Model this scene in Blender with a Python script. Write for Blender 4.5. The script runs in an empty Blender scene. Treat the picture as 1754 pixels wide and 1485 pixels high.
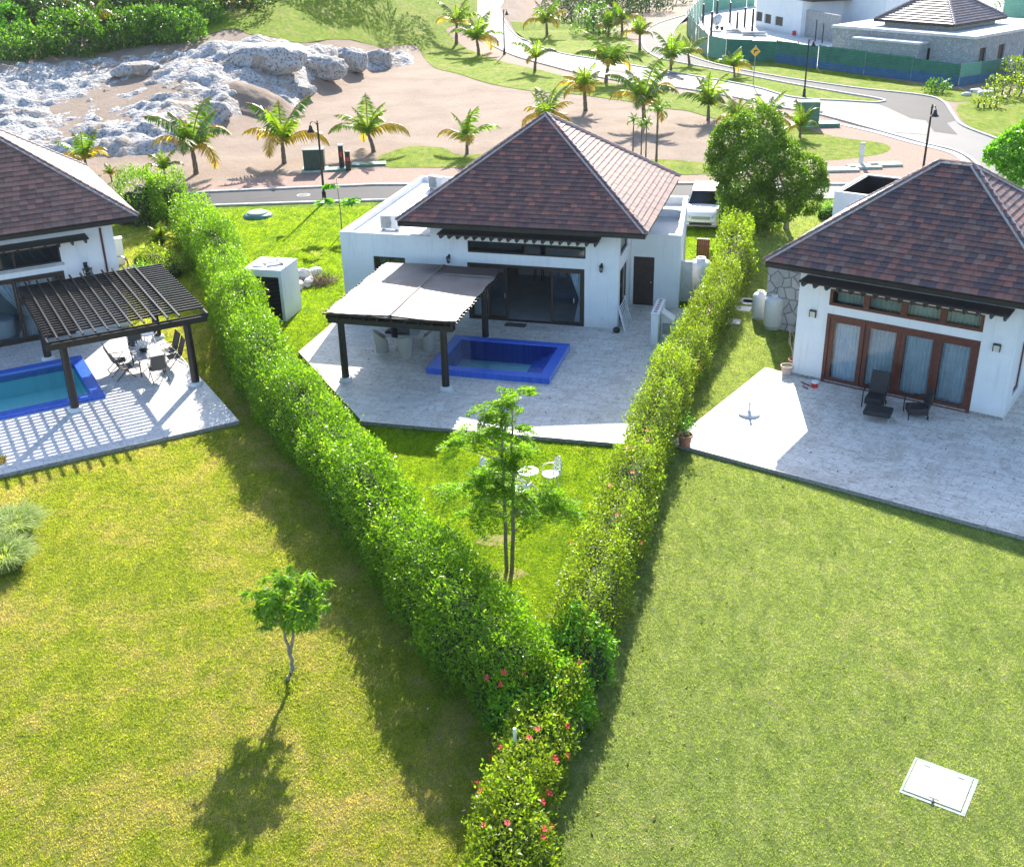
import bpy, bmesh, math, random
import numpy as np
from mathutils import Matrix, Vector

random.seed(7)
RNG = np.random.default_rng(11)
S = bpy.context.scene
COL = S.collection
R = math.radians

# ------------------------------------------------------------------ camera
F_PX, PITCH, ROLL, CAM_H = 1930.8, R(25.706), R(-1.307), 16.5
_f = Vector((0, math.cos(PITCH), -math.sin(PITCH)))
_u = Vector((0, math.sin(PITCH), math.cos(PITCH)))
_x = Vector((1, 0, 0))
CX = _x * math.cos(ROLL) + _u * math.sin(ROLL)
CU = -_x * math.sin(ROLL) + _u * math.cos(ROLL)
cam_data = bpy.data.cameras.new('camera')
cam = bpy.data.objects.new('camera', cam_data)
COL.objects.link(cam)
m3 = Matrix((CX, CU, -_f)).transposed()
cam.matrix_world = Matrix.Translation((0, 0, CAM_H)) @ m3.to_4x4()
cam_data.sensor_width = 36
cam_data.sensor_fit = 'HORIZONTAL'
cam_data.lens = 36 * F_PX / 1754
cam_data.clip_end = 3000
S.camera = cam

# ------------------------------------------------------------------ light
SUN_EL, SUN_HEAD = R(29), R(7)
w = bpy.data.worlds.new('World')
S.world = w
w.use_nodes = True
nt = w.node_tree
sky = nt.nodes.new('ShaderNodeTexSky')
sky.sky_type = 'NISHITA'
sky.sun_disc = False
sky.sun_elevation = SUN_EL
sky.sun_rotation = SUN_HEAD
sky.air_density = 1.0
sky.ozone_density = 2.5
bg = nt.nodes['Background']
nt.links.new(sky.outputs[0], bg.inputs[0])
bg.inputs[1].default_value = 0.135
sd = bpy.data.lights.new('sun', 'SUN')
sd.energy = 5.0
sd.angle = R(0.55)
sd.color = (1, .93, .82)
so = bpy.data.objects.new('sun', sd)
COL.objects.link(so)
sdir = Vector((-math.sin(SUN_HEAD) * math.cos(SUN_EL), -math.cos(SUN_HEAD) * math.cos(SUN_EL), -math.sin(SUN_EL)))
so.rotation_euler = sdir.to_track_quat('-Z', 'Y').to_euler()
so.location = (0, 0, 60)
S.view_settings.view_transform = 'Standard'
S.view_settings.look = 'None'
S.view_settings.gamma = 1
S.view_settings.exposure = 1.4
S.render.engine = 'CYCLES'
S.cycles.max_bounces = 8
S.cycles.transparent_max_bounces = 12

# ------------------------------------------------------------------ ground height and photo survey helpers
GL = -0.15          # level of the lawns; terraces lie at 0


def ray(px, py):
    return CX * ((px - 877) / F_PX) - CU * ((py - 742.5) / F_PX) + _f


def G(px, py, z=0.0):
    d = ray(px, py)
    t = (z - CAM_H) / d.z
    return Vector((d.x * t, d.y * t, z))


_bl = [G(a, b) for a, b in ((-200, 268), (0, 262), (200, 285), (330, 262), (480, 205), (570, 160), (640, 122), (730, 100))]
BLX = [p.x for p in _bl] + [3.0, 8, 200]
BLY = [p.y for p in _bl] + [150, 220, 400]


def hills(x, y):
    """numpy height field: flat building land, a limestone slope to the north-west."""
    x = np.asarray(x, float); y = np.asarray(y, float)
    d = y - np.interp(x, BLX, BLY)
    s = np.where(d > 0, d, 0)
    h = 0.17 * (s * s / (s + 8.0))
    h = 14 * np.tanh(h / 14)
    return GL + h


def hz(x, y):
    return float(hills(x, y))


def hit(px, py):
    d = ray(px, py)
    t = 12.0
    while t < 900:
        p = Vector((0, 0, CAM_H)) + d * t
        g = hz(p.x, p.y)
        if p.z <= g:
            break
        t += 0.4
    p = Vector((0, 0, CAM_H)) + d * (t - .2)
    p.z = hz(p.x, p.y)
    return p


def tall(b, tx, ty):
    """height of a thing standing at b whose top is seen at (tx, ty)."""
    d = ray(tx, ty)
    t = math.hypot(b.x, b.y) / math.hypot(d.x, d.y)
    return CAM_H + d.z * t - b.z


# ------------------------------------------------------------------ noise (numpy)
def _hash(i, j, k, s):
    n = (i * 374761393 + j * 668265263 + k * 2147483647 + s * 974634777) & 0xffffffff
    n = ((n ^ (n >> 13)) * 1274126177) & 0xffffffff
    return ((n ^ (n >> 16)) & 0xffff) / 65535.0


def vnoise(P, sc, s=0):
    Q = np.asarray(P, float) * sc
    I = np.floor(Q).astype(np.int64); Fr = Q - I
    Fr = Fr * Fr * (3 - 2 * Fr)
    r = 0
    for a in (0, 1):
        for b in (0, 1):
            for c in (0, 1):
                wgt = (Fr[:, 0] if a else 1 - Fr[:, 0]) * (Fr[:, 1] if b else 1 - Fr[:, 1]) * (Fr[:, 2] if c else 1 - Fr[:, 2])
                r = r + wgt * _hash(I[:, 0] + a, I[:, 1] + b, I[:, 2] + c, s)
    return r


def fbm(P, sc, s=0, o=4):
    r = 0; a = .5; t = 0
    for k in range(o):
        r = r + a * vnoise(P, sc * 2 ** k, s + k); t += a; a *= .5
    return r / t


def worley(P, sc, s=0):
    Q = np.asarray(P, float)[:, :2] * sc
    I = np.floor(Q).astype(np.int64)
    d1 = np.full(len(Q), 9.0); d2 = np.full(len(Q), 9.0)
    for a in (-1, 0, 1):
        for b in (-1, 0, 1):
            ci = I[:, 0] + a; cj = I[:, 1] + b
            x = ci + _hash(ci, cj, 3, s); y = cj + _hash(ci, cj, 7, s)
            d = np.hypot(Q[:, 0] - x, Q[:, 1] - y)
            d2 = np.where(d < d1, d1, np.minimum(d2, d)); d1 = np.minimum(d1, d)
    return d1, d2


# ------------------------------------------------------------------ object helpers
def tag(o, label=None, cat=None, group=None, kind=None):
    if label: o['label'] = label
    if cat: o['category'] = cat
    if group: o['group'] = group
    if kind: o['kind'] = kind
    return o


def thing(name, label, cat, loc=(0, 0, 0), rz=0.0, group=None):
    o = bpy.data.objects.new(name, None)
    o.empty_display_size = .2
    COL.objects.link(o)
    o.location = loc
    o.rotation_euler = (0, 0, rz)
    return tag(o, label, cat, group)


def dup(o, parent=None, **kw):
    c = o.copy()
    COL.objects.link(c)
    if parent is not None: c.parent = parent
    for ch in list(o.children):
        dup(ch, c)
    for k, v in kw.items():
        if k in ('label', 'group', 'category'): c[k] = v
        else: setattr(c, k, v)
    return c


def link(name, me, m, parent=None):
    o = bpy.data.objects.new(name, me)
    COL.objects.link(o)
    if m is not None: me.materials.append(m)
    if parent is not None: o.parent = parent
    return o


def npmesh(name, V, Fc, m, parent=None, smooth=False):
    V = np.asarray(V, np.float32).reshape(-1, 3); Fc = np.asarray(Fc, np.int32)
    me = bpy.data.meshes.new(name)
    k = Fc.shape[1]
    me.vertices.add(len(V)); me.vertices.foreach_set('co', V.ravel())
    me.loops.add(Fc.size); me.loops.foreach_set('vertex_index', Fc.ravel())
    me.polygons.add(len(Fc))
    me.polygons.foreach_set('loop_start', np.arange(0, Fc.size, k, dtype=np.int32))
    me.polygons.foreach_set('loop_total', np.full(len(Fc), k, dtype=np.int32))
    if smooth: me.polygons.foreach_set('use_smooth', np.ones(len(Fc), bool))
    me.update(calc_edges=True)
    return link(name, me, m, parent)


class MB:
    """collects boxes, bars, tubes, lathes and prisms; build() links them as one mesh."""
    def __init__(s): s.v = []; s.f = []

    def add(s, vs, fs):
        n = len(s.v); s.v += [tuple(a) for a in vs]; s.f += [[n + i for i in q] for q in fs]; return s

    def box(s, x0, x1, y0, y1, z0, z1, M=None):
        vs = [(x, y, z) for x in (x0, x1) for y in (y0, y1) for z in (z0, z1)]
        if M is not None: vs = [M @ Vector(a) for a in vs]
        return s.add(vs, [(0, 1, 3, 2), (4, 6, 7, 5), (0, 4, 5, 1), (2, 3, 7, 6), (0, 2, 6, 4), (1, 5, 7, 3)])

    def cbox(s, c, size, rz=0, rx=0, ry=0):
        M = Matrix.Translation(c) @ Matrix.Rotation(rz, 4, 'Z') @ Matrix.Rotation(ry, 4, 'Y') @ Matrix.Rotation(rx, 4, 'X')
        a, b, c_ = [q / 2 for q in size]
        return s.box(-a, a, -b, b, -c_, c_, M)

    def bar(s, a, b, w, h, up=(0, 0, 1)):
        a = Vector(a); b = Vector(b); d = (b - a)
        L = d.length; d.normalize(); up = Vector(up)
        if abs(d.dot(up)) > .99: up = Vector((0, 1, 0))
        sd_ = d.cross(up).normalized(); u2 = sd_.cross(d)
        vs = [a + d * (L * k) + sd_ * (i * w / 2) + u2 * (j * h / 2) for k in (0, 1) for i in (-1, 1) for j in (-1, 1)]
        return s.add(vs, [(0, 1, 3, 2), (4, 6, 7, 5), (0, 4, 5, 1), (2, 3, 7, 6), (0, 2, 6, 4), (1, 5, 7, 3)])

    def tube(s, pts, r, n=8, closed=False):
        pts = [Vector(p) for p in pts]
        rr = r if hasattr(r, '__len__') else [r] * len(pts)
        N = len(pts); base = len(s.v)
        for i, p in enumerate(pts):
            d = (pts[(i + 1) % N] - pts[i - 1]) if closed else (pts[min(i + 1, N - 1)] - pts[max(i - 1, 0)])
            d.normalize()
            up = Vector((0, 0, 1)) if abs(d.z) < .9 else Vector((1, 0, 0))
            a = d.cross(up).normalized(); b = a.cross(d)
            for k in range(n):
                t = 2 * math.pi * k / n
                s.v.append(tuple(p + (a * math.cos(t) + b * math.sin(t)) * rr[i]))
        M_ = N if closed else N - 1
        for i in range(M_):
            for k in range(n):
                j = (i + 1) % N
                s.f.append([base + i * n + k, base + i * n + (k + 1) % n, base + j * n + (k + 1) % n, base + j * n + k])
        if not closed:
            s.f.append([base + k for k in range(n)][::-1]); s.f.append([base + (N - 1) * n + k for k in range(n)])
        return s

    def lathe(s, prof, n=20, c=(0, 0, 0), sx=1, sy=1):
        base = len(s.v)
        for r_, z in prof:
            for k in range(n):
                t = 2 * math.pi * k / n
                s.v.append((c[0] + sx * r_ * math.cos(t), c[1] + sy * r_ * math.sin(t), c[2] + z))
        for i in range(len(prof) - 1):
            for k in range(n):
                s.f.append([base + i * n + k, base + i * n + (k + 1) % n, base + (i + 1) * n + (k + 1) % n, base + (i + 1) * n + k])
        if prof[0][0] > 0: s.f.append([base + k for k in range(n)][::-1])
        if prof[-1][0] > 0: s.f.append([base + (len(prof) - 1) * n + k for k in range(n)])
        return s

    def prism(s, poly, z0, z1):
        n = len(poly); b = len(s.v)
        s.v += [(p[0], p[1], z0) for p in poly] + [(p[0], p[1], z1) for p in poly]
        s.f.append(list(range(b, b + n))[::-1]); s.f.append(list(range(b + n, b + 2 * n)))
        for i in range(n):
            j = (i + 1) % n; s.f.append([b + i, b + j, b + n + j, b + n + i])
        return s

    def wall(s, axis, a0, a1, z0, z1, c0, c1, holes=()):
        """wall along axis 'x' or 'y' from a0 to a1, c0..c1 thick, with rectangular holes (a0,a1,z0,z1)."""
        A = sorted({a0, a1, *[q for h in holes for q in h[:2]]}); Z = sorted({z0, z1, *[q for h in holes for q in h[2:]]})
        def solid(i, j):
            if i < 0 or j < 0 or i >= len(A) - 1 or j >= len(Z) - 1: return False
            a = (A[i] + A[i + 1]) / 2; z = (Z[j] + Z[j + 1]) / 2
            return not any(h[0] < a < h[1] and h[2] < z < h[3] for h in holes)
        P = (lambda a, c, z: (a, c, z)) if axis == 'x' else (lambda a, c, z: (c, a, z))
        for i in range(len(A) - 1):
            for j in range(len(Z) - 1):
                if not solid(i, j): continue
                x, X, z, Z_ = A[i], A[i + 1], Z[j], Z[j + 1]
                for c in (c0, c1): s.add([P(x, c, z), P(X, c, z), P(X, c, Z_), P(x, c, Z_)], [(0, 1, 2, 3)])
                if not solid(i - 1, j): s.add([P(x, c0, z), P(x, c1, z), P(x, c1, Z_), P(x, c0, Z_)], [(0, 1, 2, 3)])
                if not solid(i + 1, j): s.add([P(X, c0, z), P(X, c1, z), P(X, c1, Z_), P(X, c0, Z_)], [(0, 1, 2, 3)])
                if not solid(i, j - 1): s.add([P(x, c0, z), P(x, c1, z), P(X, c1, z), P(X, c0, z)], [(0, 1, 2, 3)])
                if not solid(i, j + 1): s.add([P(x, c0, Z_), P(x, c1, Z_), P(X, c1, Z_), P(X, c0, Z_)], [(0, 1, 2, 3)])
        return s

    def build(s, name, m, parent=None, smooth=False, bevel=0):
        me = bpy.data.meshes.new(name)
        me.from_pydata(s.v, [], s.f)
        bm = bmesh.new(); bm.from_mesh(me)
        bmesh.ops.recalc_face_normals(bm, faces=bm.faces)
        bm.to_mesh(me); bm.free()
        if smooth:
            for p in me.polygons: p.use_smooth = True
        o = link(name, me, m, parent)
        if smooth:
            md = o.modifiers.new('es', 'EDGE_SPLIT'); md.split_angle = R(50)
        if bevel:
            md = o.modifiers.new('bv', 'BEVEL'); md.width = bevel; md.segments = 2; md.limit_method = 'ANGLE'
        return o


# ------------------------------------------------------------------ materials
def lin(c):
    return tuple(c) + (1,) if len(c) == 3 else tuple(c)


class NT:
    def __init__(s, name):
        s.m = bpy.data.materials.new(name); s.m.use_nodes = True
        s.t = s.m.node_tree; s.b = s.t.nodes['Principled BSDF']

    def n(s, kind, **kw):
        nd = s.t.nodes.new('ShaderNode' + kind)
        for k, v in kw.items():
            if k.startswith('i_'):
                nd.inputs[k[2:].replace('_', ' ')].default_value = v
            else: setattr(nd, k, v)
        return nd

    def l(s, a, b): s.t.links.new(a, b)

    def pos(s, world=False, scale=(1, 1, 1), rot=(0, 0, 0)):
        if world: o = s.n('NewGeometry').outputs['Position']
        else: o = s.n('TexCoord').outputs['Object']
        mp = s.n('Mapping'); mp.inputs['Scale'].default_value = scale; mp.inputs['Rotation'].default_value = rot
        s.l(o, mp.inputs[0]); return mp.outputs[0]

    def noise(s, vec, scale, detail=5, rough=.6, dist=0):
        nd = s.n('TexNoise'); nd.inputs['Scale'].default_value = scale; nd.inputs['Detail'].default_value = detail
        nd.inputs['Roughness'].default_value = rough; nd.inputs['Distortion'].default_value = dist
        s.l(vec, nd.inputs['Vector']); return nd.outputs[0]

    def ramp(s, fac, stops, const=False):
        r = s.n('ValToRGB'); e = r.color_ramp.elements
        if const: r.color_ramp.interpolation = 'CONSTANT'
        e[0].position, e[0].color = stops[0][0], lin(stops[0][1]); e[1].position, e[1].color = stops[-1][0], lin(stops[-1][1])
        for p, c in stops[1:-1]:
            q = e.new(p); q.color = lin(c)
        s.l(fac, r.inputs[0]); return r.outputs[0]

    def mix(s, fac, a, b, mode='MIX'):
        nd = s.n('Mix', data_type='RGBA', blend_type=mode)
        for sock, v in ((nd.inputs[0], fac), (nd.inputs[6], a), (nd.inputs[7], b)):
            if isinstance(v, (int, float)): sock.default_value = v
            elif isinstance(v, tuple): sock.default_value = lin(v)
            else: s.l(v, sock)
        return nd.outputs[2]

    def bump(s, h, strength=.5, dist=.02):
        b = s.n('Bump'); b.inputs['Strength'].default_value = strength; b.inputs['Distance'].default_value = dist
        s.l(h, b.inputs['Height']); s.l(b.outputs[0], s.b.inputs['Normal'])

    def set(s, **kw):
        for k, v in kw.items():
            i = s.b.inputs[k.replace('_', ' ')]
            if isinstance(v, (int, float)): i.default_value = v
            elif isinstance(v, tuple): i.default_value = lin(v)
            else: s.l(v, i)
        return s.m


def mat(name, c1, c2=None, scale=4, rough=.7, bump=0, bscale=60, bdist=.01, world=False, metal=0, stops=None):
    t = NT(name); p = t.pos(world)
    c2 = c2 or tuple(min(1, q * 1.12) for q in c1)
    n = t.noise(p, scale)
    t.set(Base_Color=t.ramp(n, stops or [(.35, c1), (.65, c2)]), Roughness=rough, Metallic=metal)
    if bump: t.bump(t.noise(p, bscale), bump, bdist)
    return t.m


def island(name, cols, rough=.6, bump=0, bscale=50, spec=.5):
    t = NT(name)
    r = t.n('NewGeometry').outputs['Random Per Island']
    n = len(cols); st = [(i / n, c) for i, c in enumerate(cols)]
    c = t.ramp(r, st, True)
    nz = t.noise(t.pos(), 9)
    c = t.mix(.4, c, t.ramp(nz, [(.3, (.4, .4, .4)), (.7, (1.1, 1.1, 1.1))]), 'MULTIPLY')
    c = t.mix(t.ramp(t.noise(t.pos(), .7, 7, .75), [(.5, (0, 0, 0)), (.72, (.35, .35, .35))]), c, (.12, .10, .095))
    t.set(Base_Color=c, Roughness=rough, Specular_IOR_Level=spec)
    if bump: t.bump(t.noise(t.pos(), bscale), bump, .006)
    return t.m


def leafmat(name, cols, rough=.45, trans=.35, tcol=None, patch=.6):
    """leaf clumps: a random tone per leaf, broad natural variation over the plant, light shining through."""
    t = NT(name)
    r = t.n('NewGeometry').outputs['Random Per Island']
    n = len(cols)
    c = t.ramp(r, [(i / max(1, n - 1), q) for i, q in enumerate(cols)])
    nz = t.noise(t.pos(True), patch, 3)
    c = t.mix(.5, c, t.ramp(nz, [(.35, (.55, .62, .5)), (.65, (1, 1, 1))]), 'MULTIPLY')
    t.set(Base_Color=c, Roughness=rough, Specular_IOR_Level=.5)
    tr = t.n('BsdfTranslucent'); mx = t.n('MixShader'); mx.inputs[0].default_value = trans
    t.l(t.mix(1.0, c, tcol or (1.5, 1.6, .5), 'MULTIPLY'), tr.inputs[0])
    t.l(t.b.outputs[0], mx.inputs[1]); t.l(tr.outputs[0], mx.inputs[2])
    t.l(mx.outputs[0], t.t.nodes['Material Output'].inputs[0])
    return t.m


def lawnmat(name, stops, dry, fine_rot=.4, trans=0, patch=.35, dryamt=(.5, .72), isl=False, under=(.62, .64, .60)):
    t = NT(name)
    p = t.pos(True); q = t.pos(True, (1, .45, 1), (0, 0, fine_rot))
    fine = t.noise(q, 14, 6, .75); mid = t.noise(q, 2.6, 5, .7, .6); big = t.noise(p, patch, 5, .65, .8)
    s1 = t.n('Math', operation='MULTIPLY_ADD'); t.l(fine, s1.inputs[0]); s1.inputs[1].default_value = .45
    s2 = t.n('Math', operation='MULTIPLY'); t.l(mid, s2.inputs[0]); s2.inputs[1].default_value = .55
    t.l(s2.outputs[0], s1.inputs[2])
    c = t.ramp(s1.outputs[0], stops)
    dm = t.noise(p, 1.3, 6, .75, .5)
    s3 = t.n('Math', operation='MULTIPLY_ADD'); t.l(dm, s3.inputs[0]); s3.inputs[1].default_value = .5
    s4 = t.n('Math', operation='MULTIPLY'); t.l(big, s4.inputs[0]); s4.inputs[1].default_value = .5
    t.l(s4.outputs[0], s3.inputs[2])
    f = t.n('MapRange'); f.inputs[1].default_value, f.inputs[2].default_value = dryamt; t.l(s3.outputs[0], f.inputs[0])
    c = t.mix(f.outputs[0], c, dry)
    if isl:
        r = t.n('NewGeometry').outputs['Random Per Island']
        c = t.mix(1.0, c, t.ramp(r, [(0, (.8, .85, .8)), (1, (1.2, 1.15, 1.15))]), 'MULTIPLY')
    else: c = t.mix(1.0, c, under, 'MULTIPLY')
    t.set(Base_Color=c, Roughness=.9, Specular_IOR_Level=.08)
    if not isl: t.bump(t.noise(q, 9, 7, .8), 1.0, .12)
    if trans:
        tr = t.n('BsdfTranslucent'); mx = t.n('MixShader'); mx.inputs[0].default_value = trans
        t.l(t.mix(1.0, c, (1.4, 1.4, .8), 'MULTIPLY'), tr.inputs[0])
        t.l(t.b.outputs[0], mx.inputs[1]); t.l(tr.outputs[0], mx.inputs[2])
        t.l(mx.outputs[0], t.t.nodes['Material Output'].inputs[0])
    return t.m


def glassmat(name, tint=(.75, .85, .9), refl=.5):
    t = NT(name)
    gl = t.n('BsdfGlossy'); gl.inputs['Roughness'].default_value = .02; gl.inputs[0].default_value = (1, 1, 1, 1)
    tr = t.n('BsdfTransparent'); tr.inputs[0].default_value = lin(tint)
    lw = t.n('LayerWeight'); lw.inputs[0].default_value = refl
    mx = t.n('MixShader'); t.l(lw.outputs['Fresnel'], mx.inputs[0]); t.l(tr.outputs[0], mx.inputs[1]); t.l(gl.outputs[0], mx.inputs[2])
    t.l(mx.outputs[0], t.t.nodes['Material Output'].inputs[0])
    return t.m


def pavemat(name, base, alt, stain, grid=(.6, .4), rot=0.0, stain_amt=.5):
    t = NT(name); p = t.pos(False, rot=(0, 0, rot))
    br = t.n('TexBrick'); t.l(p, br.inputs['Vector'])
    br.inputs['Color1'].default_value = lin(base); br.inputs['Color2'].default_value = lin(alt)
    br.inputs['Mortar'].default_value = lin(tuple(q * .5 for q in base)); br.inputs['Scale'].default_value = 1
    br.inputs['Mortar Size'].default_value = .007; br.inputs['Brick Width'].default_value = grid[0]; br.inputs['Row Height'].default_value = grid[1]
    n1 = t.noise(p, .8, 9, .78, 1.2); n2 = t.noise(t.pos(False, (1, 2.4, 1), (0, 0, rot)), 4.5, 9, .8, 1.2)
    c = t.mix(t.ramp(n1, [(.47, (0, 0, 0)), (.60, (stain_amt,) * 3)]), br.outputs[0], stain)
    c = t.mix(t.ramp(n2, [(.545, (0, 0, 0)), (.60, (.9, .9, .9))]), c, tuple(q * .38 for q in stain))
    t.set(Base_Color=c, Roughness=.55)
    t.bump(n2, .25, .01)
    return t.m


def rockmat(name):
    t = NT(name); p = t.pos(True)
    v = t.n('TexVoronoi', feature='F1'); v.inputs['Scale'].default_value = 3.2; t.l(t.pos(True), v.inputs['Vector'])
    n1 = t.noise(p, .3, 7, .75, .8); n2 = t.noise(p, 4.5, 7, .75)
    c = t.ramp(n2, [(.40, (.08, .075, .075)), (.45, (.32, .31, .31)), (.53, (.50, .49, .48))])
    c = t.mix(t.ramp(n1, [(.50, (0, 0, 0)), (.60, (.85, .85, .85))]), c, (.34, .26, .19))
    t.set(Base_Color=c, Roughness=.9)
    mx = t.n('Math', operation='ADD'); t.l(v.outputs[0], mx.inputs[0]); t.l(n2, mx.inputs[1])
    t.bump(mx.outputs[0], .9, .12)
    return t.m


M = {}
def _plaster():
    t = NT('white_render')
    st = t.noise(t.pos(False, (4, 4, .3)), 1.6, 6, .7, .3); bl = t.noise(t.pos(), .8, 6, .7); hi = t.noise(t.pos(), 90, 2)
    c = t.ramp(bl, [(.35, (.72, .75, .77)), (.62, (.80, .81, .82))])
    c = t.mix(t.ramp(st, [(.54, (0, 0, 0)), (.68, (.45, .45, .45))]), c, (.58, .585, .57))
    sx = t.n('SeparateXYZ'); t.l(t.n('TexCoord').outputs['Object'], sx.inputs[0])
    mr = t.n('MapRange'); mr.inputs[1].default_value, mr.inputs[2].default_value, mr.inputs[3].default_value, mr.inputs[4].default_value = -.1, .45, .9, 0
    t.l(sx.outputs[2], mr.inputs[0]); mu = t.n('Math', operation='MULTIPLY'); t.l(mr.outputs[0], mu.inputs[0]); t.l(t.noise(t.pos(), 5, 6, .8), mu.inputs[1])
    c = t.mix(mu.outputs[0], c, (.42, .39, .34))
    t.set(Base_Color=c, Roughness=.78); t.bump(t.noise(t.pos(), 28, 4), .35, .01)
    return t.m


M['white'] = _plaster()
M['white_old'] = mat('weathered_white', (.60, .60, .58), (.76, .76, .75), 2.5, .8, .3, 60, .006)
M['roofdeck'] = mat('white_roof_coating', (.68, .68, .68), (.80, .80, .80), .8, .6)
M['dark'] = mat('dark_stained_timber', (.016, .013, .012), (.028, .022, .020), 6, .42, .3, 40)
M['darkroof'] = mat('dark_fascia', (.02, .016, .015), (.035, .028, .026), 4, .55)
M['frame_dk'] = mat('dark_brown_joinery', (.03, .018, .012), (.05, .03, .02), 5, .45)
M['frame_red'] = mat('red_mahogany', (.085, .022, .014), (.14, .04, .025), 6, .4, .2, 30)
M['glass'] = glassmat('window_glass', (.7, .8, .86), .35)
M['glass_dk'] = glassmat('tinted_glass', (.45, .55, .6), .5)
M['curtain'] = mat('sheer_curtain', (.62, .66, .68), (.75, .78, .8), 3, .8)
M['seam'] = mat('canvas_seam', (.24, .19, .16), (.30, .25, .21), 4, .7)
M['curtain_cream'] = mat('cream_curtain', (.55, .55, .46), (.66, .66, .56), 3, .8)
M['tile_c'] = island('roof_tile_slate', [(0.158, 0.084, 0.08), (0.205, 0.104, 0.092), (0.24, 0.118, 0.099), (0.181, 0.102, 0.097), (0.299, 0.13, 0.1), (0.21, 0.112, 0.096), (0.225, 0.125, 0.108), (0.414, 0.163, 0.117), (0.19, 0.102, 0.091), (0.262, 0.128, 0.105)], .6, .4, spec=.3)
M['tile_r'] = island('roof_tile_mixed', [(0.128, 0.088, 0.095), (0.197, 0.1, 0.086), (0.254, 0.119, 0.097), (0.113, 0.08, 0.087), (0.214, 0.122, 0.105), (0.31, 0.137, 0.108), (0.144, 0.096, 0.097), (0.237, 0.131, 0.112), (0.177, 0.102, 0.091), (0.277, 0.168, 0.139)], .6, .4, spec=.3)
M['tile_l'] = island('roof_tile_brown', [(0.235, 0.124, 0.096), (0.286, 0.157, 0.121), (0.213, 0.123, 0.1), (0.335, 0.183, 0.14), (0.255, 0.148, 0.118), (0.365, 0.179, 0.135)], .6, .4, spec=.3)
M['soil'] = mat('bare_garden_soil', (.17, .13, .05), (.30, .25, .09), 3, .95, .5, 20, .03, True)
M['tile_far'] = island('roof_tile_far', [(.14, .10, .10), (.18, .12, .11), (.12, .09, .10), (.2, .14, .13)], .5)
M['mortar'] = mat('ridge_mortar', (.35, .33, .34), (.55, .52, .5), 8, .8)
M['stone'] = None
M['pave_c'] = pavemat('travertine_grey', (.64, .60, .53), (.72, .68, .61), (.42, .36, .30), (.61, .41))
M['pave_r'] = pavemat('travertine_cream', (.70, .65, .58), (.78, .73, .66), (.44, .37, .31), (.61, .41), stain_amt=.6)
M['pave_l'] = pavemat('travertine_pale', (.62, .60, .58), (.68, .66, .64), (.5, .46, .42), (.41, .41))
M['edge'] = mat('terrace_edge_stone', (.20, .19, .18), (.42, .40, .37), 12, .9, .6, 30, .02)
M['sand'] = None
M['gravel'] = mat('red_gravel', (.30, .17, .12), (.50, .32, .24), 9, .95, .8, 40, .03, True, stops=[(.3, (.20, .115, .085)), (.5, (.31, .195, .145)), (.7, (.40, .28, .22))])
M['kerb'] = mat('concrete_kerb', (.42, .41, .39), (.58, .57, .55), 5, .85, .4, 60, .01, True)
M['conc'] = mat('bare_concrete', (.30, .30, .29), (.46, .46, .45), 3, .85, .4, 30, .01)
M['conc_lt'] = mat('pale_concrete', (.5, .5, .49), (.66, .66, .65), 2, .8)
M['trunk'] = mat('grey_brown_bark', (.10, .075, .055), (.21, .17, .13), 9, .9, .7, 25, .02)
M['trunk_pale'] = mat('pale_bark', (.22, .18, .14), (.36, .31, .26), 9, .9, .6, 25, .02)
M['wicker'] = mat('pale_wicker', (.36, .35, .31), (.50, .48, .43), 30, .8, .8, 120, .01)
M['wicker_dk'] = mat('black_wicker', (.012, .012, .014), (.03, .03, .033), 30, .55, .8, 120, .01)
M['metal_dk'] = mat('dark_bronze_metal', (.03, .03, .032), (.05, .05, .05), 4, .4, metal=.6)
M['metal_lt'] = mat('white_painted_metal', (.75, .76, .77), (.82, .82, .82), 4, .35)
M['sling'] = mat('grey_sling_fabric', (.07, .065, .062), (.10, .095, .09), 30, .7, .4, 160, .004)
M['alu'] = mat('brushed_aluminium', (.45, .46, .46), (.6, .6, .6), 9, .35, metal=.8)
M['grey'] = mat('grey_plastic', (.25, .26, .26), (.33, .34, .34), 4, .5)
M['black'] = mat('black_plastic', (.01, .01, .01), (.02, .02, .02), 4, .4)
M['green_box'] = mat('dark_green_enamel', (.015, .045, .035), (.025, .06, .045), 3, .4)
M['green_lid'] = mat('green_plastic_lid', (.05, .16, .11), (.08, .22, .15), 3, .4)
M['pad_green'] = mat('pale_green_concrete', (.28, .36, .31), (.42, .48, .42), 3, .8)
M['terracotta'] = mat('terracotta', (.36, .13, .08), (.46, .2, .13), 8, .8)
M['pot_cream'] = mat('cream_pot', (.5, .38, .3), (.6, .48, .4), 8, .8)
M['red'] = mat('red_paint', (.55, .02, .015), (.62, .03, .02), 4, .4)
M['rust'] = mat('red_brown_gate', (.20, .03, .018), (.28, .05, .03), 4, .5)
M['yellow'] = mat('yellow_sign', (.85, .42, .02), (.9, .5, .03), 4, .5)
M['gas'] = mat('white_gas_cylinder', (.66, .68, .69), (.76, .77, .78), 2, .4, .1, 30, .003)
M['sail'] = None
M['blue'] = None
M['flower'] = island('red_petals', [(.75, .03, .03), (.8, .06, .05), (.7, .02, .06), (.85, .12, .05)], .5)
M['orange_fl'] = island('orange_petals', [(.8, .12, .03), (.85, .2, .08), (.75, .08, .05)], .5)
M['leaf_hedge'] = leafmat('bright_green_hedge_leaf', [(0.081, 0.175, 0.008), (0.138, 0.277, 0.01), (0.196, 0.348, 0.014), (0.253, 0.41, 0.03)], .4, .5)
M['leaf_hibiscus'] = leafmat('olive_hedge_leaf', [(0.098, 0.163, 0.012), (0.175, 0.256, 0.018), (0.261, 0.338, 0.025), (0.348, 0.396, 0.04)], .42, .48)
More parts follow.
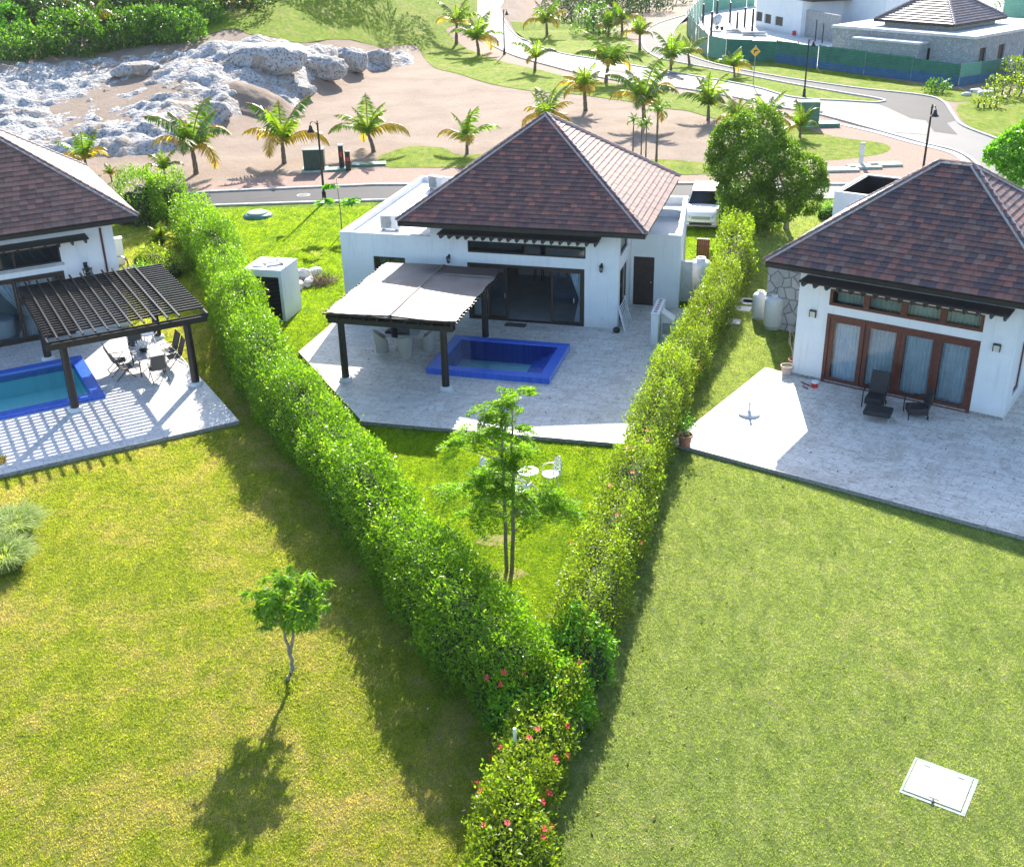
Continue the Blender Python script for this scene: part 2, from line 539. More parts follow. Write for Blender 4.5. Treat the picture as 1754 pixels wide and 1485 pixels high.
M['leaf_tip'] = leafmat('fresh_yellow_green_growth', [(.20, .36, .02), (.30, .46, .03), (.40, .52, .04)], .4, .55)
M['leaf_mid'] = leafmat('deep_green_leaf', [(0.111, 0.293, 0.024), (0.155, 0.39, 0.024), (0.243, 0.527, 0.036)], .33, .42)
M['leaf_tree'] = leafmat('tree_leaf', [(0.072, 0.154, 0.013), (0.128, 0.231, 0.017), (0.213, 0.333, 0.023)], .42, .45)
M['leaf_dark'] = leafmat('dark_shrub_leaf', [(.02, .05, .012), (.04, .09, .015), (.07, .14, .02)], .5, .3)
M['leaf_wild'] = leafmat('wild_scrub_leaf', [(.06, .15, .015), (.10, .23, .02), (.17, .33, .03)], .45, .45, patch=.12)
M['leaf_feather'] = leafmat('feathery_leaflet', [(0.125, 0.265, 0.015), (0.213, 0.391, 0.02), (0.325, 0.483, 0.03)], .5, .6)
M['leaf_mango'] = leafmat('glossy_drooping_leaf', [(.11, .24, .02), (.19, .35, .03), (.30, .46, .06)], .32, .5)
M['leaf_grass'] = leafmat('striped_ornamental_grass', [(0.257, 0.349, 0.109), (0.398, 0.48, 0.153), (0.663, 0.663, 0.415)], .4, .5)
M['palm_g'] = leafmat('palm_leaflet_green', [(0.1, 0.2, 0.015), (0.18, 0.3, 0.02), (0.28, 0.38, 0.03)], .32, .55)
M['palm_y'] = leafmat('palm_leaflet_yellow', [(.35, .30, .02), (.5, .36, .03), (.42, .22, .02)], .4, .5)
M['palm_dk'] = leafmat('palm_leaflet_dark', [(.06, .14, .015), (.10, .20, .02), (.15, .26, .02)], .3, .45)
M['core'] = mat('dense_twigs_with_painted_shade', (.012, .022, .006), (.03, .05, .012), 9, .9)  # twig tone darkened to include the shade deep inside the hedges
M['dry'] = mat('dry_twigs', (.20, .12, .08), (.32, .22, .15), 12, .9)
LAWN_G = [(.36, (.22, .29, .035)), (.46, (.31, .37, .045)), (.54, (.38, .43, .055)), (.66, (.52, .51, .10))]
VIV_G = [(.36, (.09, .18, .006)), (.46, (.20, .33, .008)), (.54, (.31, .44, .012)), (.66, (.44, .54, .03))]
RGT_G = [(.36, (.20, .27, .075)), (.46, (.29, .375, .10)), (.54, (.36, .44, .13)), (.66, (.50, .55, .21))]
M['lawn_l'] = lawnmat('lawn_yellow_green', LAWN_G, (.60, .49, .20), .3, dryamt=(.46, .66), under=(.62, .62, .60))
M['lawn_out'] = lawnmat('verge_grass', VIV_G, (.55, .50, .16), .2, dryamt=(.5, .66), under=(.66, .64, .60))
M['lawn_v'] = lawnmat('lawn_vivid_green', VIV_G, (.55, .50, .16), .2, dryamt=(.56, .68))
M['lawn_r'] = lawnmat('lawn_combed_green', RGT_G, (.62, .57, .28), -.6, dryamt=(.53, .76), under=(.62, .62, .60))
M['tuft_l'] = lawnmat('grass_blades_yellow_green', LAWN_G, (.60, .49, .20), .3, .72, dryamt=(.46, .66), isl=True)
M['tuft_v'] = lawnmat('grass_blades_vivid', VIV_G, (.55, .50, .16), .2, .72, dryamt=(.56, .68), isl=True)
M['tuft_r'] = lawnmat('grass_blades_combed', RGT_G, (.62, .57, .30), -.6, .72, dryamt=(.53, .76), isl=True)
M['rock'] = rockmat('pitted_limestone')


def _sand():
    t = NT('pink_sand'); p = t.pos(True)
    n = t.noise(p, .22, 6, .65, .4); n2 = t.noise(p, 2.2, 7, .75)
    c = t.ramp(n, [(.3, (.22, .155, .11)), (.5, (.29, .212, .155)), (.7, (.36, .272, .203))])
    c = t.mix(t.ramp(n2, [(.3, (.55, .55, .55)), (.6, (0, 0, 0))]), c, (.30, .21, .155))
    t.set(Base_Color=c, Roughness=.95)
    t.bump(t.noise(p, 3.0, 8, .8), .9, .16)
    return t.m


def _asph(name, a, b, rough):
    t = NT(name); p = t.pos(True)
    n = t.noise(p, 60, 3); n2 = t.noise(p, .35, 5)
    c = t.mix(.5, t.ramp(n, [(.3, a), (.7, b)]), t.ramp(n2, [(.3, a), (.7, b)]))
    t.set(Base_Color=c, Roughness=rough, Specular_IOR_Level=.15)
    t.bump(n, .4, .01)
    return t.m


def _sail():
    t = NT('stained_canvas'); p = t.pos()
    n = t.noise(p, .5, 6, .65, 1.2); n2 = t.noise(p, 2.5, 6, .7)
    c = t.ramp(n, [(.3, (.21, .155, .125)), (.5, (.27, .215, .18)), (.68, (.31, .265, .235))])
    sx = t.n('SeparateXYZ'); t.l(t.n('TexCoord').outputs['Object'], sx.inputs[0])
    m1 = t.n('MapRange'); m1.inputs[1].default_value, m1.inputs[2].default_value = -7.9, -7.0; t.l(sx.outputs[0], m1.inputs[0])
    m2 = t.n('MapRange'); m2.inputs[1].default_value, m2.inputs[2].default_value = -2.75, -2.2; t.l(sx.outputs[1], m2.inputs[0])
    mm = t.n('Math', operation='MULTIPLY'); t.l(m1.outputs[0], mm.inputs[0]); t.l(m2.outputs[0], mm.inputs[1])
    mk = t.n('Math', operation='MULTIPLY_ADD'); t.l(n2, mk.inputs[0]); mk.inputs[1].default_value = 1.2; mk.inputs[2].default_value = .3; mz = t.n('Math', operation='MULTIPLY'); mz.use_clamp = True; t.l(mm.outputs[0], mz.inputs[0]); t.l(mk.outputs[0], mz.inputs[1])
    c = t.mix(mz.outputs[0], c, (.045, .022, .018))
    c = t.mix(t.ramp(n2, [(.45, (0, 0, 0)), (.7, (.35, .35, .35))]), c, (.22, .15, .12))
    t.set(Base_Color=c, Roughness=.6)
    tr = t.n('BsdfTranslucent'); mx = t.n('MixShader'); mx.inputs[0].default_value = .12; t.l(c, tr.inputs[0])
    t.l(t.b.outputs[0], mx.inputs[1]); t.l(tr.outputs[0], mx.inputs[2]); t.l(mx.outputs[0], t.t.nodes['Material Output'].inputs[0])
    return t.m


def _mosaic(name, a, b, mort):
    t = NT(name)
    br = t.n('TexBrick'); t.l(t.pos(), br.inputs['Vector']); br.offset = 0
    br.inputs['Color1'].default_value = lin(a); br.inputs['Color2'].default_value = lin(b); br.inputs['Mortar'].default_value = lin(mort)
    br.inputs['Scale'].default_value = 1; br.inputs['Brick Width'].default_value = .05; br.inputs['Row Height'].default_value = .05; br.inputs['Mortar Size'].default_value = .0025
    t.set(Base_Color=br.outputs[0], Roughness=.2)
    return t.m


def _water(name, tint):
    t = NT(name)
    gl = t.n('BsdfGlossy'); gl.inputs['Roughness'].default_value = .03
    tr = t.n('BsdfTransparent'); tr.inputs[0].default_value = lin(tint)
    fr = t.n('Fresnel'); fr.inputs[0].default_value = 1.33
    b = t.n('Bump'); b.inputs['Strength'].default_value = .12; b.inputs['Distance'].default_value = .03
    t.l(t.noise(t.pos(), 5, 3), b.inputs['Height']); t.l(b.outputs[0], gl.inputs['Normal']); t.l(b.outputs[0], fr.inputs['Normal'])
    mx = t.n('MixShader'); t.l(fr.outputs[0], mx.inputs[0]); t.l(tr.outputs[0], mx.inputs[1]); t.l(gl.outputs[0], mx.inputs[2])
    t.l(mx.outputs[0], t.t.nodes['Material Output'].inputs[0])
    return t.m


def _stone(name, c1, c2, mort, sc=2.2):
    t = NT(name); p = t.pos()
    v = t.n('TexVoronoi', feature='DISTANCE_TO_EDGE'); v.inputs['Scale'].default_value = sc; t.l(p, v.inputs['Vector'])
    v2 = t.n('TexVoronoi', feature='F1'); v2.inputs['Scale'].default_value = sc; t.l(p, v2.inputs['Vector'])
    n = t.noise(p, 9, 7, .8)
    c = t.mix(.5, t.ramp(v2.outputs['Color'], [(.2, c1), (.8, c2)]), t.ramp(n, [(.35, c1), (.65, c2)]))
    c = t.mix(t.ramp(v.outputs[0], [(.0, (1, 1, 1)), (.035, (0, 0, 0))]), c, mort)
    t.set(Base_Color=c, Roughness=.9)
    mx = t.n('Math', operation='MULTIPLY_ADD'); t.l(n, mx.inputs[0]); mx.inputs[1].default_value = .3
    cl = t.n('MapRange'); cl.inputs[2].default_value = .08; t.l(v.outputs[0], cl.inputs[0]); t.l(cl.outputs[0], mx.inputs[2])
    t.bump(mx.outputs[0], .8, .05)
    return t.m


M['sand'] = _sand()
M['asphalt'] = _asph('grey_asphalt', (.045, .045, .048), (.065, .065, .07), .8)
M['asphalt_lt'] = _asph('pale_asphalt_with_painted_glare', (.10, .10, .105), (.14, .14, .145), .7)  # paler base colour stands in for sun glare on this road
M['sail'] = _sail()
M['blue'] = _mosaic('blue_mosaic', (.025, .10, .52), (.04, .14, .66), (.14, .25, .62))
M['pool_floor'] = _mosaic('teal_pool_floor', (.22, .70, .72), (.26, .75, .76), (.3, .75, .76))
M['pool_floor_l'] = _mosaic('turquoise_pool_floor', (.30, .95, .92), (.36, .95, .92), (.40, .9, .9))
M['water'] = _water('pool_water', (.93, 1.0, 1.0))
M['stone'] = _stone('rubble_stone', (.34, .33, .34), (.58, .56, .55), (.12, .11, .11))
M['block'] = _stone('unrendered_block', (.30, .30, .30), (.48, .47, .46), (.22, .22, .22), 3.5)
M['fence_green'] = mat('green_corrugated_sheet', (.02, .13, .085), (.035, .19, .12), 1.2, .45)
M['fence_pale'] = mat('faded_green_sheet', (.10, .30, .20), (.14, .36, .25), 1.2, .5)
M['fence_blue'] = mat('blue_corrugated_sheet', (.02, .10, .20), (.03, .14, .27), 1.2, .45)
M['floor_in'] = mat('indoor_tile_floor', (.30, .31, .32), (.36, .37, .38), 1.5, .25)
M['inner'] = mat('indoor_wall_paint', (.38, .38, .37), (.44, .44, .43), 1.5, .8)
M['carpaint'] = mat('white_car_paint', (.78, .79, .80), (.82, .82, .82), 1, .18)
M['chrome'] = mat('chrome', (.6, .6, .6), (.7, .7, .7), 4, .15, metal=1)
M['headlamp'] = mat('headlamp_lens', (.4, .42, .45), (.55, .56, .58), 4, .12)
M['hatchmat'] = mat('pale_green_painted_steel', (.40, .56, .55), (.5, .6, .58), 1.3, .5, stops=[(.3, (.20, .31, .31)), (.5, (.26, .32, .315)), (.7, (.30, .32, .28))])
M['carglass'] = mat('dark_car_glass', (.012, .014, .016), (.02, .022, .025), 2, .12)

# ================================================================== GROUND
def crom(P, n=6, closed=False):
    P = [Vector(p) for p in P]; N = len(P); out = []
    for i in range(N if closed else N - 1):
        g = (lambda k: P[k % N]) if closed else (lambda k: P[max(0, min(N - 1, k))])
        a, b, c, d = g(i - 1), g(i), g(i + 1), g(i + 2)
        for j in range(n):
            t = j / n
            out.append(.5 * ((2 * b) + (c - a) * t + (2 * a - 5 * b + 4 * c - d) * t * t + (3 * b - a - 3 * c + d) * t ** 3))
    if not closed: out.append(P[-1])
    return out


def inpoly(X, Y, poly):
    X = np.asarray(X); Y = np.asarray(Y); r = np.zeros(X.shape, bool); n = len(poly)
    for i in range(n):
        x1, y1 = poly[i][0], poly[i][1]; x2, y2 = poly[(i + 1) % n][0], poly[(i + 1) % n][1]
        if y1 == y2: continue
        c = ((y1 > Y) != (y2 > Y)) & (X < (x2 - x1) * (Y - y1) / (y2 - y1) + x1)
        r ^= c
    return r


def px2(pts): return [hit(a, b) for a, b in pts]


def cut_rect(me, rects):
    """cut rectangular openings (origin, angle, u0,u1,v0,v1) for the pools."""
    bm = bmesh.new(); bm.from_mesh(me)
    for o, ang, u0, u1, v0, v1 in rects:
        ex = Vector((math.cos(ang), math.sin(ang), 0)); ey = Vector((-ex.y, ex.x, 0)); o = Vector((o[0], o[1], 0))
        c = o + ex * (u0 + u1) / 2 + ey * (v0 + v1) / 2
        for co, no in ((o + ex * u0, ex), (o + ex * u1, ex), (o + ey * v0, ey), (o + ey * v1, ey)):
            fs = [f for f in bm.faces if min((v.co - c).xy.length for v in f.verts) < 7 or len(f.verts) > 4 or f.calc_area() > 5]
            g = set(fs)
            for f in fs: g.update(f.verts); g.update(f.edges)
            bmesh.ops.bisect_plane(bm, geom=list(g), plane_co=co, plane_no=no)
        dl = []
        for f in bm.faces:
            q = f.calc_center_median() - o
            if u0 < q.dot(ex) < u1 and v0 < q.dot(ey) < v1: dl.append(f)
        bmesh.ops.delete(bm, geom=dl, context='FACES')
    bm.to_mesh(me); bm.free()


def sheet(name, poly, off, m, step=None, holes=None, kind='structure'):
    bm = bmesh.new()
    vs = [bm.verts.new((p[0], p[1], 0)) for p in poly]
    f = bm.faces.new(vs); f.normal_update()
    bmesh.ops.triangulate(bm, faces=[f])
    if step:
        xs = [p[0] for p in poly]; ys = [p[1] for p in poly]
        for k in range(int(math.ceil(min(xs) / step)), int(max(xs) / step) + 1):
            bmesh.ops.bisect_plane(bm, geom=bm.verts[:] + bm.edges[:] + bm.faces[:], plane_co=(k * step, 0, 0), plane_no=(1, 0, 0))
        for k in range(int(math.ceil(min(ys) / step)), int(max(ys) / step) + 1):
            bmesh.ops.bisect_plane(bm, geom=bm.verts[:] + bm.edges[:] + bm.faces[:], plane_co=(0, k * step, 0), plane_no=(0, 1, 0))
    for v in bm.verts: v.co.z = hz(v.co.x, v.co.y) + off
    bmesh.ops.recalc_face_normals(bm, faces=bm.faces)
    if sum(f.normal.z for f in bm.faces) < 0: bmesh.ops.reverse_faces(bm, faces=bm.faces)
    me = bpy.data.meshes.new(name); bm.to_mesh(me); bm.free()
    if holes: cut_rect(me, holes)
    return tag(link(name, me, m), kind=kind)


# house frames (origin = foot of the garden front), surveyed from the photograph
HC = (Vector((4.465, 44.050, 0)), R(-15.68))
HR = (Vector((10.482, 38.777, 0)), R(-35.5))
HL = (Vector((-20.989, 43.553, 0)), R(29.0))


def fr(h, u, v, z=0):
    o, a = h
    return Vector((o.x + u * math.cos(a) - v * math.sin(a), o.y + u * math.sin(a) + v * math.cos(a), z))


POOL_C = (HC[0], HC[1], -6.0, -1.62, -6.05, -2.88)
POOL_L = (HL[0], HL[1], -4.3, 2.42, -7.45, -3.3)

gx = np.concatenate([[-1600, -800, -400, -220], np.arange(-135, 136, 1.5), [220, 400, 800, 1600]])
gy = np.concatenate([[-300, -60], np.arange(0, 271, 1.5), [320, 450, 700, 1100, 1700]])
XX, YY = np.meshgrid(gx, gy)
ZZ = hills(XX, YY) + (fbm(np.stack([XX.ravel(), YY.ravel(), XX.ravel() * 0], 1), .25, 5).reshape(XX.shape) - .5) * .8 * np.clip((YY - np.interp(XX, BLX, BLY)) / 10, 0, 1) * 0
V = np.stack([XX.ravel(), YY.ravel(), ZZ.ravel()], 1)
nx, ny = len(gx), len(gy)
I = (np.arange(ny - 1)[:, None] * nx + np.arange(nx - 1)[None]).ravel()
ground = npmesh('ground', V, np.stack([I, I + 1, I + nx + 1, I + nx], 1), M['sand'], smooth=True)
tag(ground, kind='structure')
cut_rect(ground.data, [POOL_C, POOL_L])

# hedge centre lines (world), seen at the height of the hedge tops
LT = [(352, 372), (388, 450), (432, 560), (500, 650), (585, 745), (668, 850), (760, 960), (845, 1050), (925, 1120)]
RT = [(1252, 440), (1222, 500), (1180, 565), (1140, 650), (1098, 760), (1060, 860), (1030, 950), (1002, 1030)]
FT = [(955, 1130), (925, 1200), (898, 1270), (872, 1350), (852, 1430), (840, 1500)]
hedL = [G(a, b, 1.9) for a, b in LT]
hedR = [G(a, b, 1.45) for a, b in RT]
hedF = [G(a, b, 1.4) for a, b in FT]
hedF.append(hedF[-1] + (hedF[-1] - hedF[-2]) * 1.6)

roadA_s = px2([(-200, 402), (100, 378), (250, 363), (370, 353), (640, 346), (900, 343), (1230, 342), (1450, 343), (1650, 346), (1800, 352)])
inner = [hedL[-1] + Vector((.5, -.4, 0)), hedR[-1]] + hedR[::-1][1:] + [G(1290, 360, GL), roadA_s[6], roadA_s[5], roadA_s[4], roadA_s[3], G(330, 355, GL)] + hedL
left = [Vector((-60, 12, 0)), hedF[-1] + Vector((0, -6, 0))] + hedF[::-1] + hedL[::-1] + [G(330, 355, GL), roadA_s[2], roadA_s[1], roadA_s[0], Vector((-90, 60, 0))]
right = [hedF[-1] + Vector((-.0, -6, 0)), Vector((50, 12, 0)), Vector((60, 60, 0)), roadA_s[9], roadA_s[8], roadA_s[7], roadA_s[6], G(1290, 360, GL)] + hedR + hedF
sheet('lawn', left, .008, M['lawn_l'], holes=[POOL_L])
sheet('lawn', inner, .012, M['lawn_v'], holes=[POOL_C])
sheet('lawn', right, .016, M['lawn_r'])

roadB_w = [(824, -60), (819, 5), (822, 45), (833, 70), (860, 87), (888, 99), (940, 113), (990, 126), (1080, 143), (1154, 150), (1257, 167), (1325, 183), (1400, 197), (1496, 222), (1581, 246), (1633, 258), (1662, 274), (1678, 290)]
roadB_e = [(866, -60), (862, 0), (857, 20), (874, 51), (905, 72), (956, 91), (1025, 103), (1180, 130), (1291, 150), (1359, 168), (1445, 174), (1500, 177)]
roadC_s = [(1500, 177), (1513, 172), (1445, 161), (1359, 145), (1257, 126), (1154, 106), (1127, 100), (1104, 84), (1102, 62), (1127, 41), (1200, 20), (1300, -10)]
roadC_n = [(1300, -22), (1205, 0), (1176, 30), (1155, 52), (1150, 74), (1162, 88), (1222, 110), (1325, 131), (1462, 151), (1581, 165), (1616, 176), (1634, 200), (1650, 217), (1706, 238), (1754, 258), (1850, 300)]
roadA_n = [(1678, 290), (1676, 303), (1640, 314), (1560, 318), (1427, 318), (1230, 317), (1000, 316), (640, 318), (500, 324), (360, 331), (250, 341), (100, 352), (-200, 372)]
wB = crom(px2(roadB_w), 5); eB = crom(px2(roadB_e), 5); sC = crom(px2(roadC_s[:-1]), 5); nC = crom(px2(roadC_n), 5); nA = crom(px2(roadA_n[:4]), 5) + px2(roadA_n[4:])
road = wB + nA[1:] + roadA_s + [hit(1900, 330)] + nC[::-1] + sC[::-1][:-1] + eB[::-1]
sheet('road', road, .02, M['asphalt_lt'], step=None)
sheet('road', sC + nC[:-18] + [hit(1620, 212), hit(1560, 204), hit(1520, 186)], .026, M['asphalt'])
sheet('road', px2(roadA_n[5:]) + roadA_s[:7], .026, M['asphalt'])
sheet('road', px2([(1440, 319), (1560, 321), (1650, 318), (1690, 296), (1760, 305), (1860, 352), (1700, 345), (1440, 341)]), .026, M['asphalt'])

kb = MB()


def kerb(line, w_=.16, h=.12, side=0):
    for a, b in zip(line[:-1], line[1:]):
        a = Vector((a.x, a.y, hz(a.x, a.y))); b = Vector((b.x, b.y, hz(b.x, b.y)))
        if (b - a).length < .05: continue
        d = (b - a).normalized()
        kb.bar(a - d * .01 + Vector((0, 0, h / 2 - .03)), b + d * .01 + Vector((0, 0, h / 2 - .03)), w_, h + .06)


for ln in (wB, eB, sC, nC[:-1], nA, roadA_s): kerb(ln, .22 if ln is not nC else .28)
tag(kb.build('kerb', M['kerb']), kind='structure')
# wide pale gutter along the inner kerb of the junction
gut = MB()
for off in (.5,):
    pts = crom(px2([(1440, 214), (1496, 226), (1560, 244), (1627, 262), (1652, 276), (1664, 292)]), 6)
    kerb_pts = [p + Vector((0, 0, .03)) for p in pts]
    for a, b in zip(kerb_pts[:-1], kerb_pts[1:]): gut.bar(a, b, .5, .05)
tag(gut.build('pavement', M['conc_lt']), kind='structure')

# gravel verges
sheet('gravel_verge', px2([(250, 339), (360, 330), (500, 323), (640, 317), (1000, 315), (1230, 316), (1427, 317), (1540, 316), (1640, 311), (1668, 300), (1670, 285), (1640, 262), (1581, 250), (1496, 226), (1400, 201), (1340, 190), (1330, 205), (1380, 235), (1420, 290), (1300, 302), (1150, 302), (900, 290), (700, 290), (640, 290), (480, 300), (330, 316)]), .012, M['gravel'])
sheet('gravel_verge', px2([(762, 50), (790, 46), (822, 52), (833, 72), (860, 89), (888, 101), (940, 115), (990, 128), (1080, 145), (1180, 156), (1257, 169), (1325, 185), (1345, 192), (1325, 205), (1300, 190), (1180, 165), (1042, 143), (984, 135), (922, 120), (860, 106), (800, 84)]), .014, M['gravel'], step=1.5)
sheet('gravel_verge', px2([(866, 22), (872, -30), (960, -30), (960, 22), (905, 36), (876, 44)]), .03, M['gravel'])

# grass outside the gardens
og = [
    ([(648, 270), (672, 260), (700, 251), (758, 254), (775, 262), (799, 267), (840, 262), (870, 270), (860, 284), (806, 287), (717, 288), (659, 285)], None),
    ([(1100, 275), (1160, 275), (1225, 284), (1242, 297), (1155, 300), (1100, 298)], None),
    ([(1330, 215), (1359, 214), (1428, 234), (1510, 246), (1525, 257), (1496, 268), (1404, 277), (1360, 268), (1335, 240)], None),
    ([(874, 38), (950, 22), (1018, 50), (1070, 60), (1098, 84), (1127, 101), (1154, 107), (1222, 119), (1257, 127), (1359, 146), (1445, 162), (1505, 172), (1503, 176), (1445, 173), (1359, 167), (1291, 149), (1180, 129), (1025, 102), (956, 90), (905, 71), (882, 55)], None),
    ([(1160, 40), (1180, 42), (1205, 90), (1330, 100), (1480, 130), (1600, 150), (1650, 155), (1700, 166), (1640, 176), (1610, 172), (1581, 163), (1462, 149), (1325, 129), (1222, 108), (1165, 88), (1154, 72)], None),
    ([(1640, 181), (1700, 166), (1800, 155), (1950, 150), (1950, 335), (1850, 297), (1754, 255), (1706, 235), (1655, 213)], None),
    ([(350, -60), (824, -60), (819, 5), (818, 40), (780, 45), (765, 55), (800, 84), (860, 106), (922, 120), (984, 135), (1042, 143), (1180, 165), (1260, 180), (1290, 200), (1240, 208), (1180, 192), (1144, 187), (1076, 175), (1038, 169), (984, 162), (922, 158), (840, 145), (785, 127), (744, 117), (722, 92), (700, 76), (600, 70), (520, 74), (440, 62), (400, 50), (340, 62), (300, 40)], 1.5),
    ([(340, 82), (372, 82), (384, 90), (360, 94)], 1.5),
]
for i, (pp, st) in enumerate(og):
    sheet('lawn', crom(px2(pp), 3, True) if i not in (3, 4) else px2(pp), .035 if st else .018, M['lawn_out'], step=st)

# limestone outcrop: one rough slab of ground
rp = px2([(-260, 150), (-60, 122), (60, 108), (200, 92), (330, 84), (400, 66), (440, 60), (520, 74), (600, 76), (700, 78), (722, 92), (716, 110), (650, 124), (590, 126), (548, 150), (545, 180), (530, 196), (470, 190), (430, 200), (380, 228), (330, 262), (260, 268), (200, 275), (100, 268), (0, 262), (-200, 270)])
xs = [p.x for p in rp]; ys = [p.y for p in rp]; st = .33
X, Y = np.meshgrid(np.arange(min(xs), max(xs), st), np.arange(min(ys), max(ys), st))
ins = inpoly(X, Y, rp)
dist = np.full(X.shape, 99.0)
for i in range(len(rp)):
    a, b = rp[i], rp[(i + 1) % len(rp)]
    dx, dy = b.x - a.x, b.y - a.y; L2 = dx * dx + dy * dy + 1e-6
    t = np.clip(((X - a.x) * dx + (Y - a.y) * dy) / L2, 0, 1)
    dist = np.minimum(dist, np.hypot(X - a.x - t * dx, Y - a.y - t * dy))
P3 = np.stack([X.ravel(), Y.ravel(), 0 * X.ravel()], 1)
Pw = P3 + (np.stack([fbm(P3, .25, 31), fbm(P3, .25, 41), 0 * X.ravel()], 1) - .5) * 5
Pw[:, 0] *= .7
a1, a2 = worley(Pw, .19, 3); b1, b2 = worley(Pw + 7, .5, 9)
dome = np.sqrt(np.clip(a2 - a1, 0, 1)); dome2 = np.sqrt(np.clip(b2 - b1, 0, 1))
bumps = .95 * dome ** .8 * (.3 + 1.0 * vnoise(P3, .12, 77)) + .30 * dome2 + (fbm(P3, 1.3, 51, 5) - .5) * .95 + (vnoise(P3, .06, 99) - .5) * 1.2 + .05
zz = hills(X, Y) + np.where(ins, np.clip(dist / 2.0, 0, 1) * bumps.reshape(X.shape) - .35 * (1 - np.clip(dist / 1.5, 0, 1)), -1)
ny_, nx_ = X.shape
I = (np.arange(ny_ - 1)[:, None] * nx_ + np.arange(nx_ - 1)[None])
k = ins[:-1, :-1] & ins[1:, :-1] & ins[:-1, 1:] & ins[1:, 1:]
I = I[k]
Vr = np.stack([X.ravel(), Y.ravel(), zz.ravel()], 1)
used, inv = np.unique(np.stack([I, I + 1, I + nx_ + 1, I + nx_], 1), return_inverse=True)
tag(npmesh('rocky_slope', Vr[used], inv.reshape(-1, 4), M['rock'], smooth=True), kind='structure')


def boulder(name, c, size, seed, m, label, cat='boulder', group=None, rz=0, rough=.22):
    bm = bmesh.new()
    bmesh.ops.create_icosphere(bm, subdivisions=4, radius=1)
    V = np.array([v.co[:] for v in bm.verts])
    n = fbm(V + seed * 3.7, 1.1, seed, 4) - .5; n2 = fbm(V + seed, 4.5, seed + 9, 3) - .5
    sc = 1 + n * rough * 4 + n2 * rough
    V = np.sign(V) * np.abs(V) ** .8 * sc[:, None] * np.array(size)
    for v, q in zip(bm.verts, V): v.co = q
    me = bpy.data.meshes.new(name); bm.to_mesh(me); bm.free()
    for p in me.polygons: p.use_smooth = True
    o = link(name, me, m)
    o.location = c; o.rotation_euler = (0, 0, rz)
    return tag(o, label, cat, group)


for i, (a, b, w_, h_, lb) in enumerate([
    (448, 100, 64, 34, 'largest rounded white limestone boulder at the crest of the rocky slope below the green hillside'),
    (548, 112, 40, 26, 'wide pitted limestone boulder right of the largest one, above the pink sand'),
    (598, 104, 28, 24, 'narrow upright limestone boulder at the sandy end of the rocky crest'),
    (640, 100, 30, 20, 'rightmost limestone boulder of the crest, half buried under turf and sand'),
    (512, 156, 26, 13, 'low flat grey boulder lying apart on the pink sand'),
    (232, 118, 34, 16, 'broad flat limestone boulder on the upper left part of the rocky slope'),
    (372, 190, 24, 22, 'limestone block beside the mound of brown sand')]):
    p = hit(a, b + h_ * .5); d = (p - Vector((0, 0, CAM_H))).length
    s = d / F_PX
    boulder('limestone_boulder', p + Vector((0, 0, h_ * s * .35)), (w_ * s, w_ * s * .7, h_ * s * .75), 3 + i, M['rock'], lb, group='boulders on the rocky slope')
p = hit(440, 178)
q = np.linspace(-4.5, 4.5, 46); MX, MY = np.meshgrid(q, q); rr_ = np.hypot(MX * .85, MY) + (fbm(np.stack([MX.ravel(), MY.ravel(), 0 * MX.ravel()], 1), .5, 8).reshape(MX.shape) - .5) * 1.6
MZ = hills(MX + p.x, MY + p.y) - p.z + 1.35 * np.exp(-(rr_ / 2.3) ** 2) + .12 * (fbm(np.stack([MX.ravel(), MY.ravel(), 0 * MX.ravel()], 1), 1.6, 18).reshape(MX.shape) - .5) - .25 * (rr_ > 3.6)
I = (np.arange(45)[:, None] * 46 + np.arange(45)[None]).ravel()
o = npmesh('sand_mound', np.stack([MX.ravel(), MY.ravel(), MZ.ravel()], 1), np.stack([I, I + 1, I + 47, I + 46], 1), M['sand'], smooth=True); o.location = p
tag(o, 'conical mound of brown sand heaped against the limestone boulders', 'sand mound')


# ================================================================== GRASS BLADES on the near lawns
def tufts(lab, poly, dens, m, seed, excl=(), hmin=.022, hmax=.05):
    rg = np.random.default_rng(seed)
    xs = [p[0] for p in poly]; ys = [p[1] for p in poly]
    x0, x1, y0, y1 = max(min(xs), -26), min(max(xs), 26), max(min(ys), 14), min(max(ys), 66)
    n = int((x1 - x0) * (y1 - y0) * dens)
    X = rg.uniform(x0, x1, n); Y = rg.uniform(y0, y1, n)
    keep = inpoly(X, Y, poly) & (rg.random(n) < np.clip(34 / Y, .35, 1.3) ** 1.5) & (np.abs(X) < (Y + 8) * .49)
    for e in excl: keep &= ~inpoly(X, Y, e)
    X = X[keep]; Y = Y[keep]; n = len(X)
    B = 3
    X = np.repeat(X, B) + rg.normal(0, .03, n * B); Y = np.repeat(Y, B) + rg.normal(0, .03, n * B)
    a = rg.uniform(0, 2 * np.pi, n * B); h = rg.uniform(hmin, hmax, n * B); wd = rg.uniform(.005, .010, n * B) * np.clip(Y / 28, .9, 2); ln = rg.uniform(.01, .06, n * B)
    b_ = rg.uniform(0, 2 * np.pi, n * B)
    z = np.full(n * B, GL + .01)
    V = np.empty((n * B, 3, 3))
    V[:, 0] = np.stack([X - np.cos(a) * wd, Y - np.sin(a) * wd, z], 1)
    V[:, 1] = np.stack([X + np.cos(a) * wd, Y + np.sin(a) * wd, z], 1)
    V[:, 2] = np.stack([X + np.cos(b_) * ln, Y + np.sin(b_) * ln, z + h], 1)
    return tag(npmesh('grass', V.reshape(-1, 3), np.arange(n * B * 3).reshape(-1, 3), m), lab, 'grass', kind='stuff')


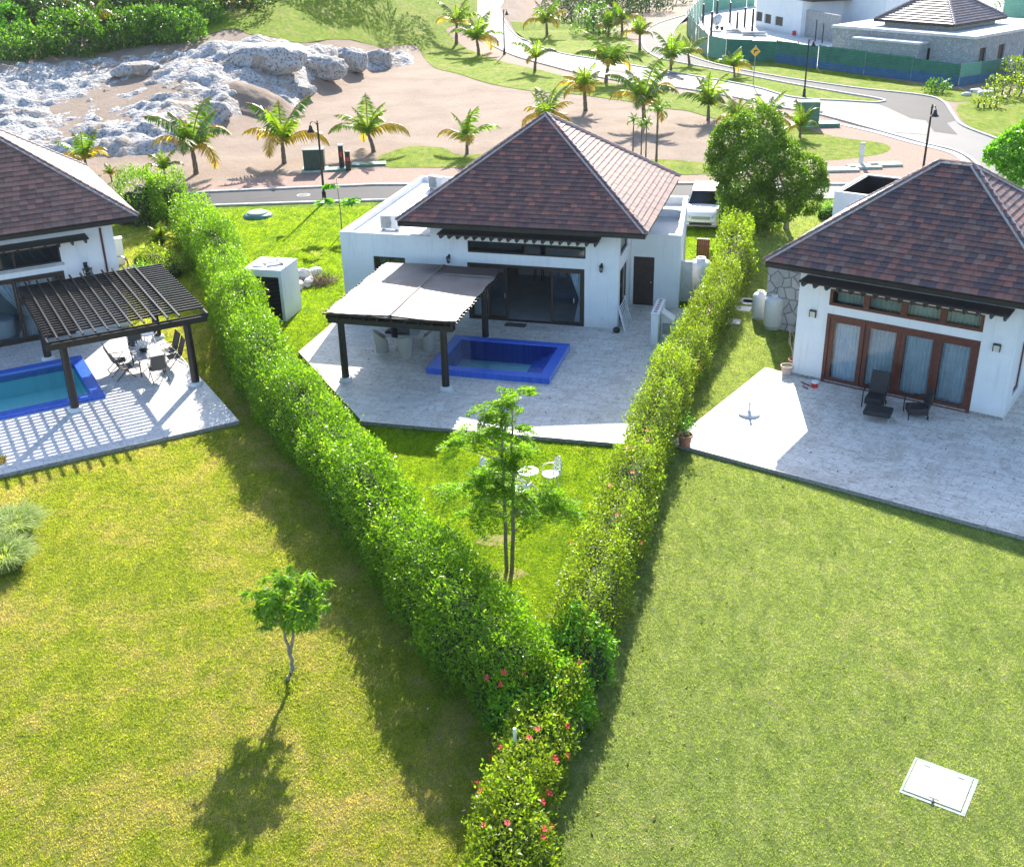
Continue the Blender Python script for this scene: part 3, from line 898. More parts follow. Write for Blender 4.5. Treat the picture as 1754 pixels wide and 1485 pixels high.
terrC = [fr(HC, *q) for q in ((-12.0, .1), (-12.0, -5.2), (-7.0, -10.82), (2.7, -10.55), (2.7, 3.0), (2.4, 3.1), (0, 3.1), (0, 0.1))]
houseC = [fr(HC, *q) for q in ((-12.3, 0), (2.3, 0), (2.3, 11), (-12.3, 11))]
terrR = [fr(HR, *q) for q in ((-1.11, .15), (-1.11, -7.5), (14.5, -7.5), (14.5, 3.0), (7.3, 3.0), (7.3, .1), (0.1, .1))]
houseR = [fr(HR, *q) for q in ((-3, 4.5), (0, 4.5), (0, 0), (14, 0), (14, 11), (-3, 11))]
terrL = [fr(HL, *q) for q in ((-12, -12.1), (6.27, -12.33), (6.13, -4.1), (5.9, -1.2), (4.0, .1), (-12, .1))]
houseL = [fr(HL, *q) for q in ((-12, 0), (5.3, 0), (5.3, 11), (-12, 11))]
soil_ = []
for (a, b, r1_, r2_) in [(850, 925, .55, .4), (872, 985, .6, .3), (765, 846, .4, .2)]:
    c_ = G(a, b, GL); rs = random.Random(a)
    pl_ = [Vector((c_.x + r1_ * math.cos(t_ * .45) * rs.uniform(.6, 1.2), c_.y + r2_ * math.sin(t_ * .45) * rs.uniform(.6, 1.2), 0)) for t_ in range(14)]
    soil_.append(pl_); sheet('soil', crom(pl_, 3, True), .016, M['soil'])
tufts('yellow green mown grass blades of the left lawn', left, 620, M['tuft_l'], 1, (terrL, houseL))
tufts('vivid green mown grass blades between the two hedges', inner, 560, M['tuft_v'], 2, (terrC, houseC))
tufts('combed green mown grass blades of the right lawn', right, 620, M['tuft_r'], 3, (terrR, houseR))


# ================================================================== TERRACES
def terrace(poly, h, m, rect=None):
    bm = bmesh.new()
    o, a = h
    loc = [Matrix.Rotation(-a, 3, 'Z') @ (p - o) for p in poly]
    top = [bm.verts.new((p.x, p.y, 0)) for p in loc]
    bm.faces.new(top)
    bmesh.ops.recalc_face_normals(bm, faces=bm.faces)
    for f in bm.faces:
        if f.normal.z < 0: f.normal_flip()
    me = bpy.data.meshes.new('terrace'); bm.to_mesh(me); bm.free()
    if rect: cut_rect(me, [(Vector((0, 0, 0)), 0.0) + rect[2:]])
    ob = tag(link('terrace', me, m), kind='structure'); ob.location = o; ob.rotation_euler = (0, 0, a)
    sk = MB()
    n = len(loc)
    for i in range(n):
        p, q = loc[i], loc[(i + 1) % n]
        sk.add([(p.x, p.y, GL - .2), (q.x, q.y, GL - .2), (q.x, q.y, -.0), (p.x, p.y, -.0)], [(0, 1, 2, 3)])
    e = tag(sk.build('terrace_edge', M['edge']), kind='structure'); e.location = o; e.rotation_euler = (0, 0, a)
    return ob


terrace(terrC, HC, M['pave_c'], POOL_C)
terrace(terrR, HR, M['pave_r'])
terrace(terrL, HL, M['pave_l'], POOL_L)
# little paved strip and stepping slabs beside the gas cylinders
ps = MB()
for a, b in ((1268, 530), (1290, 520), (1275, 516), (1250, 552)):
    q = G(a, b, GL); ps.cbox((q.x, q.y, GL + .03), (.9, .6, .06), R(-20))
tag(ps.build('paving_slabs', M['conc_lt']), kind='structure')
dv = MB()
for i in range(3):
    for j in range(3):
        q = fr(HC, 2.75 + i * .5, 6.6 + j * .5)
        dv.cbox((q.x, q.y, GL + .03), (.38, .38, .04), HC[1])
tag(dv.build('driveway_pavers', M['conc_lt']), kind='structure')

# ================================================================== POOLS
def pool(h, rect, name_lbl, wide, high, lvl, depth, floor_m, steps, water_tint=None):
    o, a, u0, u1, v0, v1 = rect
    t = thing('swimming_pool', name_lbl, 'pool', o, a)
    k = .004
    U0, U1, V0, V1 = u0 - wide + .2, u1 + wide - .2, v0 - wide + .2, v1 + wide - .2
    rim = MB()
    rim.box(U0, U1, V0, v0 + .2, GL - .1, high); rim.box(U0, U1, v1 - .2, V1, GL - .1, high)
    rim.box(U0, u0 + .2, v0 + .2, v1 - .2, GL - .1, high); rim.box(u1 - .2, U1, v0 + .2, v1 - .2, GL - .1, high)
    rim.build('pool_rim', M['blue'], t, bevel=.02)
    x0, x1, y0, y1 = u0 + .2, u1 - .2, v0 + .2, v1 - .2
    sh = MB()
    for q in ([(x0, y0), (x1, y0)], [(x1, y0), (x1, y1)], [(x1, y1), (x0, y1)], [(x0, y1), (x0, y0)]):
        (p, q_), (r_, s_) = q
        sh.add([(p, q_, -depth), (r_, s_, -depth), (r_, s_, GL - .05), (p, q_, GL - .05)], [(0, 1, 2, 3)])
    sh.build('pool_wall', M['blue'] if steps else floor_m, t)
    MB().add([(x0, y0, -depth), (x1, y0, -depth), (x1, y1, -depth), (x0, y1, -depth)], [(0, 1, 2, 3)]).build('pool_floor', floor_m, t)
    st = MB()
    for i in range(steps):
        st.box(x1 - .32 * (steps - i), x1 - .001, y0 + .6, y1 - .002, -depth + .002, -depth + (i + 1) * (depth - .05) / steps) if i == 0 else st.box(x1 - .32 * (steps - i), x1 - .002 - i * .001, y0 + .6 + i * .002, y1 - .004 - i * .001, -depth + i * (depth - .05) / steps + .002, -depth + (i + 1) * (depth - .05) / steps)
    if steps: st.build('pool_steps', M['blue'], t)
    npmesh('water_surface', [(x0 + k, y0 + k, lvl), (x1 - k, y0 + k, lvl), (x1 - k, y1 - k, lvl), (x0 + k, y1 - k, lvl)], [(0, 1, 2, 3)], M['water'], t)
    return t


pool(HC, POOL_C, 'small raised plunge pool with royal blue mosaic rim under the canvas covered pergola', .42, .24, .21, .62, M['pool_floor'], 3)
pool(HL, POOL_L, 'turquoise pool with royal blue mosaic rim beside the slatted pergola at the left edge', .46, .12, .04, .9, M['pool_floor_l'], 0)
t = bpy.data.objects['swimming_pool.001']
for u, v in ((.9, -6.6), (.3, -5.3)):
    MB().lathe([(.12, 0), (.12, .015), (.05, .02), (0, .02)], 16, (u, v, -.895)).build('floor_drain', M['metal_dk'], t)


# ================================================================== TILED HIP ROOF
def hip_roof(root, cx, cy, hx, hy, ridge, z0, z1, tm, tw=.25, rows=28, over=.04, seed=1, caps=True, sides='FBLR', th_=.045):
    """roof part of tiles on a solid pyramid; eave fascia, soffit and ridge caps are parts."""
    rg = random.Random(seed)
    A = [Vector((cx - hx, cy - hy, z0)), Vector((cx + hx, cy - hy, z0)), Vector((cx + hx, cy + hy, z0)), Vector((cx - hx, cy + hy, z0))]
    P0, P1 = Vector((cx - ridge / 2, cy, z1)), Vector((cx + ridge / 2, cy, z1))
    base = MB()
    faces = {'F': (A[0], A[1], P1, P0), 'R': (A[1], A[2], P1, P1), 'B': (A[2], A[3], P0, P1), 'L': (A[3], A[0], P0, P0)}
    for k in faces:
        q = faces[k]
        pts = [q[0], q[1], q[2]] + ([q[3]] if (q[3] - q[2]).length > .01 else [])
        base.add([p - Vector((0, 0, .06)) for p in pts], [tuple(range(len(pts)))])
    base.add([A[0] - Vector((0, 0, .07)), A[1] - Vector((0, 0, .07)), A[2] - Vector((0, 0, .07)), A[3] - Vector((0, 0, .07))], [(0, 1, 2, 3)])
    tl = MB()
    for k in sides:
        a, b, c, d = faces[k]
        mid = (a + b) / 2; top = (c + d) / 2
        ex = (b - a).normalized(); up = top - mid; up = up - ex * up.dot(ex); L = up.length; up.normalize(); nrm = ex.cross(up)
        if nrm.z < 0: nrm = -nrm
        W = (b - a).length; rd = (c - d).length
        dl = L / rows
        for r_ in range(rows):
            s0 = r_ * dl - (over if r_ == 0 else 0); s1 = (r_ + 1) * dl + .05
            frac = (r_ + .5) * dl / L
            xl = -W / 2 + (W / 2 - rd / 2) * frac; xr = -xl
            x = xl - (tw / 2 if r_ % 2 else 0)
            while x < xr:
                x0 = max(x, xl - .02); x1 = min(x + tw - .008, xr + .02)
                if x1 - x0 > .03:
                    j = rg.uniform(-.006, .006); z_ = .012 + rg.uniform(0, .008)
                    o_ = mid
                    P = lambda xx, ss, hh: o_ + ex * xx + up * ss + nrm * hh
                    tl.add([P(x0, s0 + j, z_ + th_), P(x1, s0 + j, z_ + th_), P(x1, s1, z_), P(x0, s1, z_),
                            P(x0, s0 + j, z_ + th_ - .022), P(x1, s0 + j, z_ + th_ - .022)], [(0, 1, 2, 3), (4, 5, 1, 0), (0, 3, 4), (1, 5, 2), (4, 3, 2, 5)])
                x += tw
    rf = tl.build('roof', tm, root)
    base.build('roof_deck', M['darkroof'], rf)
    fa = MB(); t_ = .12
    B = [(A[0].x, A[0].y), (A[1].x, A[1].y), (A[2].x, A[2].y), (A[3].x, A[3].y)]
    fa.box(A[0].x + .02, A[1].x - .02, A[0].y + .02, A[0].y + .06, z0 - .24, z0 - .01)
    fa.box(A[0].x + .02, A[1].x - .02, A[2].y - .06, A[2].y - .02, z0 - .24, z0 - .01)
    fa.box(A[0].x + .02, A[0].x + .06, A[0].y + .06, A[2].y - .06, z0 - .24, z0 - .01)
    fa.box(A[1].x - .06, A[1].x - .02, A[0].y + .06, A[2].y - .06, z0 - .24, z0 - .01)
    fa.box(A[0].x + .06, A[1].x - .06, A[0].y + .06, A[2].y - .06, z0 - .20, z0 - .16)
    fa.build('eave', M['darkroof'], root)
    if caps:
        cp = MB()
        for a, b in ((A[0], P0), (A[1], P1), (A[2], P1), (A[3], P0)) + (((P0, P1),) if ridge > .1 else ()):
            d = b - a; n = max(1, int(d.length / .34)); up = Vector((0, 0, 1))
            sd_ = d.cross(up).normalized(); u2 = sd_.cross(d).normalized(); dn = d.normalized()
            for i in range(n):
                p = a + d * (i / n); q = a + d * ((i + 1.12) / n)
                lift = .075; w0, w1 = .12, .095
                ring = []
                for e, (c_, w_, lf) in enumerate(((p, w0, lift), (q, w1, lift - .03))):
                    for s_, z_ in ((-1, -.05), (-.62, .03), (0, .06), (.62, .03), (1, -.05)):
                        ring.append(c_ + sd_ * s_ * w_ + u2 * (z_ + lf))
                cp.add(ring, [(i_, i_ + 1, i_ + 6, i_ + 5) for i_ in range(4)] + [(0, 1, 2, 3, 4), (5, 6, 7, 8, 9)])
            MB().bar(a + u2 * .03, b + u2 * .03, .27, .06, up=u2).build('ridge_mortar', M['mortar'], rf)
        cp.build('ridge_caps', tm, rf)
    return rf


def panel(root, name, u0, u1, z0, z1, v, m_frame, m_glass, fw=.08, d=.05, parts='glass_pane', axis='x'):
    """a framed glazed panel; frame is the part, its pane a sub-part."""
    f = MB()
    if axis == 'x':
        f.box(u0, u1, v, v + d, z0, z0 + fw); f.box(u0, u1, v, v + d, z1 - fw, z1)
        f.box(u0, u0 + fw, v, v + d, z0 + fw, z1 - fw); f.box(u1 - fw, u1, v, v + d, z0 + fw, z1 - fw)
        g = MB().add([(u0 + fw, v + d / 2, z0 + fw), (u1 - fw, v + d / 2, z0 + fw), (u1 - fw, v + d / 2, z1 - fw), (u0 + fw, v + d / 2, z1 - fw)], [(0, 1, 2, 3)])
    else:
        f.box(v, v + d, u0, u1, z0, z0 + fw); f.box(v, v + d, u0, u1, z1 - fw, z1)
        f.box(v, v + d, u0, u0 + fw, z0 + fw, z1 - fw); f.box(v, v + d, u1 - fw, u1, z0 + fw, z1 - fw)
        g = MB().add([(v + d / 2, u0 + fw, z0 + fw), (v + d / 2, u1 - fw, z0 + fw), (v + d / 2, u1 - fw, z1 - fw), (v + d / 2, u0 + fw, z1 - fw)], [(0, 1, 2, 3)])
    o = f.build(name, m_frame, root)
    g.build(parts, m_glass, o)
    return o


def bracket_shade(root, u0, u1, z, m, depth=.95, n=15, bars=7):
    """slatted timber shade on notched rafters over the garden doors."""
    r = MB()
    for i in range(n):
        u = u0 + .12 + (u1 - u0 - .24) * i / (n - 1)
        M_ = Matrix.Translation((u, 0, z))
        r.add([M_ @ Vector(p) for s_ in (-.035, .035) for p in ((s_, -.002, -.17), (s_, -.002, .0), (s_, -depth, .0), (s_, -depth, -.06), (s_, -depth + .12, -.17))],
              [(0, 1, 2, 3, 4), (5, 6, 7, 8, 9), (0, 1, 6, 5), (1, 2, 7, 6), (2, 3, 8, 7), (3, 4, 9, 8), (4, 0, 5, 9)])
    o = r.build('rafter_brackets', m, root)
    s_ = MB()
    for i in range(bars):
        v = -.1 - (depth - .14) * i / (bars - 1)
        s_.box(u0, u1, v - .035, v + .035, z + .002, z + .06)
    s_.build('shade_slats', m, root)
    return o


def carriage_lamp(root, u, v, z, s=1.0):
    b = MB()
    b.box(u - .04 * s, u + .04 * s, v - .03, v - .001, z - .1 * s, z + .12 * s)
    b.tube([(u, v - .03, z + .08 * s), (u, v - .12 * s, z + .14 * s), (u, v - .16 * s, z + .1 * s)], .012 * s, 6)
    b.lathe([(.02, .12), (.10, .06), (.095, .05)], 8, (u, v - .16 * s, z - .02), s, s)
    b.lathe([(.07, -.15), (.05, -.19), (.0, -.22)], 8, (u, v - .16 * s, z - .02), s, s)
    for k in range(6):
        a = k * math.pi / 3
        b.bar((u + .065 * s * math.cos(a), v - .16 * s + .065 * s * math.sin(a), z - .17 * s), (u + .09 * s * math.cos(a), v - .16 * s + .09 * s * math.sin(a), z + .04 * s), .012 * s, .012 * s)
    o = b.build('wall_lantern', M['metal_dk'], root)
    MB().lathe([(.06, -.15), (.08, .04)], 8, (u, v - .16 * s, z - .02), s * .9, s * .9).build('lantern_glass', M['glass'], o)
    return o


def curtain(root_frame, u0, u1, z0, z1, v, m, label, waves=9, tie=None, cat='curtain', group=None, amp=.05):
    """pleated hanging cloth with a real wave; tie=(side, height) gathers it."""
    h = root_frame; nu, nz = waves * 6, 14
    V = []; Fc = []
    for j in range(nz + 1):
        z = z0 + (z1 - z0) * j / nz
        a0, a1 = u0, u1
        if tie:
            sd_, hh = tie
            k = max(0, 1 - abs(z - hh) / max(z1 - hh, .1)) ** 1.3 if z > hh else max(.45, 1 - (hh - z) * .5)
            if sd_ > 0: a0 = u0 + (u1 - u0) * .72 * k
            else: a1 = u1 - (u1 - u0) * .72 * k
        for i in range(nu + 1):
            t_ = i / nu
            V.append((a0 + (a1 - a0) * t_, v + amp * math.sin(t_ * waves * 2 * math.pi + .6 * math.sin(3 * t_ + z)), z))
    for j in range(nz):
        for i in range(nu):
            q = j * (nu + 1) + i; Fc.append((q, q + 1, q + nu + 2, q + nu + 1))
    o = npmesh('curtain', V, Fc, m, None, True)
    o.location = h[0]; o.rotation_euler = (0, 0, h[1])
    return tag(o, label, cat, group)


# ================================================================== CENTRE HOUSE
hc = thing('house', 'white villa with purple brown pyramid tile roof in the middle, behind the canvas covered pergola', 'house', HC[0], HC[1])
w_ = MB()
EZ = 4.12
DO = (-6.42, -1.4, -1, 2.48)
CLW = (-6.38, -1.36, 2.92, 3.42)
w_.wall('x', -8.0, 0, GL, EZ, 0, .22, [(DO[0], DO[1], 0.0, 2.48), CLW])
w_.wall('y', .22, 8.2, GL, EZ, -.22, -.002, [(.45, 2.3, 0.0, 2.35), (.45, 2.3, 2.95, 3.75)])
w_.wall('y', .22, 8.2, GL, EZ, -8.0, -7.78)
w_.box(-7.78, -.22, 8.0, 8.2, GL, EZ)
w_.box(-.001, .0, .0, .001, 0, .001)
w_.build('wall', M['white'], hc)
wg = MB()                                        # west wing with roof terrace
wg.wall('x', -12.1, -8.002, GL, 3.5, .0, .22, [(-10.64, -9.2, 1.15, 2.5)])
wg.box(-12.1, -11.88, .22, 10.6, GL, 3.5)
wg.box(-11.88, -6.2, 10.38, 10.6, GL, 3.5)
wg.box(-6.4, -6.2, 8.25, 10.38, GL, 3.5)
wg.build('wing_wall', M['white'], hc)
MB().box(-11.875, -8.005, .225, 10.375, 3.1, 3.26).box(-8.0, -6.41, 8.21, 10.375, 3.1, 3.26).build('roof_terrace', M['roofdeck'], hc)
eg = MB()                                        # east service wing
eg.wall('x', 0.002, 2.12, GL, 3.22, 3.1, 3.3, [(.12, 1.02, 0.0, 2.2)])
eg.add([(1.92, 3.302, GL), (2.118, 3.302, GL), (1.55, 9.9, GL), (1.35, 9.9, GL), (1.92, 3.302, 3.22), (2.118, 3.302, 3.22), (1.55, 9.9, 3.22), (1.35, 9.9, 3.22)], [(0, 1, 2, 3), (4, 5, 6, 7), (0, 1, 5, 4), (1, 2, 6, 5), (2, 3, 7, 6), (3, 0, 4, 7)]); eg.box(-1.5, 1.34, 9.7, 9.9, GL, 3.22)
eg.box(0.003, 1.6, 7.2, 7.38, 2.9, 3.22); eg.box(-1.5, -1.3, 8.3, 9.7, GL, 3.22)
eg.build('wing_wall', M['white'], hc)
MB().prism([(.003, 3.305), (1.915, 3.305), (1.345, 9.69), (.003, 9.69)], 2.75, 2.88).box(-1.29, .0, 8.21, 9.69, 2.75, 2.88).build('roof_terrace', M['roofdeck'], hc)
MB().box(1.915, 2.5, 4.4, 4.6, GL, 1.7).build('garden_wall', M['white_old'], hc)
bk = MB(); bk.box(-8.006, -8.0, .3, 8, .0, .01)
MB().box(-7.78, -.22, .22, 8.0, -.02, .012).build('indoor_floor', M['floor_in'], hc)
MB().box(-7.779, -.221, 7.75, 7.998, .013, EZ - .01).box(-7.779, -7.72, .23, 7.74, .013, EZ - .01).build('indoor_wall', M['inner'], hc)
MB().box(-5.9, -2.0, 6.3, 6.9, .013, 1.0).box(-6.0, -1.9, 6.15, 6.95, 1.0, 1.06).build('kitchen_bar', M['inner'], hc)
hip_roof(hc, -3.96, 4.08, 5.16, 4.95, 0, 4.35, 7.9, M['tile_c'], .25, 28, seed=3)
# door frame with sliding leaves: narrow fixed leaf, wide opening, two leaves parked at the right
fr_ = MB()
u0, u1 = DO[0], DO[1]
fr_.box(u0, u1, -.01, .16, 2.36, 2.478); fr_.box(u0, u0 + .1, -.01, .16, .0, 2.36); fr_.box(u1 - .1, u1, -.01, .16, .0, 2.36); fr_.box(u0 + .1, u1 - .1, -.01, .16, .002, .04)
fr_.build('door_frame', M['frame_dk'], hc)
for nm, a, b, v in (('sliding_door', u0 + .1, u0 + .95, .02), ('sliding_door', u0 + .85, u0 + 1.7, .08), ('sliding_door', u1 - 1.42, u1 - .1, .02)):
    o = panel(hc, nm, a, b, .045, 2.355, v, M['frame_dk'], M['glass'], .09, .05)
    MB().box((a + b) / 2 + .3, (a + b) / 2 + .34, v - .03, v - .001, 1.0, 1.2).build('handle', M['alu'], o)
panel(hc, 'clerestory_window', CLW[0], CLW[1], CLW[2], CLW[3], .03, M['frame_dk'], M['glass_dk'], .05)
MB().box(-3.9, -3.84, .028, .082, 2.97, 3.37).build('window_mullion', M['frame_dk'], hc)
panel(hc, 'side_window', .45, 2.3, .02, 2.35, -.12, M['frame_dk'], M['glass_dk'], .08, axis='y')
MB().box(-.125, -.065, 1.33, 1.41, .1, 2.27).box(-.125, -.065, .53, 1.33, 1.5, 1.56).build('window_mullion', M['frame_dk'], hc)
panel(hc, 'side_window', .45, 2.3, 2.95, 3.75, -.12, M['frame_dk'], M['glass_dk'], .06, axis='y')
panel(hc, 'bedroom_window', -10.64, -9.2, 1.15, 2.5, .05, M['frame_dk'], M['glass_dk'], .08)
MB().box(-9.95, -9.88, .045, .105, 1.23, 2.42).build('window_mullion', M['frame_dk'], hc)
dd = MB().box(.12, 1.02, 3.16, 3.2, .01, 2.2)
for k in range(5): dd.box(.2, .94, 3.145, 3.16, .15 + k * .4, .45 + k * .4)
o = dd.build('side_door', M['frame_dk'], hc)
MB().lathe([(.03, 0), (.03, .05)], 10, (.9, 3.11, 1.05)).build('handle', M['alu'], o)
bracket_shade(hc, -7.4, -.7, 3.84, M['dark'], .9, 19, 7)
carriage_lamp(hc, -7.2, 0, 2.66); carriage_lamp(hc, -.68, 0, 2.66)
MB().box(-.75, -.55, -.02, -.001, .35, .5).build('socket_cover', M['white_old'], hc)
curtain(HC, -6.28, -5.6, .06, 2.34, .3, M['curtain'], 'white curtain behind the leftmost garden door leaf of the middle villa', 5)
curtain(HC, -2.1, -1.52, .06, 2.34, .3, M['curtain'], 'white curtain tied back behind the right door leaf of the middle villa', 5, (1, 1.1))
curtain(HC, -10.5, -9.3, 1.2, 2.45, .35, M['curtain_cream'], 'pale curtain inside the small window left of the canvas pergola', 8)


def bar_stool(u, v, label):
    t = thing('bar_stool', label, 'bar stool', fr(HC, u, v, .013), HC[1], 'bar stools at the kitchen bar')
    for a in (-1, 1):
        for b in (-1, 1): MB().bar((a * .2, b * .18, 0), (a * .15, b * .14, .68), .035, .035).build('leg', M['frame_dk'], t)
    MB().cbox((0, 0, .7), (.4, .38, .05)).build('seat', M['frame_dk'], t, bevel=.01)
    b_ = MB(); b_.bar((-.17, -.17, .7), (-.17, -.22, 1.15), .035, .035); b_.bar((.17, -.17, .7), (.17, -.22, 1.15), .035, .035)
    for z in (.85, 1.0, 1.12): b_.bar((-.17, -.19 - (z - .85) * .1, z), (.17, -.19 - (z - .85) * .1, z), .06, .02)
    b_.build('backrest', M['frame_dk'], t)


for u, l in ((-4.75, 'leftmost dark bar stool seen through the open doors of the middle villa'), (-4.0, 'middle dark bar stool of three seen through the open garden doors'), (-3.25, 'rightmost dark bar stool of three seen through the open garden doors')): bar_stool(u, 5.7, l)

# roof plant
def ac_unit(u, v, z, rz, label):
    t = thing('air_conditioner', label, 'air conditioner', fr(HC, u, v, z), HC[1] + rz, 'condensers on the roof terrace')
    b = MB().box(-.43, .43, -.16, .16, .06, .66); b.build('housing', M['white_old'], t, bevel=.015)
    g = MB()
    for k in range(18): g.box(-.38 + .0, .1, -.172, -.161, .11 + k * .029, .125 + k * .029)
    g.build('grille', M['grey'], t)
    MB().add([(.0 + -.12 + .24 * math.cos(q * math.pi / 12), -.1625, .36 + .24 * math.sin(q * math.pi / 12)) for q in range(24)], [tuple(range(24))]).build('fan', M['grey'], t)
    for x in (-.3, .3): MB().box(x - .03, x + .03, -.18, .18, 0, .06).build('foot', M['grey'], t)


ac_unit(-10.35, 1.5, 3.262, 0, 'white condenser beside the left eave corner of the middle villa roof')
ac_unit(-10.7, 8.9, 3.262, R(-20), 'white condenser with round fan at the far corner of the middle villa roof terrace')
pp = MB()
for u, v in ((-10.3, 8.6), (-10.6, 5.0)):
    for k in range(4):
        p = fr(HC, u + random.uniform(-.2, .2), v + random.uniform(-.3, .3), 3.29)
        q = p + Vector((random.uniform(-.5, .5), random.uniform(-.3, .3), .03))
        pp.bar(p, q, .05, .03)
tag(pp.build('roof_debris', M['dry']), 'dry palm leaf litter lying on the white roof terrace', 'debris')
hs = MB(); pts = [fr(HC, -11.4 + .35 * k, .5 + .25 * math.sin(k * 1.3), 3.275) for k in range(8)]
hs.tube(crom(pts, 4), .015, 6)
tag(hs.build('roof_cable', M['conc_lt']), 'thin pale cable lying along the front of the white roof terrace', 'cable')


# ================================================================== RIGHT HOUSE
hr = thing('house', 'white villa with mixed red and slate tile roof and mahogany doors on the right', 'house', HR[0], HR[1])
w_ = MB()
DR = (1.13, 6.42, 0.0, 2.64); CR = (1.15, 6.42, 2.96, 3.56)
w_.wall('x', 0, 7.52, GL, EZ, 0, .22, [DR, CR])
w_.wall('y', .22, 2.9, GL, EZ, 7.3, 7.52, [(.9, 1.9, .55, 2.45)])
w_.box(7.522, 13.0, 2.9, 3.12, GL, EZ); w_.box(7.3, 7.52, 2.9, 7.6, GL, EZ)
w_.box(0, .22, .22, 7.6, GL, EZ); w_.box(.22, 7.3, 7.4, 7.6, GL, EZ)
w_.build('wall', M['white'], hr)
MB().box(.0, 7.522, -.015, -.001, .0, .1).build('skirting', M['edge'], hr)
MB().box(.22, 7.3, .22, 7.4, -.02, .012).build('indoor_floor', M['floor_in'], hr)
MB().box(.221, 7.299, 3.0, 3.1, .013, EZ - .01).build('indoor_wall', M['inner'], hr)
hip_roof(hr, 3.82, 3.9, 5.05, 4.32, 1.15, 4.33, 7.5, M['tile_r'], .27, 23, seed=8)
f = MB(); a, b = DR[0], DR[1]
f.box(a, b, -.02, .16, 2.5, 2.638); f.box(a, a + .12, -.02, .16, 0, 2.5); f.box(b - .12, b, -.02, .16, 0, 2.5); f.box(a + .12, b - .12, -.02, .16, .002, .05)
f.build('door_frame', M['frame_red'], hr)
n = 4; ww = (b - a - .24) / n
for i in range(n):
    x0 = a + .12 + ww * i
    o = panel(hr, 'sliding_door', x0 + .005, x0 + ww - .005, .055, 2.495, .02 if i in (0, 3) else .075, M['frame_red'], M['glass'], .15, .05)
f = MB(); a, b = CR[0], CR[1]
f.box(a, b, -.02, .1, CR[2], CR[2] + .1); f.box(a, b, -.02, .1, CR[3] - .06, CR[3])
for i in range(5):
    x = a + (b - a) * i / 4; f.box(max(a, x - .11), min(b, x + .11), -.02, .1, CR[2] + .1, CR[3] - .06)
o = f.build('clerestory_window', M['frame_red'], hr)
for i in range(4):
    x0 = a + (b - a) * i / 4 + .11; x1 = a + (b - a) * (i + 1) / 4 - .11
    MB().add([(x0, .04, CR[2] + .1), (x1, .04, CR[2] + .1), (x1, .04, CR[3] - .06), (x0, .04, CR[3] - .06)], [(0, 1, 2, 3)]).build('glass_pane', M['glass'], o)
panel(hr, 'side_window', .9, 1.9, .55, 2.45, 7.42, M['frame_red'], M['glass_dk'], .07, axis='y')
bracket_shade(hr, .28, 7.3, 3.9, M['dark'], .9, 17, 7)
for u in (.6, 6.95):
    b_ = MB().box(u - .12, u + .12, -.1, -.001, 2.62, 2.67).box(u - .12, u - .1, -.1, -.001, 2.4, 2.62).box(u + .1, u + .12, -.1, -.001, 2.4, 2.62)
    o = b_.build('wall_lamp', M['metal_dk'], hr)
    MB().box(u - .098, u + .098, -.08, -.002, 2.41, 2.618).build('lamp_glass', M['curtain_cream'], o)
for i in range(4):
    x0 = DR[0] + .12 + ww * i
    curtain(HR, x0 + .12, x0 + ww - .12, .07, 2.46, .36, M['curtain'], ('blue grey curtain behind the first door from the left of the right villa', 'blue grey curtain behind the second door from the left of the right villa', 'blue grey curtain behind the third door from the left of the right villa', 'blue grey curtain behind the rightmost door of the right villa')[i], 8, group='curtains of the right villa', amp=.06)
curtain(HR, 1.3, 6.3, 3.0, 3.55, .42, M['curtain_cream'], 'long cream valance curtain behind the clerestory window of the right villa', 36)
# rubble stone service wing and roof box behind
sw = MB()
sw.box(-3.1, -.003, 4.6, 4.95, GL, 2.85); sw.box(-3.1, -2.8, 4.95, 10.5, GL, 2.85); sw.box(-2.8, -.003, 10.2, 10.5, GL, 2.85)
sw.build('stone_wall', M['stone'], hr)
MB().box(-2.799, -.004, 4.952, 10.199, 2.45, 2.6).build('roof_terrace', M['conc_lt'], hr)
rb = MB(); rb.wall('x', -3.35, .8, GL, 3.9, 12.3, 12.45); rb.wall('x', -3.35, .8, GL, 3.9, 16.2, 16.35)
rb.box(-3.35, -3.2, 12.45, 16.2, GL, 3.9); rb.box(.65, .8, 12.45, 16.2, GL, 3.9); rb.box(0.5, 5.4, 7.62, 12.28, GL, 2.9)
rb.build('wing_wall', M['white'], hr)
MB().box(-3.19, .64, 12.46, 12.52, .0, 3.86).box(-3.19, .64, 16.13, 16.19, .0, 3.86).box(-3.19, -3.13, 12.52, 16.13, .0, 3.86).box(.58, .64, 12.52, 16.13, .0, 3.86).box(-3.13, .58, 12.52, 16.13, .0, .1).build('roof_well', M['dark'], hr)

# ================================================================== LEFT HOUSE
hl = thing('house', 'white villa with brown tile roof cut by the left edge behind the slatted pergola', 'house', HL[0], HL[1])
w_ = MB(); EL = 4.5
w_.wall('x', -6.5, 5.22, GL, EL, 0, .22, [(-4.5, 3.02, 0.0, 2.76), (-4.5, 3.02, 3.12, 3.86)])
w_.box(5.0, 5.22, .22, 9.6, GL, EL); w_.box(-6.5, -6.28, .22, 9.6, GL, EL); w_.box(-6.28, 5.0, 9.4, 9.6, GL, EL)
w_.build('wall', M['white'], hl)
MB().box(-6.28, 5.0, .22, 9.4, -.02, .012).build('indoor_floor', M['floor_in'], hl)
MB().box(-6.27, 4.99, 4.0, 4.1, .013, EL - .01).build('indoor_wall', M['inner'], hl)
hip_roof(hl, -.65, 4.9, 6.85, 5.6, 2.4, 4.75, 8.7, M['tile_l'], .30, 26, seed=5)
f = MB(); f.box(-4.5, 3.02, -.01, .14, 2.64, 2.758); f.box(2.9, 3.02, -.01, .14, 0, 2.64); f.box(-4.5, 2.9, -.01, .14, .002, .1)
f.build('door_frame', M['frame_dk'], hl)
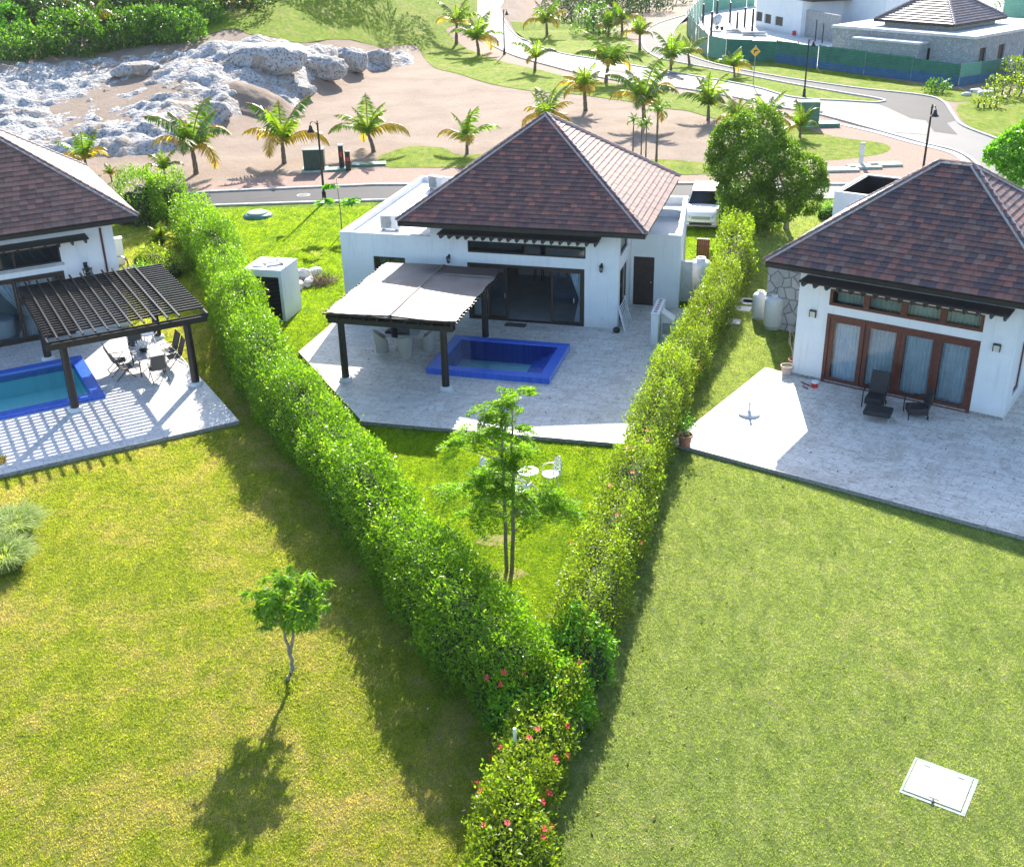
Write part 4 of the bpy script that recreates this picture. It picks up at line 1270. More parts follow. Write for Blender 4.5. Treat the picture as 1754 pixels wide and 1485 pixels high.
for x in (-4.5, -2.65, -.8, 1.05): panel(hl, 'sliding_door', x + .01, x + 1.84, .105, 2.635, .03, M['frame_dk'], M['glass'], .08, .05)
panel(hl, 'clerestory_window', -4.5, 3.02, 3.12, 3.86, .04, M['frame_dk'], M['glass_dk'], .07)
MB().box(1.2, 1.28, .035, .095, 3.19, 3.79).build('window_mullion', M['frame_dk'], hl); MB().box(-.8, -.72, .035, .095, 3.19, 3.79).build('window_mullion', M['frame_dk'], hl)
MB().box(-4.6, 3.1, -.06, -.001, 3.0, 3.1).build('window_sill', M['conc'], hl)
bracket_shade(hl, -6, 4.1, 4.12, M['dark'], .95, 20, 7)
carriage_lamp(hl, 3.9, 0, 2.72, 2.0)
MB().tube([(4.72, -.05, 4.3), (4.72, -.05, 2.3)], .045, 8).build('downpipe', M['frame_red'], hl)
curtain(HL, .3, 1.6, .1, 2.6, .42, M['curtain'], 'sheer curtain tied back behind the glass doors at the left edge', 8, (1, 1.0))
curtain(HL, 1.7, 2.6, .1, 2.6, .42, M['curtain'], 'narrow gathered sheer curtain beside the right door jamb of the left villa', 6, (-1, 1.0))
st = MB().lathe([(.55, .013), (.6, .3), (.62, .75), (.58, .8), (.3, .82), (0, .8)], 24, (0, 0, 0))
o = st.build('tub_armchair', M['curtain'], smooth=True); o.location = fr(HL, .3, 1.4, 0)
tag(o, 'rounded white tub armchair inside the glass doors of the left villa', 'armchair')


# ================================================================== PERGOLAS
def post(root, u, v, z, r=.14, foot=True):
    o = MB().lathe([(r * 1.02, 0), (r * .96, z * .5), (r * .9, z)], 16, (u, v, 0)).build('post', M['dark'], root, smooth=True)
    if foot: MB().lathe([(r * 1.75, -.0), (r * 1.7, .09), (r * 1.5, .12), (r * 1.05, .13)], 24, (u, v, 0)).build('post_foot', M['white_old'], o, smooth=True)
    return o


pc = thing('pergola', 'dark timber pergola covered with a stained cream canvas on the middle terrace', 'pergola', HC[0], HC[1])
px_ = (-8.99, -5.02); pv = (-7.5, -2.3)
for u in px_:
    for v in pv: post(pc, u, v, 2.42)
for v in pv:
    for q in (-.14, .07): MB().box(-9.45, -4.6, v + q, v + q + .07, 2.3, 2.5).build('beam', M['dark'], pc)
rf_ = MB()
rf_.box(-9.46, -9.40, -7.75, -1.5, 2.5, 2.62); rf_.box(-4.66, -4.6, -7.75, -1.5, 2.5, 2.62)
for k in range(9):
    u = -9.0 + k * .52; rf_.box(u - .03, u + .03, -7.75, -1.5, 2.502, 2.618)
rf_.build('rafter', M['dark'], pc)
sl = MB()
for k in range(21):
    v = -7.65 + k * .3; sl.box(-9.62, -4.42, v - .03, v + .03, 2.621, 2.68)
sl.build('slat', M['dark'], pc)
nu, nv = 40, 50; V = []; Fc = []
for j in range(nv + 1):
    for i in range(nu + 1):
        u = -9.5 + 5.0 * i / nu; v = -7.62 + 6.3 * j / nv
        e = min(i, nu - i, j, nv - j)
        sc_ = .05 * math.sin(i / nu * math.pi * 3) * max(0, 1 - j / 6)
        z = 2.72 + .012 * math.sin(u * 1.7 + v) * math.sin(v * .9) + (.06 if i == nu // 2 else 0) * .5
        V.append((u + .03 * math.sin(v * 4) * (i in (0, nu)), v - sc_, z))
for j in range(nv):
    for i in range(nu): q = j * (nu + 1) + i; Fc.append((q, q + 1, q + nu + 2, q + nu + 1))
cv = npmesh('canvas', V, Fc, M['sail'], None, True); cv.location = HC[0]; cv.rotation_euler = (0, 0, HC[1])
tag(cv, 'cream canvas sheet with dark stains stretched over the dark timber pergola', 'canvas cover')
b = MB()
b.bar((-6.98, -7.6, 2.775), (-6.98, -1.35, 2.775), .025, .02)
b.bar((-6.6, -2.6, 2.78), (-4.6, -2.6, 2.78), .03, .02)
b.build('batten', M['seam'], cv)
bl = MB().lathe([(.0, -.1), (.05, -.06), (.06, 0), (.02, .05), (.012, .2)], 12, (0, 0, 0)); o = bl.build('pendant_lamp', M['metal_lt'], pc, smooth=True); o.location = (-8.1, -7.4, 2.3)

pl_ = thing('pergola', 'open dark slatted pergola casting striped shade beside the turquoise pool', 'pergola', HL[0], HL[1])
for u in (1.5, 5.86):
    for v in (-8.28, -2.5): post(pl_, u, v, 2.55, .15, True)
for v in (-8.28, -2.5):
    for q in (-.15, .08): MB().box(.95, 6.6, v + q, v + q + .07, 2.42, 2.64).build('beam', M['dark'], pl_)
sl = MB()
for k in range(23):
    v = -7.95 + k * .285; sl.box(1.0, 6.62, v - .025, v + .025, 2.80, 2.87)
sl.box(1.0, 1.06, -8.6, -1.5, 2.641, 2.799); sl.box(6.56, 6.62, -8.6, -1.5, 2.641, 2.799)
sl.build('slat', M['dark'], pl_)
rf_ = MB()
for k in range(11):
    u = 1.35 + k * .42; rf_.box(u - .03, u + .03, -8.75, -1.35, 2.872, 2.94)
rf_.build('rafter', M['dark'], pl_)

# ================================================================== FOLIAGE
def leafcloud(P, N, size, aspect, rg, droop=0.0, flat=.5):
    """one bent rhombic leaf per point: (n,4,3) vertices."""
    n = len(P)
    a = rg.normal(size=(n, 3)); a /= np.linalg.norm(a, axis=1)[:, None]
    D = N * (1 - flat) + a * flat * 1.3; D[:, 2] -= droop
    D /= np.linalg.norm(D, axis=1)[:, None] + 1e-9
    b = rg.normal(size=(n, 3)); Sd = np.cross(D, b); Sd /= np.linalg.norm(Sd, axis=1)[:, None] + 1e-9
    s = size * rg.uniform(.65, 1.35, n); wd = s * aspect
    Nn = np.cross(D, Sd)
    V = np.empty((n, 4, 3))
    V[:, 0] = P; V[:, 2] = P + D * s[:, None] - Nn * (s * .18)[:, None]
    mid = P + D * (s * .45)[:, None] + Nn * (s * .06)[:, None]
    V[:, 1] = mid + Sd * (wd / 2)[:, None]; V[:, 3] = mid - Sd * (wd / 2)[:, None]
    return V


def quads(name, V, m, parent=None):
    return npmesh(name, V.reshape(-1, 3), np.arange(len(V) * 4).reshape(-1, 4), m, parent)


def polyline(pts, n):
    P = np.array([tuple(p)[:2] for p in pts]); L = np.r_[0, np.cumsum(np.hypot(*np.diff(P, axis=0).T))]
    s = np.linspace(0, L[-1], n)
    Q = np.stack([np.interp(s, L, P[:, 0]), np.interp(s, L, P[:, 1])], 1)
    return Q, L[-1]


def hedge(name, label, pts, h, w, m, seed, dens=330, size=.085, lump=.22, base=GL, group=None, hvar=.12, cat='hedge', tip=None, shell=.75):
    rg = np.random.default_rng(seed)
    pts = crom(pts, 6) if len(pts) > 2 else pts
    Q, L = polyline(pts, 400)
    T = np.gradient(Q, axis=0); T /= np.linalg.norm(T, axis=1)[:, None]; Nn = np.stack([-T[:, 1], T[:, 0]], 1)
    root = thing(name, label, cat, (Q[0, 0], Q[0, 1], base), 0, group)
    per = 2 * h + w
    n = int(per * L * dens)

    def surf(s, th, k=1.0):
        i = np.clip((s * 399), 0, 398.999); j = i.astype(int); f = i - j
        c = Q[j] * (1 - f)[:, None] + Q[np.minimum(j + 1, 399)] * f[:, None]; nn = Nn[j]; tt = T[j]
        hh = h * (1 + hvar * 2 * (vnoise(np.stack([c[:, 0], c[:, 1], 0 * s], 1), .55, seed) - .5)); ww = w * (1 + hvar * 1.4 * (vnoise(np.stack([c[:, 0], c[:, 1], 5 + 0 * s], 1), .5, seed + 3) - .5))
        cs, sn = np.cos(th), np.sin(th)
        a = np.sign(cs) * np.abs(cs) ** .62 * ww / 2 * k; z = np.abs(sn) ** .62 * hh * k
        end = np.clip(np.minimum(s, 1 - s) * L / .7, 0, 1) ** .5
        a = a * (.35 + .65 * end); z = z * (.5 + .5 * end)
        P = np.concatenate([c + nn * a[:, None], z[:, None]], 1)
        N = np.concatenate([nn * cs[:, None], sn[:, None]], 1)
        N = N / np.linalg.norm(N, axis=1)[:, None]
        d = (fbm(P, 1.1, seed + 5, 3) - .5) * 2 * lump + (vnoise(P, 3.1, seed + 6) - .5) * lump * .7
        return P + N * d[:, None], N
    s = rg.random(n); top_ = rg.random(n) < w / per; xx = rg.uniform(-1, 1, n); sn_ = np.abs(xx) ** (1 / .62)
    th = np.where(top_, np.arccos(np.sign(xx) * sn_), np.where(xx > 0, np.arcsin(sn_), np.pi - np.arcsin(sn_)))
    P, N = surf(s, th)
    depth = rg.random(n) ** 1.6 * shell * .7
    # leaves gather on shoots: pull each point towards a nearby shoot tip
    P = P - N * depth[:, None] + rg.normal(0, .035, (n, 3))
    gap = vnoise(P, 2.3, seed + 8)
    keep = (gap > .22) | (rg.random(n) < .45)
    P, N = P[keep], N[keep]
    V = leafcloud(P, N * .7 + np.array([0, 0, .5]), size, .5, rg, flat=.6)
    # shoots sticking out of the surface
    ns = int(per * L * 5)
    Ps, Ns = surf(rg.random(ns), rg.uniform(.12, np.pi - .12, ns))
    dirs = Ns * .6 + np.array([0, 0, .7]) + rg.normal(0, .25, (ns, 3)); dirs /= np.linalg.norm(dirs, axis=1)[:, None]
    ln = rg.uniform(.1, .32, ns)
    k = 7
    tt = np.tile(np.linspace(0, 1, k), ns)
    Pq = np.repeat(Ps, k, 0) + np.repeat(dirs, k, 0) * (np.repeat(ln, k) * tt)[:, None] + rg.normal(0, .012, (ns * k, 3))
    V2 = leafcloud(Pq, np.repeat(dirs, k, 0), size * .95, .5, rg, flat=.7)
    o_ = np.array([Q[0, 0], Q[0, 1], 0])
    fo = quads('foliage', np.concatenate([V, V2]) - o_, m, root)
    fo.data.materials.append(tip or M['leaf_tip'])
    fo.data.polygons.foreach_set('material_index', np.r_[np.zeros(len(V), np.int32), np.ones(len(V2), np.int32) * (np.arange(len(V2)) // 7 % 3 > 0)].astype(np.int32))
    # woody core, its dark colour carrying the shade inside the hedge
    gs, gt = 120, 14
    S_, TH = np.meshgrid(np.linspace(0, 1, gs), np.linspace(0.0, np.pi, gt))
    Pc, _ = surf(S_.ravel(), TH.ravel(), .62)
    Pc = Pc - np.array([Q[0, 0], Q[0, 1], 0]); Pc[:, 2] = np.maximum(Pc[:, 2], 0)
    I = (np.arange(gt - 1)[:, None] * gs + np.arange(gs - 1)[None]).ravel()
    npmesh('shade_toned_core', Pc, np.stack([I, I + 1, I + gs + 1, I + gs], 1), M['core'], root, True)
    return root, surf, rg, Q


def flowers(root, surf, rg, Q, n, m, size=.075, lo=0, hi=1):
    for i in range(n):
        P, N = surf(np.array([rg.uniform(lo, hi)]), np.array([rg.uniform(.35, np.pi - .35)]))
        c = Vector(P[0] - np.array([Q[0, 0], Q[0, 1], 0])); nn = Vector(N[0]); c += nn * .10
        a = nn.cross(Vector((.3, .2, 1))).normalized(); b = nn.cross(a)
        f = MB()
        for k in range(5):
            t0 = 2 * math.pi * k / 5; t1 = t0 + .55; t2 = t0 - .55; s_ = size * rg.uniform(.85, 1.2)
            P_ = lambda t, r, h: c + a * math.cos(t) * r + b * math.sin(t) * r + nn * h
            f.add([c, P_(t2, s_ * .75, .02), P_(t0, s_, .012), P_(t1, s_ * .75, .02)], [(0, 1, 2, 3)])
        f.bar(c, c + nn * .07, .012, .012)
        o = f.build('flower', m, root)


r1 = hedge('hedge', 'long bright green clipped hedge running diagonally from road to corner', hedL, 2.4, 2.0, M['leaf_hedge'], 21, dens=560, size=.085, lump=.36, hvar=.2)
flowers(*r1, 5, M['flower'], lo=.93)
r2 = hedge('hedge', 'narrower olive green hibiscus hedge with scattered orange flowers, right of the middle garden', hedR + [hedR[-1] * .0 + G(985, 1060, 1.3), G(968, 1100, 1.3)], 1.95, 1.5, M['leaf_hibiscus'], 22, dens=600, size=.07, lump=.3, hvar=.18)
flowers(*r2, 16, M['orange_fl'], .07)
r3 = hedge('hibiscus_bush', 'loose hibiscus bushes dotted with red flowers at the bottom of the picture', [G(975, 1110, 1.2)] + hedF[1:], 1.5, 1.5, M['leaf_hibiscus'], 23, dens=800, size=.085, lump=.42, hvar=.3, cat='bush', shell=.7)
flowers(*r3, 34, M['flower'], .07)
p = G(992, 1075, 1.3)
hedge('round_shrub', 'rounded glossy deep green shrub where the two long hedges meet', [p + Vector((-.75, .2, 0)), p + Vector((0, .0, 0)), p + Vector((.6, .35, 0))], 1.75, 1.9, M['leaf_mid'], 24, dens=520, size=.085, lump=.45, hvar=.3, cat='shrub')
p = G(940, 1165, 1.2)
hedge('round_shrub', 'deep green shrub with glossy leaves just below the point where the two hedges join', [p + Vector((-1.1, .6, 0)), p, p + Vector((.7, -.5, 0))], 1.65, 2.1, M['leaf_mid'], 25, dens=480, size=.085, lump=.45, hvar=.3, cat='shrub')
# tall bushes at the road end of the hedges
hedge('tall_bush', 'tall bright green bush between the left villa and the road', [G(212, 330, 1.8), G(255, 318, 1.8), G(310, 318, 1.8)], 3.0, 3.0, M['leaf_hedge'], 26, dens=230, size=.12, lump=.6, hvar=.25, cat='bush')
hedge('tall_bush', 'bright green bush standing at the road end of the long left hedge', [G(318, 345, 1.8), G(345, 372, 1.8), G(352, 400, 1.8)], 2.5, 2.2, M['leaf_hedge'], 27, dens=200, size=.11, lump=.35, cat='bush')
hedge('tall_bush', 'yellowish green bush beside the driveway right of the parked white car', [G(1262, 385, 1.5), G(1262, 412, 1.5), G(1250, 445, 1.5)], 2.3, 1.7, M['leaf_hibiscus'], 28, dens=240, size=.1, lump=.35, cat='bush')
hedge('low_hedge', 'low variegated green hedge behind the slatted pergola', [G(228, 440, .3), G(262, 440, .3), G(300, 462, .3)], .85, 1.5, M['leaf_hibiscus'], 29, dens=260, size=.1, lump=.2, cat='hedge')
hedge('low_shrub', 'small dark green shrub under the left end of the low variegated hedge', [G(232, 460, .2), G(290, 500, .2)], .7, .9, M['leaf_mid'], 30, dens=250, size=.09, lump=.2, cat='shrub')
for i, (a, b, h_, w_, lb) in enumerate([
    (1330, 432, .8, .9, 'small dark shrub on top of the stone service wing of the right villa'),
    (1402, 375, 1.1, 1.3, 'small clipped shrub beside the white wing behind the big bushy tree'),
    (845, 888, .6, .5, 'thin shrub at the inner foot of the long left hedge')][1:2]):
    q = G(a, b, GL); hedge('low_shrub', lb, [q, q + Vector((w_, .1, 0))], h_, w_, M['leaf_mid'], 40 + i, dens=250, size=.09, cat='shrub')


def blobs(parent, spots, dens, size, m, seed, aspect=.5, droop=0, flat=.6, name='foliage', lump=.3, fill=.35, gap=.25, origin=(0, 0, 0)):
    """leaves through the volume of several overlapping lobes."""
    rg = np.random.default_rng(seed); VV = []
    C = np.array([s[:3] for s in spots]); Rr_ = np.array([s[3] for s in spots])
    for (x, y, z, r_) in spots:
        n = int(4 * math.pi * r_ * r_ * dens)
        d = rg.normal(size=(n, 3)); d /= np.linalg.norm(d, axis=1)[:, None]
        rr = r_ * (1 - rg.random(n) ** 1.5 * fill)
        P = d * rr[:, None] + np.array([x, y, z])
        P += d * ((fbm(P, .9 / max(r_, .4), seed, 3) - .5) * 2 * lump * r_)[:, None]
        ins = np.zeros(n, bool)
        for c, q in zip(C, Rr_): ins |= (np.linalg.norm(P - c, axis=1) < q * .62)
        g = vnoise(P, 2.0 / max(r_, .5) * 1.2, seed + 1) > gap
        k = ~ins & g
        VV.append(leafcloud(P[k], d[k] * .7 + np.array([0, 0, .35]), size, aspect, rg, droop, flat))
    V = np.concatenate(VV) - np.array(origin)
    return quads(name, V, m, parent)


def limb(mb, a, b, r0, r1, rg, wob=.12, n=6):
    a = np.array(a, float); b = np.array(b, float); pts = []
    for i in range(n + 1):
        t = i / n; p = a + (b - a) * t
        if 0 < i < n: p = p + rg.normal(0, wob, 3) * math.sin(t * math.pi) * .6
        pts.append(Vector(p))
    mb.tube(pts, [r0 + (r1 - r0) * i / n for i in range(n + 1)], 7)


# ---- big bushy tree (two crowns) beside the driveway
b0 = G(1346, 392, GL)
rg = np.random.default_rng(5)
bt = thing('broadleaf_tree', 'large dense bushy green tree with a pale trunk beside the parked white car', 'tree', b0)
sc_ = (b0 - Vector((0, 0, CAM_H))).length / F_PX


def rel(px, py, dy=0.0):
    """offset of a crown lobe from the trunk foot, in the vertical plane dy metres behind it"""
    d = ray(px, py); t = (b0.y + dy) / d.y
    return (d.x * t - b0.x, dy, CAM_H + d.z * t - b0.z)


lob = []
for (a, b, r_, dy) in [(1262, 250, 42, .8), (1300, 225, 38, .8), (1246, 285, 30, .4), (1278, 315, 48, 0), (1300, 345, 42, -.4), (1270, 360, 34, -.3), (1290, 285, 50, -.2), (1345, 272, 26, .6), (1378, 296, 36, .4), (1395, 320, 26, 0), (1350, 315, 42, -.5), (1340, 345, 32, -.6), (1385, 340, 26, -.2), (1256, 335, 24, .2), (1245, 232, 22, .8), (1318, 238, 28, .9), (1228, 262, 18, .6), (1310, 372, 26, 0)]:
    q = rel(a, b, dy * 1.6); lob.append((q[0], q[1], q[2], r_ * sc_))
blobs(bt, lob, 330, .14, M['leaf_tree'], 6, lump=.5, gap=.33)
tr = MB()
limb(tr, (0, 0, 0), rel(1352, 340), .17, .13, rg, .05); limb(tr, rel(1352, 340), rel(1335, 300), .11, .05, rg); limb(tr, rel(1352, 340), rel(1380, 305), .10, .04, rg)
limb(tr, (-.9, .1, 0), rel(1300, 330), .14, .08, rg); limb(tr, rel(1300, 330), rel(1265, 270, .6), .08, .03, rg); limb(tr, rel(1300, 330), rel(1290, 240, .6), .08, .03, rg)
tr.build('trunk', M['trunk_pale'], bt, True)

# ---- tree at the right edge, near the road
b0 = G(1745, 395, GL)
rt_ = thing('broadleaf_tree', 'leafy green tree at the right edge of the picture beside the road', 'tree', b0)
lob = [(*rel(a, b, dy), r_ * sc_) for a, b, r_, dy in [(1722, 262, 26, 0), (1745, 245, 26, .3), (1768, 262, 30, .3), (1735, 285, 20, -.3), (1700, 265, 14, 0), (1770, 225, 22, .5), (1790, 290, 30, .4), (1745, 305, 16, -.3)]]
blobs(rt_, lob, 220, .2, M['leaf_mid'], 8, lump=.45, gap=.38)
tr = MB(); limb(tr, (0, 0, 0), rel(1750, 265), .13, .05, rg, .05); tr.build('trunk', M['trunk'], rt_, True)

# ---- small tree with drooping leaves on the left lawn
b0 = hit(493, 1168); sc_ = (b0 - Vector((0, 0, CAM_H))).length / F_PX
ml = thing('young_tree', 'small round headed tree with drooping glossy leaves alone on the left lawn', 'tree', b0)
rg = np.random.default_rng(15)
nodes = [(470, 1000, .2), (450, 1020, .2), (500, 990, .3), (530, 1010, 0), (490, 1020, -.3), (515, 1035, -.2), (465, 1045, -.1), (540, 1030, .2), (480, 1060, 0), (505, 1060, .2), (445, 1035, -.2), (520, 992, .1), (485, 985, -.1), (555, 1020, 0), (548, 1000, .2), (460, 1008, -.4), (500, 1008, .5), (530, 1050, -.2), (440, 1010, .1), (475, 1030, .45), (508, 1040, -.5), (455, 1050, .1), (440, 1045, 0), (520, 1060, .2), (500, 1045, .4), (535, 1035, -.3), (460, 1062, .3), (495, 1060, -.4), (470, 1055, -.4)]
VV = []; tr = MB()
limb(tr, (0, 0, 0), rel(502, 1145), .055, .05, rg, .02, 3); limb(tr, rel(502, 1145), rel(497, 1122), .05, .045, rg, .02, 3); limb(tr, rel(497, 1122), rel(486, 1080), .045, .03, rg, .02); limb(tr, rel(497, 1122), rel(503, 1075), .04, .03, rg, .02)
limb(tr, rel(486, 1080), rel(470, 1010), .03, .015, rg, .03); limb(tr, rel(503, 1075), rel(510, 1000), .03, .012, rg, .03); limb(tr, rel(503, 1075), rel(545, 1020), .02, .01, rg, .03); limb(tr, rel(486, 1080), rel(450, 1030), .02, .01, rg, .02)
for (a, b, dy) in nodes:
    c = np.array(rel(495 + (a - 495) * .88, b, dy))
    n = 60
    for q in range(5):
        cc = c + rg.normal(0, .14, 3)
        k = 22
        th = rg.uniform(0, 2 * np.pi, k); D = np.stack([np.cos(th), np.sin(th), rg.uniform(-.6, .5, k)], 1)
        VV.append(leafcloud(np.repeat(cc[None], k, 0) + rg.normal(0, .02, (k, 3)), D, .21, .22, rg, droop=.55, flat=.2))
quads('crown', np.concatenate(VV), M['leaf_mango'], ml); tr.build('trunk', M['trunk_pale'], ml, True)
wd = thing('weed_patch', 'round patch of taller weeds around the foot of the small tree', 'weeds', hit(480, 1157))
P = np.stack([rg.normal(0, .3, 700), rg.normal(0, .3, 700), rg.uniform(-.03, .01, 700)], 1)
quads('leaves', leafcloud(P, np.tile([0, 0, .25], (700, 1)), .08, .3, rg, flat=.6), M['leaf_tree'], wd)

# ---- feathery twin trunk tree in the middle garden
b0 = hit(871, 978); sc_ = (b0 - Vector((0, 0, CAM_H))).length / F_PX
ft = thing('feathery_tree', 'slender twin trunk tree with feathery fern like leaves in the middle garden', 'tree', b0)
rg = np.random.default_rng(19)
tr = MB()
limb(tr, (-.05, 0, 0), rel(863, 830), .055, .045, rg, .02); limb(tr, (.09, 0, 0), rel(880, 840), .06, .045, rg, .02)
limb(tr, rel(863, 830), rel(860, 700), .045, .02, rg, .03); limb(tr, rel(880, 840), rel(877, 690), .045, .015, rg, .03)
VV = []; FD = []


def frondlet(c, d, L, droop=.5, npin=9):
    """bipinnate leaf: paired pinnae of tiny leaflets along a drooping rachis."""
    d = np.array(d, float); d /= np.linalg.norm(d); pts = []
    for i in range(npin + 1):
        t = i / npin; p = np.array(c) + d * L * t; p[2] -= droop * L * t * t; pts.append(p)
    side = np.cross(d, [0, 0, 1]); side /= np.linalg.norm(side) + 1e-9
    for i in range(1, npin + 1):
        t = i / npin; pl = L * .42 * math.sin(min(1, t * 1.15 + .12) * math.pi * .85)
        for s_ in (-1, 1):
            dd = side * s_ + d * .55 + np.array([0, 0, -.25]); dd /= np.linalg.norm(dd)
            m_ = 6
            a = pts[i][None] + dd[None] * (pl * np.linspace(.15, 1, m_))[:, None]
            for s2 in (-1, 1):
                nn = d * s2 * .8 + dd * .45 + rg.normal(0, .12, 3)
                VV.append(leafcloud(a, np.repeat(nn[None], m_, 0), .065, .42, rg, flat=.08))


def spray(px, py, dy, n, L, up=.35):
    c = np.array(rel(px, py, dy))
    for i in range(n):
        th = rg.uniform(0, 2 * np.pi); frondlet(c + rg.normal(0, .05, 3), (math.cos(th), math.sin(th), up + rg.normal(0, .2)), L * rg.uniform(.75, 1.2), rg.uniform(.3, .7))
    return tuple(c)


for (a, b, dy, n, L) in [(840, 690, 0, 6, .5), (862, 680, .2, 6, .5), (893, 672, 0, 5, .45), (835, 705, -.2, 5, .45), (868, 715, .1, 7, .5), (880, 735, -.1, 7, .5), (815, 735, .1, 8, .6), (840, 745, -.3, 8, .6), (800, 750, .2, 6, .55), (870, 765, .2, 8, .5), (885, 780, 0, 8, .5), (860, 790, -.1, 8, .5), (785, 765, 0, 4, .5),
                         (850, 815, 0, 8, .55), (880, 812, .2, 7, .5), (795, 828, 0, 6, .65), (775, 838, -.1, 6, .6), (815, 815, .1, 5, .6), (845, 845, -.3, 8, .6), (825, 870, -.4, 6, .6), (805, 885, -.4, 4, .5),
                         (905, 862, 0, 5, .6), (930, 852, .2, 7, .65), (955, 866, .1, 6, .65), (970, 880, 0, 5, .55), (935, 880, -.3, 6, .6), (895, 842, 0, 5, .55), (940, 840, .4, 4, .5), (868, 830, .1, 6, .45)]:
    q = spray(a, b, dy, n, L, .2)
    src = rel(863 if a < 870 else 879, min(b + 25, 880), 0)
    limb(tr, src, q, .018, .008, rg, .03, 4)
quads('crown', np.concatenate(VV), M['leaf_feather'], ft); tr.build('trunk', M['trunk_pale'], ft, True)

# ---- ornamental grass clump, cycad, papaya
def blade_tuft(name, label, cat, c, n, L, spread, wd, m, seed, droop=.8, part='leaves', base=.3):
    rg = np.random.default_rng(seed)
    root = thing(name, label, cat, c)
    V = []; seg = 5
    for i in range(n):
        th = rg.uniform(0, 2 * np.pi); r_ = base * math.sqrt(rg.random()); l = L * rg.uniform(.6, 1.1); sp = spread * rg.uniform(.3, 1.1)
        o = np.array([math.cos(th) * r_ * 1.0, math.sin(th) * r_, 0]); th += rg.normal(0, .5)
        dr = np.array([math.cos(th), math.sin(th), 0]); sd_ = np.array([-dr[1], dr[0], 0])
        pr = None
        for k in range(seg + 1):
            t = k / seg; p = o + dr * sp * l * t * (.4 + .6 * t) + np.array([0, 0, l * (t * (1.2) - droop * t * t)])
            w2 = wd * (1 - t) ** .6 * .5 + .001
            a, b = p - sd_ * w2, p + sd_ * w2
            if pr is not None: V.append([pr[0], pr[1], b, a])
            pr = (a, b)
    quads(part, np.array(V), m, root)
    return root


for k, (a, b, lb) in enumerate([(6, 965, 'pale striped ornamental grass clump cut by the left edge of the picture'), (-34, 930, 'pale striped ornamental grass further back at the left edge'), (24, 915, 'arching ornamental grass clump behind the one at the left edge')]):
    blade_tuft('ornamental_grass', lb, 'ornamental grass', hit(a, b), 1300, 1.0, .8, .035, M['leaf_grass'], 60 + k, .7, base=.55)
for i, (a, b, lb) in enumerate([(2, 800, 'small tuft of yellow leaves at the left edge of the pale terrace')]):
    blade_tuft('ornamental_grass', lb, 'ornamental grass', hit(a, b), 120, .5, .5, .04, M['palm_y'], 70, .6, base=.15)


def papaya():
    b0 = hit(586, 402)
    h = tall(b0, 580, 345)
    t = thing('papaya_sapling', 'spindly papaya sapling with two clumps of big leaves in front of the road', 'sapling', b0)
    m_ = MB(); m_.tube([(0, 0, 0), (.02, 0, h * .7), (-.05, 0, h * 1.7)], [.04, .03, .012], 7); rg = np.random.default_rng(3)
    VV = []
    for sx, hh, n in ((-.75, h * 1.0, 9), (.65, h * .98, 9), (-.3, h * 1.55, 3)):
        limb(m_, (0, 0, h * .85 if n > 4 else h * 1.5), (sx, 0, hh), .02, .01, rg, .03, 3)
        for i in range(n):
            th = rg.uniform(0, 2 * np.pi); c = np.array([sx + .32 * math.cos(th) * rg.random(), .3 * math.sin(th), hh + rg.uniform(-.15, .15)])
            for q in range(7):
                a = th + (q - 3) * .45; VV.append(leafcloud(c[None], np.array([[math.cos(a), math.sin(a), -.15]]), .42, .42, rg, droop=.15, flat=.05))
    quads('leaves', np.concatenate(VV), M['leaf_mid'], t); m_.build('stem', M['trunk_pale'], t)


papaya()


